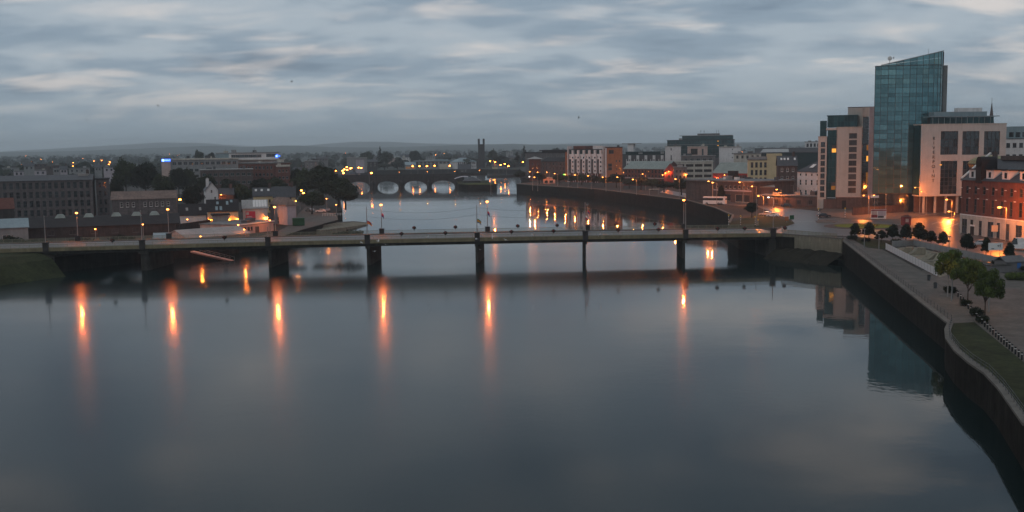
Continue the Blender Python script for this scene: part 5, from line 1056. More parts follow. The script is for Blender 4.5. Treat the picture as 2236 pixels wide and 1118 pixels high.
bt = Bld('dark_boat_house', 'dark gabled boat house on the water beside the white classical building', 'boathouse', (1000, 1028), 369, (1205, 1205), 1.0, 12, 'dark_stone', ('gx', 'slate', 5.5), front=lambda L, H: [(3.5, 6.0, 1.2, 3.6), (8, 9.4, 1.4, 3.2)], glass='dim_glass', frame='white_trim')
cc = Bld('civic_offices', 'grey modern offices with rows of dark windows and curved roof beyond the arch bridge', 'building', (905, 985), 352, (1270, 1270), NZ, 22, 'render_grey', ('flat', 'blue_roof', 0.7), front=lambda L, H: gr(9, 3, 2.6, 2.1, 1, L - 1, 3, H - 0.8), frame='grey_metal', ov=1.5)
cc.box('stair_tower', 'render_grey', cc.L * 1.0, 2, 0, cc.L + 6, 12, cc.H + 2.4); cc.box('low_wing', 'pale_concrete', cc.L * 0.68, -8, 0, cc.L * 1.0, -0.1, 6); cc.box('roof_vault', 'blue_roof', cc.L * 0.5, 2, cc.H + 0.71, cc.L * 0.92, 14, cc.H + 2.0)
cc2 = Bld('glass_pavilion', 'low grey glazed pavilion at the waterside left of the civic offices', 'building', (884, 908), 360, (1255, 1255), NZ, 14, 'render_grey', ('mono', 'blue_roof', 3.5), front=lambda L, H: gr(4, 1, 2.2, 2.6, 0.8, L - 0.8, 0.6, 4.0), glass='amber_window_dim', frame='grey_metal')
oh = Bld('orange_lit_house', 'small gabled house glowing orange under street lamps beyond the arch bridge', 'house', (1075, 1087), 363, (1232, 1232), NZ, 8, 'cream_yellow', ('gx', 'slate', 2.4), front=lambda L, H: [(1, 2, 1.8, 3.0), (4.2, 5.2, 1.8, 3.0)], frame='white_trim')
oh2 = Bld('long_low_row', 'long low pale row running right from the orange lit house', 'house', (1088, 1112), 363, (1240, 1275), NZ, 8, 'lilac_render', ('gx', 'slate', 2.0))
pv = Bld('club_house', 'dark boat club house with pale curved awning on the pier lawn', 'boathouse', (1013, 1049), 395, (764, 764), 4.26, 12, 'dark_stone', ('hip', 'slate', 3.0), front=lambda L, H: gr(5, 1, 1.4, 1.2, 1, L - 1, 0.3, H), glass='dim_glass', frame='dark_metal', ov=1.0)
aw = MB()
for k in range(8):
    a0, a1 = math.pi * k / 8 * 0.7, math.pi * (k + 1) / 8 * 0.7; aw.q((-2 + 10 * k / 8, 0, 1.6 * math.sin(a0)), (-2 + 10 * (k + 1) / 8, 0, 1.6 * math.sin(a1)), (-2 + 10 * (k + 1) / 8, 5, 1.6 * math.sin(a1) + 0.6), (-2 + 10 * k / 8, 5, 1.6 * math.sin(a0) + 0.6))
o = aw.build('awning', 'lilac_render', pv.root); o.location = (-5, 8, pv.H + 1.2)
for n_, lb, pxs, yt, Y, wl_, rf, wn in (
    ('grey_warehouse', 'pale grey warehouse on the left bank beyond the arch bridge', (757, 801), 345, 1150, 'render_grey', ('flat', 'metal_roof', 0.6), 0),
    ('grey_block_house', 'plain grey block in front of the pale warehouse', (777, 795), 348, 1120, 'lilac_render', ('flat', 'flat_roof', 0.5), 0),
    ('low_dark_hall', 'low dark hall right of the pale warehouse across the river', (796, 824), 353, 1180, 'dark_stone', ('gx', 'slate', 2.5), 3),
    ('pink_cottage', 'pink cottage at the left end of the arch bridge', (761, 776), 380, 840, 'pink_render', ('gx', 'slate', 1.8), 2),
    ('gabled_lodge', 'tiny pale gabled lodge right of the pink cottage', (781, 788), 382, 842, 'pink_render', ('gy', 'slate', 1.6), 0),
    ('lit_terrace', 'pink terrace lit by two lamps on the skyline', (847, 864), 345, 1500, 'pink_render', ('gx', 'metal_roof', 2.0), 3),
    ('gable_villa', 'cream gable-fronted villa on the wooded skyline', (878, 886), 344, 1500, 'cream', ('gy', 'slate', 4.0), 1),
    ('white_dormer_house', 'white house with dark dormers on the wooded skyline', (886, 899), 343, 1520, 'render_white', ('gx', 'slate', 4.0), 2),
    ('skyline_apartments', 'dim grey blocks behind the big riverside trees', (665, 695), 352, 1050, 'grey_block', ('flat', 'metal_roof', 0.6), 3)):
    Bld(n_, lb, 'building', pxs, yt, Y, NZ if Y > 1240 else LZ, 10, wl_, rf, front=(lambda L, H, wn=wn: gr(wn, 2, 1.2, 1.4, 0.5, L - 0.5, H - 5.5, H - 0.4)) if wn else None, frame='white_trim')
# low suburban sheds and houses on the left skyline, one kind with copies
specs = [(5, 42, 367, 900, 'render_grey', 'flat'), (30, 52, 374, 760, 'pale_concrete', 'flat'), (52, 75, 362, 880, 'render_white', 'gx'), (75, 101, 372, 760, 'cream', 'flat'), (64, 104, 358, 980, 'brick_brown', 'flat'), (104, 133, 361, 900, 'brick_brown', 'flat'), (116, 130, 368, 780, 'render_white', 'flat'), (131, 147, 369, 800, 'cream', 'gx'), (150, 196, 368, 860, 'render_grey', 'flat'), (226, 250, 366, 820, 'cream', 'flat'), (206, 222, 365, 870, 'render_grey', 'gx'), (690, 716, 346, 1300, 'grey_block', 'gx'), (640, 662, 372, 780, 'brick_brown', 'gx'), (668, 690, 376, 760, 'grey_block', 'gx'), (815, 845, 343, 1600, 'render_grey', 'gx'), (1000, 1020, 345, 1500, 'grey_block', 'gx'), (930, 950, 342, 1700, 'render_grey', 'flat'), (1105, 1120, 331, 1900, 'render_white', 'flat'), (1110, 1140, 343, 1500, 'grey_block', 'gx')]
words_ = {'render_grey': 'grey rendered', 'pale_concrete': 'pale concrete', 'render_white': 'pale grey', 'cream': 'pale lilac', 'brick_brown': 'dark brick', 'grey_block': 'dim grey'}
cnt = {}
for a, b, yt, Y, m_, rk in specs:
    m0 = m_; zone = 'skyline above the stone mill' if a < 260 else 'far middle skyline'; key = (m_, rk, zone); cnt[key] = cnt.get(key, 0) + 1
    rt_ = 'flat-roofed' if rk == 'flat' else 'pitched-roof'
    Bld('low_skyline_building', f'{ORD[cnt[key]-1]} low {words_[m_]} {rt_} building on the {zone}', 'building', (a, b), yt, Y, LZ if Y < 1230 else NZ, 9, {'render_white': 'render_grey', 'cream': 'lilac_render', 'pale_concrete': 'lilac_render'}.get(m_, m_), ('gx', 'slate', 2.2) if rk == 'gx' else ('flat', 'flat_roof', 0.4), front=lambda L, H: gr(max(2, int(L / 3.2)), 1, 1.3, 1.5, 0.5, L - 0.5, H - 3.2, H - 0.3), frame='dark_metal', group='low buildings on the far skyline')
# ------------------------------------------------------------------ trees
def leaf_cloud(name, clumps, n, size, seed, m, core=0.5):
    rng = np.random.RandomState(seed); vol = np.array([c[3] * c[4] * c[5] for c in clumps]); pk = rng.choice(len(clumps), n, p=vol / vol.sum())
    C = np.array([c[:3] for c in clumps])[pk]; Rr = np.array([c[3:6] for c in clumps])[pk]
    d = rng.randn(n, 3); d /= np.linalg.norm(d, axis=1)[:, None]; rad = rng.uniform(0.55, 1.08, n)[:, None]
    P = C + d * Rr * rad
    a = rng.randn(n, 3); a = a * 0.8 + np.cross(d, rng.randn(n, 3)); a /= np.linalg.norm(a, axis=1)[:, None]
    b = np.cross(a, d + rng.randn(n, 3) * 0.5); b /= np.linalg.norm(b, axis=1)[:, None] + 1e-9
    s = (size * rng.uniform(0.6, 1.3, n))[:, None]
    V = np.stack([P - a * s, P - b * s * 0.55, P + a * s, P + b * s * 0.55], 1).reshape(-1, 3)
    F_ = np.arange(n * 4).reshape(-1, 4)
    vs = V.tolist(); fs = F_.tolist(); mb = MB(); r2 = random.Random(seed)
    for c in clumps: mb.ball(c[:3], c[3] * core, c[4] * core, c[5] * core, 8, 6, 0.18, r2)
    off = len(vs); vs += mb.v; fs += [[i + off for i in f] for f in mb.f]
    me = bpy.data.meshes.new(name); me.from_pydata(vs, [], fs); me.materials.append(M(m)); me.update(); return me
def trunk_mesh(h, r, limbs, seed):
    rng = random.Random(seed); mb = MB(); p = Vector((0, 0, 0)); segs = 4
    for k in range(segs):
        q = Vector((rng.uniform(-.1, .1) * h * .06 * (k + 1), rng.uniform(-.1, .1) * h * .06 * (k + 1), h * (k + 1) / segs)); mb.tube(p, q, r * (1 - 0.15 * k), r * (1 - 0.15 * (k + 1)), 8, False); p = q
    for a, e, l in limbs:
        d = Vector((math.cos(a) * math.cos(e), math.sin(a) * math.cos(e), math.sin(e))); s0 = Vector((0, 0, h * rng.uniform(.62, .95))); m_ = s0 + d * l * 0.55 + Vector((0, 0, l * .08)); mb.tube(s0, m_, r * .5, r * .3, 6, False); mb.tube(m_, m_ + d * l * .5 + Vector((0, 0, l * .15)), r * .3, r * .1, 6, False)
    return mb.mesh('trunk', 'bark', True)
PROTO = {}
def proto(kind, var):
    k = (kind, var)
    if k in PROTO: return PROTO[k]
    rng = random.Random(hash(kind) % 1000 if False else sum(map(ord, kind)) + var * 13)
    if kind == 'round':      # 10 m tall, 10 m wide
        cl = [(0, 0, 6.3, 3.4, 3.4, 2.8)]
        for i in range(11): a, e = rng.uniform(0, 6.28), rng.uniform(-0.5, 1.3); cl.append((3.1 * math.cos(a) * math.cos(e), 3.1 * math.sin(a) * math.cos(e), 6.0 + 2.6 * math.sin(e), rng.uniform(1.2, 2.0), rng.uniform(1.2, 2.0), rng.uniform(1.0, 1.6)))
        PROTO[k] = leaf_cloud('crown', cl, 3600, 0.34, var, 'leaf_dark' if var % 2 else 'leaf'), trunk_mesh(5.0, 0.32, [(i * 1.3, 0.7, 2.8) for i in range(5)], var)
    elif kind == 'spread':   # leafy park tree, light green
        cl = [(0, 0, 6.4, 2.2, 2.2, 1.9)]
        for i in range(15): a, e = rng.uniform(0, 6.28), rng.uniform(-0.6, 1.3); cl.append((3.4 * math.cos(a) * math.cos(e), 3.4 * math.sin(a) * math.cos(e), 6.1 + 2.7 * math.sin(e), rng.uniform(.9, 1.5), rng.uniform(.9, 1.5), rng.uniform(.7, 1.2)))
        PROTO[k] = leaf_cloud('crown', cl, 6500, 0.24, var + 40, 'leaf_light', 0.45), trunk_mesh(4.6, 0.2, [(i * 1.1, 0.8, 3.0) for i in range(6)], var)
    elif kind == 'small':    # young street tree, oval
        cl = [(0, 0, 5.4, 1.9, 1.9, 2.2), (rng.uniform(-.4, .4), 0, 7.2, 1.65, 1.65, 1.7), (rng.uniform(-.4, .4), .2, 8.5, 1.0, 1.0, 1.1)]
        for i in range(8): a, e = rng.uniform(0, 6.28), rng.uniform(-.8, .9); k_ = rng.uniform(1.3, 2.2); cl.append((k_ * math.cos(a), k_ * math.sin(a), 5.2 + 2.2 * math.sin(e), rng.uniform(.6, 1.1), rng.uniform(.6, 1.1), rng.uniform(.6, 1.1)))
        PROTO[k] = leaf_cloud('crown', cl, 2400, 0.34, var + 80, 'leaf_dark'), trunk_mesh(4.0, 0.16, [(i * 2.1, 0.9, 1.8) for i in range(3)], var)
    elif kind == 'conifer':
        cl = [(rng.uniform(-.3, .3), rng.uniform(-.3, .3), 1.2 + i * 1.0, 2.1 * (1 - i / 9.5), 2.1 * (1 - i / 9.5), 0.9) for i in range(9)]
        PROTO[k] = leaf_cloud('crown', cl, 1600, 0.35, var + 120, 'leaf_dark', 0.7), trunk_mesh(3, 0.25, [], var)
    elif kind == 'bush':     # 2.4 m tall 4 m wide
        cl = [(rng.uniform(-1.4, 1.4), rng.uniform(-1.0, 1.0), rng.uniform(.6, 1.3), rng.uniform(.6, 1.0), rng.uniform(.6, 1.0), rng.uniform(.5, .9)) for i in range(9)]
        PROTO[k] = leaf_cloud('crown', cl, 1500, 0.17, var + 160, 'leaf_dark'), trunk_mesh(0.8, 0.08, [(0, .9, .6), (2, .9, .6), (4, .9, .6)], var)
    return PROTO[k]
DIM = {'round': (10, 10.0), 'spread': (10, 9.4), 'small': (5.6, 9.6), 'conifer': (4.2, 10.4), 'bush': (4.2, 2.2)}
def tree(px, ytop, Y, wpx, z0, kind, label, group=None, var=0, name=None):
    top = W(px, ytop, Y); h = max(1.2, top.z - z0); w = wpx * Y / F; cm, tm = proto(kind, var)
    t = thing(name or {'conifer': 'conifer', 'bush': 'shrub'}.get(kind, 'tree'), label, 'shrub' if kind == 'bush' else 'tree', (top.x, top.y, z0), (px * 1.7) % 6.28, group)
    t.scale = (w / DIM[kind][0], w / DIM[kind][0], h / DIM[kind][1]); link('crown', cm, t); link('trunk', tm, t); return t
# left bank
GL = 'dark trees on the left bank'
for i, (px, yt, Y, w, lb) in enumerate(((272, 344, 540, 62, 'tall dark tree rising above the stone range roof'), (315, 352, 530, 78, 'broad dark tree right of the tallest one behind the stone range'), (352, 378, 500, 60, 'low dark tree behind the right end of the stone range'), (388, 363, 560, 48, 'round tree in front of the blue sign offices'), (412, 366, 570, 40, 'smaller round tree under the blue sign offices'), (418, 404, 420, 62, 'dense black tree in front of the white gabled house'), (526, 400, 446, 56, 'dense dark tree left of the cream terrace'), (250, 384, 470, 40, 'dark tree beside the mill stair wing'), (600, 385, 520, 70, 'dark tree below the brick corner flats'), (566, 388, 500, 60, 'dark tree behind the cream terrace rooflights'), (648, 366, 600, 40, 'tree right of the brick corner flats'), (700, 358, 640, 46, 'rounded tree top behind the riverside trees'), (668, 366, 520, 74, 'left tree of the riverside clump'), (704, 362, 500, 96, 'tallest tree of the riverside clump'), (738, 386, 470, 92, 'right tree of the riverside clump overhanging the water'), (753, 402, 450, 86, 'low tree of the riverside clump leaning to the water'), (680, 415, 422, 66, 'tree with bare trunk in front of the riverside clump'), (640, 400, 470, 40, 'dark tree right of the cream houses'), (450, 380, 520, 60, 'dark tree behind the white gabled house chimney'), (500, 388, 520, 50, 'dark tree behind the grey cottage'), (132, 356, 1050, 30, 'dark tree on the left skyline above the mill'), (182, 352, 1080, 46, 'wide dark tree on the left skyline above the mill'), (45, 360, 960, 34, 'dark tree at the left skyline'))):
    tree(px, yt, Y, w, LZ, 'round', lb, GL, i % 4)
for i, (px, yt, Y, w, lb) in enumerate(((60, 520, 287, 120, 'long dark hedge shrub behind the left bridge railing'), (180, 514, 290, 60, 'dark shrub behind the bridge left of the first lamp'), (265, 509, 291, 70, 'shrub between the first two bridge lamps'), (640, 516, 298, 70, 'shrub bank behind the bridge by the left street'), (700, 512, 302, 70, 'shrub bank behind the bridge below the boat ramp'), (758, 500, 305, 80, 'rounded shrub at the water end of the boat ramp'), (470, 486, 350, 40, 'shrub before the gate lodge'), (20, 512, 292, 70, 'shrub before the pale shed at the left edge'))):
    tree(px, yt, Y, w, LZ - 0.4, 'bush', lb, 'shrubs behind the left bridge end', i % 2)
for i, (px, yb, w, h) in enumerate(((1862, 524, 30, 1.5), (1890, 528, 26, 1.2), (1956, 534, 34, 1.6), (2075, 640, 30, 1.4), (2108, 668, 34, 1.3), (2130, 690, 36, 1.6), (2146, 706, 34, 1.4), (2180, 578, 40, 1.3), (2228, 590, 40, 1.3))):
    g = GR(px, yb); sc_ = w * g.y / F / 4.2; cm, tm = proto('bush', i % 2); t = thing('shrub', f'low dark shrub on the right bank, {ORD[i]} of nine counting down the quay path', 'shrub', g, i * 1.1, 'low shrubs beside the quay path'); t.scale = (sc_, sc_, h / 2.2); link('crown', cm, t); link('trunk', tm, t)
# right quay row
GQ = 'dark trees along the far right quay'
for i, (px, yt, Y, w) in enumerate(((1137, 372, 760, 34), (1178, 376, 680, 34), (1222, 379, 668, 34), (1246, 381, 660, 36), (1270, 379, 655, 38), (1296, 382, 640, 38), (1320, 385, 622, 36), (1346, 378, 606, 46), (1374, 388, 590, 42), (1400, 386, 570, 52), (1424, 389, 560, 46), (1450, 394, 540, 44), (1488, 388, 505, 56), (1514, 392, 490, 46))):
    tree(px, yt, Y, w, RZ, 'round', f'dark rounded tree, {ORD[i]} from the left along the far right quay', GQ, i % 4)
tree(1642, 441, 344, 36, RZ, 'round', 'dark round tree on the lawn by the right bridge end', None, 1)
tree(1575, 404, 442, 20, RZ, 'small', 'thin tree before the brown station', None, 1)
# young trees by the roundabout
GY = 'young trees along the roundabout'
for i, (px, yt, yb, w) in enumerate(((1868, 486, 525, 28), (1898, 485, 525, 34), (1925, 502, 530, 28), (1950, 489, 531, 34), (1979, 488, 533, 34), (2008, 485, 539, 38), (2034, 503, 539, 32), (2060, 505, 543, 30), (2112, 509, 558, 40), (2154, 517, 563, 26), (2205, 529, 573, 28))):
    g = GR(px, yb); tree(px, yt, g.y, w, g.z, 'small', f'small dark street tree, {ORD[i]} from the left between roundabout and skate park', GY, i % 3)
for i, (px, yt, yb, w, lb) in enumerate(((2082, 546, 652, 88, 'leafy green tree at the end of the white fence'), (2116, 568, 668, 86, 'leafy green tree in the middle of the quay plaza row'), (2154, 588, 700, 92, 'nearest leafy green tree with its lamp on the quay plaza'))):
    g = GR(px, yb); tree(px, yt, g.y, w, g.z, 'spread', lb, 'leafy trees on the quay plaza', i)
# far conifers and trees one can tell apart
for px, yt, w, Y, lb in ((829, 318, 17, 1500, 'pointed conifer on the skyline over the arch bridge'), (1145, 316, 22, 1350, 'pointed dark conifer left of the long grey hall'), (1130, 330, 30, 1330, 'dark bushy conifer beside the pointed one')):
    tree(px, yt, Y, w, NZ, 'conifer', lb, 'skyline conifers')
for i, (px, yt, w, Y, lb) in enumerate(((1075, 325, 26, 1310, 'round tree right of the church tower'), (1215, 322, 30, 1400, 'round tree top above the long grey hall'), (433, 326, 26, 1100, 'round tree top over the blue sign'), (462, 330, 22, 1100, 'second round tree top over the office roofs'), (845, 330, 40, 1350, 'round tree on the middle skyline'), (905, 328, 34, 1400, 'round tree above the civic offices'), (800, 330, 40, 1380, 'round tree left of the skyline conifer'), (1035, 345, 24, 1290, 'dark tree left of the church tower'), (1096, 340, 40, 1290, 'broad dark tree below the far lamps'), (868, 352, 44, 1262, 'dark waterside tree left of the glass pavilion'), (840, 356, 50, 1262, 'dark waterside trees on the bend'))):
    tree(px, yt, Y, w, NZ, 'round', lb, 'trees on the far skyline', i % 4)
# the wooded city beyond reads as one mass
def woodland():
    rng = np.random.RandomState(11); V = []; Fc = []; n = 0
    def add(cx, cy, z0, r, h, k):
        nonlocal n
        d = rng.randn(k, 3); d /= np.linalg.norm(d, axis=1)[:, None]; P = np.array([cx, cy, z0 + h * 0.55]) + d * np.array([r, r, h * 0.48]) * rng.uniform(0.5, 1.05, k)[:, None]
        a = np.cross(d, rng.randn(k, 3)); a /= np.linalg.norm(a, axis=1)[:, None]; b = np.cross(d, a); s = r * 0.42 * rng.uniform(.6, 1.2, k)[:, None]
        V.append(np.stack([P - a * s, P - b * s, P + a * s, P + b * s], 1).reshape(-1, 3)); Fc.append(np.arange(n, n + 4 * k).reshape(-1, 4)); n += 4 * k
    for i in range(2600):
        Y = 850 + 4200 * rng.rand() ** 1.7; X = rng.uniform(-0.62, 0.62) * Y
        if Y < 1260 and -200 < X < 40: continue
        if Y < 1000 and X > -0.2 * Y and X < 60: continue
        if X > 0 and Y < 1000: continue
        h = rng.uniform(6, 14) if Y < 2000 else rng.uniform(8, 18); add(X, Y, NZ - 0.5, h * rng.uniform(.5, .8), h, 26 if Y < 1800 else 16)
    V = np.concatenate(V); Fc = np.concatenate(Fc)
    me = bpy.data.meshes.new('far_woodland'); me.from_pydata(V.tolist(), [], Fc.tolist()); me.materials.append(M('far_leaf')); me.update()
    tag(link('far_woodland', me), 'dark wooded suburbs stretching to the hills', None, kind='stuff')
woodland()

# ------------------------------------------------------------------ lamps
for i, (p, t) in enumerate(zip(FARP, TF)):
    py = [465, 457, 452, 447, 440, 447, 437][i]; lit = p != 1283
    b = BP(t, BW + 0.05, dz(t) + 1.55); dd = ray(p, py); kk = (BN0 + BN * BW - CAM).dot(BN) / dd.dot(BN); top = (CAM + dd * kk).z
    r = thing('bridge_lamp', f'{"lit orange" if lit else "unlit"} bridge lamp, {ORD[i]} from the left on the far railing of the girder bridge', 'street lamp', b, 0, 'lamps along the far railing of the girder bridge')
    H = top - b.z; link('pole', lamp_pole, r, (0, 0, 0), 0, (1.1, 1.1, H - 0.35)); hd = MB().tube((0, 0, 0.30), (0, 0, 0.5), 0.42, 0.12, 10).tube((0, 0, -0.42), (0, 0, -0.36), 0.2, 0.2, 8).build('lamp_head', 'dark_metal', r); hd.location = (0, 0, H)
    link('lens', lens_mesh('sodium_near' if lit else 'render_grey', 0.26), hd, (0, 0, -0.03))
    if lit: lamp_light('sodium_near', 0.26, hd, (0, 0, -0.03))
    if lit: MB().tube((0, 0, 0.5), (0, 0, 0.95), 0.03).build('finial', 'dark_metal', hd)
for i, dzp in ((3, 0.42), (4, 0.42), (5, 0.40)):
    t = TF[i]; b = BP(t, BW + 0.05, dz(t) + 1.55); cloth('flag', ['', '', '', 'limp dark red and blue flag on the lit lamp pole nearest the slipway', 'limp dark flag on the brightest bridge lamp pole', 'limp dark flag on the unlit bridge lamp pole'][i], (b.x + 0.1, b.y, b.z + 4.2), 0.9, 1.2, ['red_paint', 'blue_cloth'], 0.2, 1.0)
far_left = [(6, 344), (21, 344), (56, 340), (113, 342), (118, 343), (13, 360), (32, 363), (48, 360), (85, 369), (106, 372), (108, 361), (115, 354), (132, 354), (132, 361), (136, 363), (145, 365), (151, 371), (159, 363), (160, 355), (205, 352), (196, 372), (209, 362), (231, 359), (238, 359), (240, 354), (240, 369), (255, 372), (288, 345), (308, 343), (307, 346), (304, 350), (346, 340), (370, 338), (391, 338), (440, 336), (70, 352), (90, 348), (180, 346), (222, 350), (268, 352)]
far_mid = [(632, 354), (634, 359), (630, 373), (642, 382), (646, 341), (659, 356), (659, 362), (670, 364), (676, 373), (683, 374), (695, 373), (715, 373), (733, 373), (661, 392), (755, 334), (756, 350), (811, 336), (757, 365), (752, 370), (748, 373), (750, 378), (758, 371), (765, 368), (767, 367), (783, 366), (789, 367), (811, 378), (846, 334), (853, 344), (856, 344), (862, 347), (930, 336), (951, 338), (970, 335), (997, 346), (901, 363), (916, 363), (932, 363), (949, 362), (982, 362), (1070, 352), (1078, 351), (1081, 354), (1100, 352), (1093, 360), (1102, 358), (1110, 363), (1135, 351), (1142, 354), (1120, 332), (1100, 338), (1159, 329), (1225, 343), (910, 347), (628, 376), (1621, 332), (1635, 324)]
for px, py in far_left: lamp(px, py, 'tiny orange street light among the dark skyline over the stone mill', 'far street lights over the left bank', z0=LZ, m='sodium_far', r=0.5, h=8.0)
for px, py in far_mid: lamp(px, py, 'tiny orange street light among the buildings beyond the riverside trees and arch bridge', 'far street lights beyond the arch bridge', z0=LZ, m='sodium_far', r=0.5, h=8.0)
left_near = [(310, 394, 'behind the stone range roof'), (369, 385, 'under the blue sign offices'), (433, 382, 'above the white gabled house'), (427, 392, 'left of the white gabled house'), (442, 396, 'on the white gabled house side'), (393, 436, 'left of the black tree'), (483, 352, 'on the office terrace'), (494, 352, 'right on the office terrace'), (510, 393, 'below the brick terrace'), (517, 394, 'second below the brick terrace'), (546, 396, 'behind the dense tree'), (650, 410, 'between the cream house and the trees'), (658, 416, 'by the parked cars under the trees'), (663, 422, 'lower of the pair under the trees')]
for px, py, w in left_near: lamp(px, py, f'small orange street lamp {w}', 'street lamps in the left bank streets', z0=LZ, m='sodium_far', r=0.36, h=7.0)
for px, py, Y, w in ((208, 500, 312, 'in front of the long shed'), (312, 490, 316, 'before the right half of the long shed'), (409, 479, 348, 'over the yard wall'), (438, 516, 291, 'at the left corner of the low metal shed'), (533, 501, 304, 'at the right corner of the low metal shed'), (520, 491, 316, 'at the left corner of the flat roof depot'), (589, 481, 330, 'at the right corner of the flat roof depot'), (483, 425, 436, 'before the grey cottage'), (646, 439, 366, 'at the corner of the brown warehouse'), (623, 445, 366, 'on the brown warehouse front'), (713, 434, 430, 'inside the riverside trees'), (734, 447, 425, 'low by the water under the trees')):
    lamp(px, py, f'orange yard lamp {w}', 'yard lamps on the left bank', Y=Y, z0=LZ, m='sodium', r=0.17, arm=False)
quay = [(1157, 375), (1174, 376), (1156, 386), (1167, 387), (1194, 376), (1211, 379), (1234, 381), (1255, 382), (1284, 384), (1316, 387), (1348, 387), (1362, 377), (1403, 380), (1382, 392), (1447, 382), (1475, 391), (1079, 393), (1047, 372), (993, 374), (933, 375), (872, 376)]
quay.sort()
for i, (px, py) in enumerate(quay):
    on_br = px < 1060
    if on_br: lamp(px, py, f'orange lamp on the arch bridge parapet, {ORD[i]} from the left', 'lamps on the arch bridge', Y=AY + 1, z0=zt, m='sodium', r=0.15, arm=False, name='bridge_lamp')
    else: lamp(px, py, f'orange street lamp on the far right quay, {ORD[i-4]} from the left', 'street lamps along the far right quay', Y=F * (30 - 13.0) / (py - hor(px)) * (1.0 if px < 1400 else 0.93), m='white_lamp' if px == 1156 else 'sodium', r=0.22)
near_r = [(1547, 396, 425, 'left of the pair above the white bus'), (1556, 399, 420, 'right of the pair above the white bus'), (1582, 382, 545, 'before the red hall gable'), (1615, 398, 424, 'over the brown station roof edge'), (1642, 407, 415, 'at the right corner of the brown station'), (1696, 414, 405, 'before the dark townhouse'), (1724, 405, 440, 'between the dark and white townhouses'), (1656, 428, 348, 'tall on the lawn by the right bridge end'), (2012, 419, 346, 'before the lettered block lower left corner'), (1998, 410, 352, 'beside the dark return of the lettered block'), (2067, 436, 335, 'under the lettered block'), (2072, 462, 326, 'low under the lettered block'), (2182, 453, 246, 'before the red brick office')]
for px, py, Y, w in near_r: lamp(px, py, f'orange street lamp {w}', 'street lamps around the roundabout', Y=Y, m='sodium_street' if px > 1650 else 'sodium', r=0.13 if px in (2012, 1998) else 0.32 if px == 2182 else 0.25 if px > 1650 else 0.21)
lamp(1678, 431, 'bright white lamp over the road left of the roundabout', 'street lamps around the roundabout', Y=362, m='white_lamp', r=0.24)
lamp(1886, 427, 'twin-armed orange street lamp before the cream apartment block', 'street lamps around the roundabout', Y=352, m='sodium_street', r=0.20, twin=True)
lamp(2080, 592, 'pale park lamp inside the middle leafy tree', 'park lamps on the quay plaza', Y=GR(2086, 655).y - 1.5, z0=GR(2086, 655).z, m='park_lamp', r=0.14, arm=False)
lamp(2161, 614, 'pale park lamp inside the nearest leafy tree', 'park lamps on the quay plaza', Y=GR(2160, 675).y - 2.5, z0=GR(2160, 675).z, m='park_lamp', r=0.14, arm=False)
for px, yt, yb, w in ((1887, 501, 542, 'left on the park lawn'), (1919, 513, 546, 'right on the park lawn'), (2069, 517, 648, 'tall by the leafy trees'), (1652, 437, 494, 'before the dark round lawn tree'), (1934, 425, 470, 'before the forecourt wall'), (1897, 432, 478, 'beside the billboard')):
    g = GR(px, yb); H = W(px, yt, g.y).z - g.z; t = thing('lamp_post', f'slim unlit lamp post {w}', 'street lamp', (g.x, g.y, g.z), 0, 'unlit posts on the right bank'); link('pole', lamp_pole, t, (0, 0, 0), 0, (1, 1, H)); MB().box(-0.25, -0.15, 0, 0.25, 0.15, 0.15).build('lamp_head', 'grey_metal', t).location = (0, 0, H)

# ------------------------------------------------------------------ street furniture
def crossing_beacon(px, yt, yb, w):
    g = GR(px, yb); H = W(px, yt, g.y).z - g.z; t = thing('crossing_beacon', f'black and white striped crossing beacon {w}', 'beacon', (g.x, g.y, g.z), 0, 'striped crossing beacons'); mb = MB(); n = 8
    for k in range(n): mb.m = k % 2; mb.tube((0, 0, (H - .4) * k / n), (0, 0, (H - .4) * (k + 1) / n), 0.10, n=8)
    mb.build('pole', ['black_paint', 'white_trim'], t); MB().ball((0, 0, H - 0.15), 0.24, 0.24, 0.26).build('globe', 'yellow_paint', t)
for px, yt, yb, w in ((1591, 469, 494, 'leftmost by the bridge end'), (1617, 471, 494, 'second from the left by the bridge end'), (1649, 472, 493, 'left of the pair on the lawn edge'), (1655, 479, 493, 'right of the pair on the lawn edge'), (1787, 455, 481, 'on the splitter island'), (1845, 454, 477, 'on the pavement before the podium')): crossing_beacon(px, yt, yb, w)
def sign(px, yt, yb, wm, hm, m, label, posts=2, name='road_sign', marks=()):
    g = GR(px, yb); top = W(px, yt, g.y).z - g.z; t = thing(name, label, 'sign', (g.x, g.y, g.z)); MB().box(-wm / 2, -0.06, top - hm, wm / 2, 0.0, top).build('panel', m, t)
    for k in range(posts): x = 0 if posts == 1 else (-wm * .3, wm * .3)[k]; MB().tube((x, 0.05, 0), (x, 0.05, top - 0.05), 0.05).build('post', 'grey_metal', t)
    for (x0, z0_, x1, z1_, mm) in marks: MB().box(x0, -0.085, top - hm + z0_, x1, -0.062, top - hm + z1_).build('mark', mm, t)
    return t
sign(2173, 530, 565, 3.1, 1.6, 'white_trim', 'large white road sign with arrow standing by the dock road', marks=((-0.9, 0.25, -0.3, 0.4, 'black_paint'), (0.3, 0.9, 1.0, 1.0, 'black_paint'), (0.9, 0.6, 1.0, 1.3, 'black_paint'), (0.5, 0.7, 0.6, 1.1, 'black_paint')))
sign(1909, 427, 478, 2.6, 0.7, 'white_trim', 'small white direction sign beside the twin street lamp', 1)
sign(2171, 492, 524, 1.6, 1.6, 'pale_concrete', 'square notice board on the white ground storey of the brick office', 1)
sign(1729, 470, 487, 1.3, 1.3, 'green_paint', 'small dark green sign at the lawn corner', 1); sign(1718, 473, 487, 1.1, 1.2, 'brick_orange', 'small orange sign lit by the road lamp', 1)
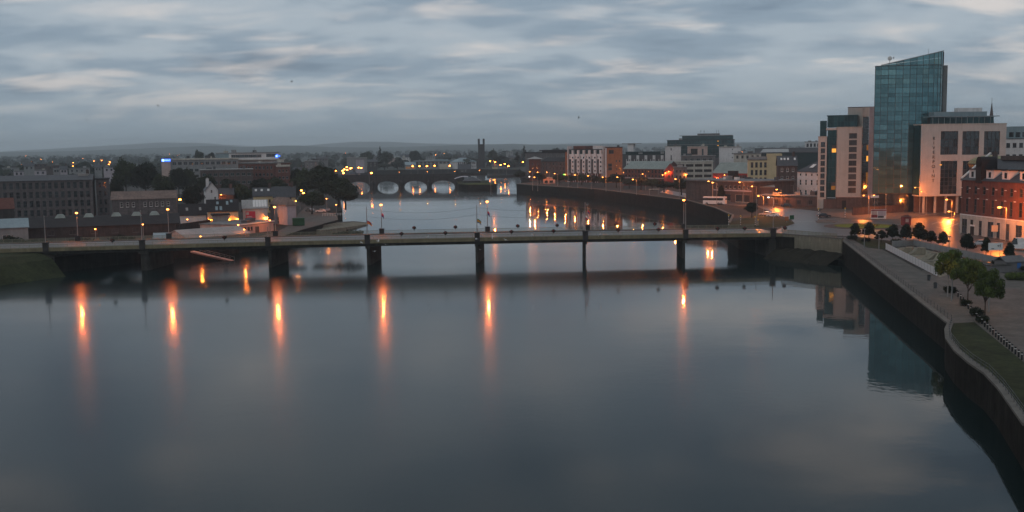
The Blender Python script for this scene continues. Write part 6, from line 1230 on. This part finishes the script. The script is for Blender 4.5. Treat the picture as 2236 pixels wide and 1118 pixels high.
t = sign(1918, 457, 479, 4.9, 3.0, 'white_trim', 'wide advertising billboard before the forecourt wall', 2, 'billboard', ((-2.3, 0.35, -0.35, 1.28, 'red_render'), (-2.2, 1.3, -0.45, 2.45, 'pink_render'), (-0.2, 0.92, 2.25, 2.45, 'lilac_render'), (-0.2, 0.3, 1.7, 0.9, 'dark_metal'), (-2.4, 2.5, 2.4, 2.9, 'red_render')))
def car(px, py, label, m, heading, name='parked_car', L=4.2, H=1.45, W_=1.75, van=False, z=RZ, group=None, cat='car'):
    g = GR(px, py) if z == RZ else G(px, py, z); t = thing(name, label, cat, (g.x, g.y, g.z + 0.04), heading, group)
    if van: prof = [(-L / 2, .35), (L / 2 - .1, .35), (L / 2, .6), (L / 2, 1.05), (L / 2 - .7, 1.25), (L / 2 - 1.5, H), (-L / 2 + .1, H), (-L / 2, H - .3)]
    else: prof = [(-L / 2, .3), (L / 2, .3), (L / 2, .62), (L / 2 - .25, .8), (L / 2 - 1.1, .92), (L / 2 - 1.75, H - .04), (-.1, H), (-L / 2 + .75, H - .08), (-L / 2 + .15, .98), (-L / 2, .75)]
    mb = MB(); n = len(prof)
    for k in range(n):
        a, b = prof[k], prof[(k + 1) % n]; ia = 0.12 if a[1] > 1.0 else 0; ib = 0.12 if b[1] > 1.0 else 0
        mb.q((a[0], -W_ / 2 + ia, a[1]), (b[0], -W_ / 2 + ib, b[1]), (b[0], W_ / 2 - ib, b[1]), (a[0], W_ / 2 - ia, a[1]))
    for s in (-1, 1): mb.q(*[(p[0], s * (W_ / 2 - (0.12 if p[1] > 1.0 else 0)), p[1]) for p in (prof if s > 0 else reversed(prof))])
    mb.build('body', m, t)
    gl = MB(); zt_ = H - .12; zb_ = (1.3 if van else .95)
    x0, x1 = (L / 2 - 1.9, L / 2 - .95) if van else (-L / 2 + .6, L / 2 - 1.5)
    for s in (-1, 1): gl.q((x0, s * (W_ / 2 - .02), zb_), (x1 + (.25), s * (W_ / 2 - .02), zb_), (x1 - .2, s * (W_ / 2 - .085), zt_), (x0 + .15, s * (W_ / 2 - .085), zt_))
    gl.build('side_window', 'glass', t)
    ws = MB(); a, b = (prof[4], prof[5]); ws.q((a[0] - .02, -W_ / 2 + .2, a[1] + .06), (a[0] - .02, W_ / 2 - .2, a[1] + .06), (b[0] + .06, W_ / 2 - .22, b[1] - .02), (b[0] + .06, -W_ / 2 + .22, b[1] - .02)); ws.build('windscreen', 'glass', t)
    for x in (-L / 2 + .8, L / 2 - .8):
        for s in (-1, 1):
            w = MB().tube((x, s * (W_ / 2 - .2), .32), (x, s * (W_ / 2 + .02), .32), .32, n=14).build('wheel', 'tyre', t); MB().tube((x, s * (W_ / 2 + .021), .32), (x, s * (W_ / 2 + .03), .32), .19, n=10).build('rim', 'grey_metal', w)
    for s in (-1, 1): MB().box(L / 2 - .02, s * .6 - .15, .62, L / 2 + .02, s * .6 + .15, .76).build('headlight', 'white_trim', t); MB().box(-L / 2 - .02, s * .6 - .12, .62, -L / 2 + .02, s * .6 + .12, .78).build('tail_light', 'red_paint', t)
    return t
car(2141, 537, 'silver car parked before the red brick office', 'car_silver', 2.75)
car(2234, 546, 'large white van parked at the right edge before the red brick office', 'van_white', 2.75, 'parked_van', 6.2, 2.75, 2.1, True, cat='van')
car(1799, 475, 'dark car stopped by the podium of the cream apartments', 'car_dark', 0.1)
car(1716, 452, 'dark car on the road before the yard building', 'car_dark', 2.9)
car(1205, 398, 'small car on the far right quay before the kiosk', 'car_silver', 2.3)
for i, (px, py, m_) in enumerate(((1166, 392, 'car_dark'), (1688, 474, 'van_white'), (1672, 471, 'car_silver'))): car(px, py, ['dark car with red lights on the upstream quay', 'white car right of a pair along the lawn hedge', 'silver car left of a pair along the lawn hedge'][i], m_, 2.7)
for i, (px, py) in enumerate(((652, 428), (664, 434), (676, 462), (700, 464), (712, 462))): car(px, py, ['pale car, farthest under the riverside trees', 'pale car second under the riverside trees', 'car behind the bare trunk', 'white car right of the bare trunk', 'pale car next to the white fence'][i], ['car_silver', 'van_white'][i % 2], 0.4 + i, z=LZ, group='cars parked under the riverside trees')
# bus
g = GR(1561, 447); bus = thing('coach', 'white coach with dark windows parked on the quay road', 'bus', (g.x, g.y, g.z + 0.04), math.atan2(-18, 4) + math.pi * 0.5 - 1.05 + 2.1)
bl, bw_, bh_ = 9.2, 2.5, 3.25
MB().box(-bl / 2, -bw_ / 2, .35, bl / 2, bw_ / 2, 1.75).box(-bl / 2, -bw_ / 2, 2.75, bl / 2, bw_ / 2, 3.1).box(-bl / 2 + .1, -bw_ / 2 + .15, 3.1, bl / 2 - .1, bw_ / 2 - .15, bh_).box(bl / 2 - .9, -bw_ / 2, 1.75, bl / 2, bw_ / 2, 2.75).build('body', 'bus_white', bus)
for k in range(5):
    for s in (-1, 1): x = -bl / 2 + 0.15 + k * 1.6; MB().box(x, s * (bw_ / 2 - .06) - .03, 1.77, x + 1.5, s * (bw_ / 2 - .06) + .03, 2.73).build('side_window', 'glass', bus)
MB().box(-bl / 2 - .01, -bw_ / 2 + .12, 1.3, -bl / 2 + .06, bw_ / 2 - .12, 2.7).build('windscreen', 'glass', bus); MB().box(bl / 2 - .02, -bw_ / 2 + .3, 2.0, bl / 2 + .02, bw_ / 2 - .3, 2.6).build('rear_window', 'glass', bus)
for x in (-3.0, 1.9, 3.0):
    for s in (-1, 1): w = MB().tube((x, s * (bw_ / 2 - .3), .48), (x, s * (bw_ / 2 + .02), .48), .48, n=14).build('wheel', 'tyre', bus); MB().tube((x, s * (bw_ / 2 + .021), .48), (x, s * (bw_ / 2 + .03), .48), .26, n=10).build('rim', 'grey_metal', w)
bus.rotation_euler = (0, 0, R(-28))
# red phone-box like kiosk, blue tank, green container, planters
g = GR(1978, 492); kb = thing('red_kiosk', 'small dark red kiosk with pale pane painted as if lit beside the roundabout', 'kiosk', (g.x, g.y, g.z)); MB().box(-1.1, -1.0, 0, 1.1, 1.0, 2.5).build('cabin', 'red_render', kb); MB().tube((0, 0, 2.5), (0, 0, 3.1), 1.5, 0.6, 12).build('roof', 'brick_red', kb); MB().box(-.5, -1.06, 1.0, .4, -1.005, 2.0).build('window', 'pink_render', kb)  # the pane's light is put in as pale pink colour; it does not glow
g = GR(1525, 434); bt_ = thing('blue_tank', 'small bright blue tarpaulin covered box on the quay', 'box', (g.x, g.y, g.z)); MB().box(-1.6, -1, 0, 1.6, 1, 1.7).build('body', 'blue_paint', bt_); MB().box(-1.7, -1.1, 1.71, 1.7, 1.1, 1.85).build('lid', 'blue_paint', bt_)
g = G(652, 493, LZ); ct = thing('green_container', 'dark green shipping container by the left street', 'container', (g.x, g.y, LZ), 0.25); MB().box(-2.0, -1.2, .15, 2.0, 1.2, 2.6).build('body', 'green_paint', ct)
for k in range(13): MB().box(-1.95 + k * .31, -1.26, .25, -1.8 + k * .31, -1.202, 2.5).build('rib', 'green_paint', ct)
MB().box(-2.05, -1.27, 2.605, 2.05, 1.27, 2.7).build('roof', 'green_paint', ct)
# left street, boat ramp and slipway
flat_poly('left_street', pix([(560, 524), (560, 517), (600, 508), (640, 488), (652, 466), (668, 452), (690, 456), (736, 470), (738, 480), (700, 490), (664, 500), (610, 518)], LZ + .03), LZ + 0.03, 'paving')
sl = thing('slipway', 'long grey stone boat ramp tapering out over the water behind the bridge', 'ramp')
A = G(672, 494, LZ - .5); mb = MB(); pts = [G(664, 498, 3.2), G(735, 486, 3.0), G(772, 484, 1.6), G(803, 487, 0.5), G(800, 490, 0.3), G(760, 496, 1.0), G(700, 503, 2.4)]
for p in pts: pass
top = [(p.x, p.y, p.z) for p in pts]; bot = [(p.x, p.y, -2) for p in pts]; c_ = Vector((0, 0, 0))
for p in pts: c_ += p / len(pts)
for k in range(len(pts)): j = (k + 1) % len(pts); mb.q(top[k], bot[k], bot[j], top[j]); mb.q(tuple(c_), top[j], top[k])
mb.build('ramp_surface', 'concrete', sl); rr = MB()
for a, b in zip(pts[1:3], pts[2:4]): rr.tube(a + Vector((0, 0, .05)), b + Vector((0, 0, .05)), 0.15)
rr.build('ramp_kerb', 'kerb', sl)
fn = thing('white_railing', 'short white railing above the boat ramp under the riverside trees', 'fence'); a, b = G(704, 472, LZ), G(754, 471, LZ); d = b - a; L_ = math.hypot(d.x, d.y); ang = math.atan2(d.y, d.x)
fp = MB().box(0, -.03, .95, L_ / 9, .03, 1.05).box(0, -.03, .45, L_ / 9, .03, .52).box(0, -.05, 0, .1, .05, 1.1).mesh('fence_panel', 'white_trim')
for i in range(9): link('fence_panel', fp, fn, (a.x + d.x * i / 9, a.y + d.y * i / 9, LZ), ang)
gp = thing('gangway', 'pale sloping gangway under the left spans of the girder bridge', 'gangway'); a, b = W(420, 548, 287), W(508, 569, 283); dv = b - a; mb = MB(); nn = Vector((-dv.y, dv.x, 0)).normalized() * 0.9
mb.q(a - nn, b - nn, b + nn, a + nn); mb.q(a - nn - Vector((0, 0, .4)), b - nn - Vector((0, 0, .4)), b - nn, a - nn); mb.q(a + nn, b + nn, b + nn - Vector((0, 0, .4)), a + nn - Vector((0, 0, .4))); mb.build('deck', 'pink_render', gp); rl_ = MB()
for s in (-1, 1): rl_.tube(a + nn * s + Vector((0, 0, .9)), b + nn * s + Vector((0, 0, .9)), .04); [rl_.tube(a.lerp(b, k / 8) + nn * s, a.lerp(b, k / 8) + nn * s + Vector((0, 0, .9)), .03) for k in range(9)]
rl_.build('handrail', 'grey_metal', gp)
# skate park: white fence, hoardings, ramps
def hoarding(label, pts, h, m, post, name='fence', each=2.4):
    t = thing(name, label, 'fence')
    for (x0, y0), (x1, y1) in zip(pts[:-1], pts[1:]):
        a, b = GR(x0, y0), GR(x1, y1); d = b - a; L_ = math.hypot(d.x, d.y); n = max(1, round(L_ / each)); ang = math.atan2(d.y, d.x); me = MB().box(0.03, -.03, .1, L_ / n - .03, .03, h).mesh('panel', m); pm = MB().box(-.05, -.06, 0, .05, .06, h + .08).mesh('post', post)
        for i in range(n): p = a + d * (i / n); link('panel', me, t, (p.x, p.y, p.z), ang); link('post', pm, t, (p.x, p.y, p.z), ang)
hoarding('long pale panel fence between the quay path and the skate park', [(1934, 545), (2046, 604)], 1.5, 'render_white', 'grey_metal')
hoarding('grey panel fence behind the skate park along the dock road', [(1948, 540), (1994, 537), (2110, 563), (2215, 585)], 1.5, 'render_grey', 'grey_metal')
sk = [(1975, 552, 3.5, 1.2, 2), (1998, 556, 4, 1.5, 2), (2030, 566, 4.0, 1.3, 2.5), (2060, 570, 5.0, 1.6, 3), (2050, 582, 4.0, 1.1, 2), (2030, 580, 3.0, 0.8, 2), (2075, 588, 3.5, 1.0, 2)]
for i, (px, py, l, h, w) in enumerate(sk):
    g = GR(px, py); t = thing('skate_ramp', f'curved pale skate ramp, {ORD[i]} from the left in the skate park', 'ramp', (g.x, g.y, g.z + .07), -0.5 + i * .4, 'ramps in the skate park'); mb = MB(); n = 7
    pr_ = [(-l / 2 + l * .6 * k / n, h * (1 - math.cos(k / n * math.pi / 2))) for k in range(n + 1)]
    for (a0, b0), (a1, b1) in zip(pr_[:-1], pr_[1:]): mb.q((a0, -w / 2, b0), (a1, -w / 2, b1), (a1, w / 2, b1), (a0, w / 2, b0)); [mb.q((a0, s * w / 2, 0), (a1, s * w / 2, 0), (a1, s * w / 2, b1), (a0, s * w / 2, b0)) for s in (-1, 1)]
    mb.build('curved_face', 'concrete', t); x_ = pr_[-1][0]; MB().box(x_ + .001, -w / 2, 0, l / 2, w / 2, h).build('platform', 'concrete', t); MB().tube((x_, -w / 2, h), (x_, w / 2, h), .05).build('coping', 'dark_metal', t)
g = GR(2205, 590); cb_ = thing('site_cabin', 'small grey cabin with pitched top on the quay plaza', 'cabin', (g.x, g.y, g.z), 0.3); MB().box(-2.4, -1.5, 0, 2.4, 1.5, 2.0).build('cabin_wall', 'grey_block', cb_); mb = roof_mesh('gx', 4.8, 3.0, 2.0, 0.9, .2); o = mb.build('roof', 'grey_block', cb_); o.location = (-2.4, -1.5, 0); MB().box(.3, -1.56, .5, 1.2, -1.505, 1.6).build('window', 'blue_paint', cb_)
g = GR(2180, 594); cb2 = thing('storage_box', 'low grey storage box left of the site cabin', 'box', (g.x, g.y, g.z), 0.25); MB().box(-2.2, -.8, 0, 2.2, .8, 1.3).build('body', 'grey_block', cb2); MB().box(-2.3, -.9, 1.301, 2.3, .9, 1.42).build('lid', 'dark_concrete', cb2)
# hedge
g0, g1 = GR(2203, 611), GR(2330, 613); L_ = (g1 - g0).length; rng_ = random.Random(4); cl = [(k * L_ / 14, rng_.uniform(-.2, .2), .7, .9, .8, .75) for k in range(15)]
hd_ = thing('hedge', 'clipped green hedge at the right edge of the quay plaza', 'hedge', (g0.x, g0.y, g0.z), 0.05); link('foliage', leaf_cloud('foliage', cl, 4200, 0.13, 9, 'leaf_light', .85), hd_); MB().box(0, -.1, 0, L_, .1, .5).build('stem', 'bark', hd_)
# bollards between path and plaza
bm_ = MB().tube((0, 0, 0), (0, 0, .85), .12, .1, 8).ball((0, 0, .87), .13, .13, .12).mesh('post', 'black_paint'); cm_ = MB().tube((0, 0, .68), (0, 0, .76), .125, n=8).mesh('band', 'white_trim')
P_ = [(2092, 648), (2120, 682), (2150, 714), (2180, 742), (2210, 768), (2245, 798)]
k_ = 0
for (x0, y0), (x1, y1) in zip(P_[:-1], P_[1:]):
    for j in range(5):
        g = GR(x0 + (x1 - x0) * j / 5, y0 + (y1 - y0) * j / 5); t = thing('bollard', 'short black bollard in the row between quay path and plaza', 'bollard', (g.x, g.y, g.z), 0, 'bollards along the quay plaza'); link('post', bm_, t); link('band', cm_, t)
# railing along the curved river wall
rr_ = thing('river_railing', 'thin dark railing following the curved river wall', 'railing'); pts = [(p[0] + 0.5, p[1]) for p in EDGE]
up_ = MB().tube((0, 0, 0), (0, 0, 1.05), .03, n=6).mesh('upright', 'dark_metal')
dense = []
for a, b in zip(pts[:-1], pts[1:]):
    L_ = math.dist(a, b); n = max(1, round(L_ / 1.6)); dense += [(a[0] + (b[0] - a[0]) * k / n, a[1] + (b[1] - a[1]) * k / n) for k in range(n)]
for p in dense: link('upright', up_, rr_, (p[0], p[1], rz(p[1]) + .05))
for z in (.4, .72, 1.05):
    mb = MB()
    for a, b in zip(dense[:-1], dense[1:]): mb.tube((*a, rz(a[1]) + .05 + z), (*b, rz(b[1]) + .05 + z), .022, n=5, cap=False)
    mb.build('rail', 'dark_metal', rr_)
r2_ = thing('path_railing', 'low thin railing along the straight quay path edge', 'railing'); a, b = Vector((83.3, 263.5, rz(263.5))), Vector((EDGE[0][0] + 0.6, EDGE[0][1] + 1.5, rz(EDGE[0][1]))); n = 52
for k in range(n + 1): p = a.lerp(b, k / n); link('upright', up_, r2_, (p.x + .5, p.y, p.z + .06))
mb = MB()
for z in (.55, 1.02): mb.tube((a.x + .5, a.y, a.z + .06 + z), (b.x + .5, b.y, b.z + .06 + z), .022, n=5)
mb.build('rail', 'dark_metal', r2_)
# litter bins and benches on the path
for i, (px, py) in enumerate(((2028, 613), (2042, 630), (2083, 640))):
    g = GR(px, py); t = thing('litter_bin', f'small dark litter bin, {ORD[i]} along the quay path', 'bin', (g.x, g.y, g.z + .06), 0, 'bins on the quay path'); MB().tube((0, 0, 0), (0, 0, .9), .28, .32, 12).build('drum', 'dark_metal', t); MB().tube((0, 0, .9), (0, 0, 1.05), .34, .2, 12).build('lid', 'black_paint', t)
# boxy shelter on the far quay
g = GR(1428, 425); sh = thing('quay_shelter', 'small open shelter with pale roof on the far right quay', 'shelter', (g.x, g.y, g.z)); MB().box(-2.5, -1.2, 2.6, 2.5, 1.2, 2.8).build('roof', 'pale_concrete', sh)
for x in (-2.2, 2.2):
    for y in (-1, 1): MB().tube((x, y, 0), (x, y, 2.6), .07).build('post', 'grey_metal', sh)
# yellow flowers on the roundabout
fb = MB(); rng_ = random.Random(8)
for k in range(260):
    a, r_ = rng_.uniform(0, 6.28), rng_.uniform(0, 2.6); c_ = Vector((rc[0] + r_ * math.cos(a) + 1.5, rc[1] + r_ * math.sin(a) - 1, z3 + .1 + rng_.uniform(0, .45))); u = Vector((rng_.uniform(-1, 1), rng_.uniform(-1, 1), rng_.uniform(-.3, 1))).normalized() * .18; v = u.orthogonal().normalized() * .14; fb.m = rng_.randrange(3); fb.q(c_ - u, c_ - v, c_ + u, c_ + v)
tag(fb.build('flower_bed', ['yellow_paint', 'flower', 'leaf_light']), 'mixed flower bed on the roundabout island', None, kind='stuff')

# ------------------------------------------------------------------ gulls
def gull(px, py, Y, label, s=1.0, m='gull_white', bank=0.3, rz=0.0):
    p = W(px, py, Y); mb = MB(); body = [(-.32, .02), (-.2, .06), (0, .085), (.2, .06), (.33, .025)]
    for (a, ra), (b, rb_) in zip(body[:-1], body[1:]): mb.tube((a, 0, 0), (b, 0, 0), ra, rb_, 8, True)
    for sg_ in (-1, 1):
        P = [(.12, 0, .03), (.16, sg_ * .32, .17), (.02, sg_ * .72, .12), (-.06, sg_ * .70, .11), (.0, sg_ * .32, .15), (-.1, 0, .03)]
        mb.q(P[0], P[1], P[4], P[5]); mb.q(P[1], P[2], P[3], P[4])
    mb.q((-.3, -.02, 0), (-.48, -.1, 0), (-.48, .1, 0), (-.3, .02, 0))
    o = mb.build('gull', m); o.location = p; o.rotation_euler = (bank, 0.1, rz); o.scale = (s, s, s); tag(o, label, 'bird', 'gulls over the river')
for i, (px, py, w) in enumerate(((826, 526, 'over the deck edge above the third pier'), (789, 530, 'below the near railing left of the third pier'), (842, 534, 'just under the bridge deck right of the third pier'), (818, 549, 'in front of the third pier'), (1040, 522, 'left of the fourth pier top'), (1104, 524, 'right of the fourth pier under the deck edge'), (1048, 545, 'in front of the fourth pier'), (1162, 513, 'over the deck edge right of the fourth lamp'), (934, 517, 'over the middle of the deck edge'), (1310, 512, 'right of the fifth pier over the deck edge'), (700, 550, 'over the dark tree reflection'), (1076, 516, 'over the deck right of the brightest lamp'))):
    gull(px, py, 250, f'white gull flying {w}', 0.95, bank=0.5 - i * .17, rz=i * .8)
for i, (px, py, w) in enumerate(((637, 178, 'high under the clouds left of centre'), (345, 231, 'under the clouds in the upper left'), (189, 262, 'lowest and leftmost in the sky'), (1264, 257, 'tiny right of centre in the sky'))):
    gull(px, py, 170, f'dark gull silhouette {w}', 0.55, 'grey_block', 0.6, i * 1.1)  # silhouette shade is put into these gulls' grey colour

# ------------------------------------------------------------------ air
hz = MB().box(-8950, -1100, -9, 8950, 12250, 150).build('haze', 'asphalt'); hz.data.materials.clear()
hm = bpy.data.materials.new('haze_air'); hm.use_nodes = True; nt = hm.node_tree; nt.nodes.clear(); o = nt.nodes.new('ShaderNodeOutputMaterial'); v = nt.nodes.new('ShaderNodeVolumePrincipled')
v.inputs['Color'].default_value = (0.88, 0.96, 1.0, 1); v.inputs['Density'].default_value = 1.35e-4; v.inputs['Anisotropy'].default_value = 0.0; nt.links.new(v.outputs[0], o.inputs['Volume']); hz.data.materials.append(hm)
tag(hz, 'thin evening haze lying over the city', None, kind='stuff')
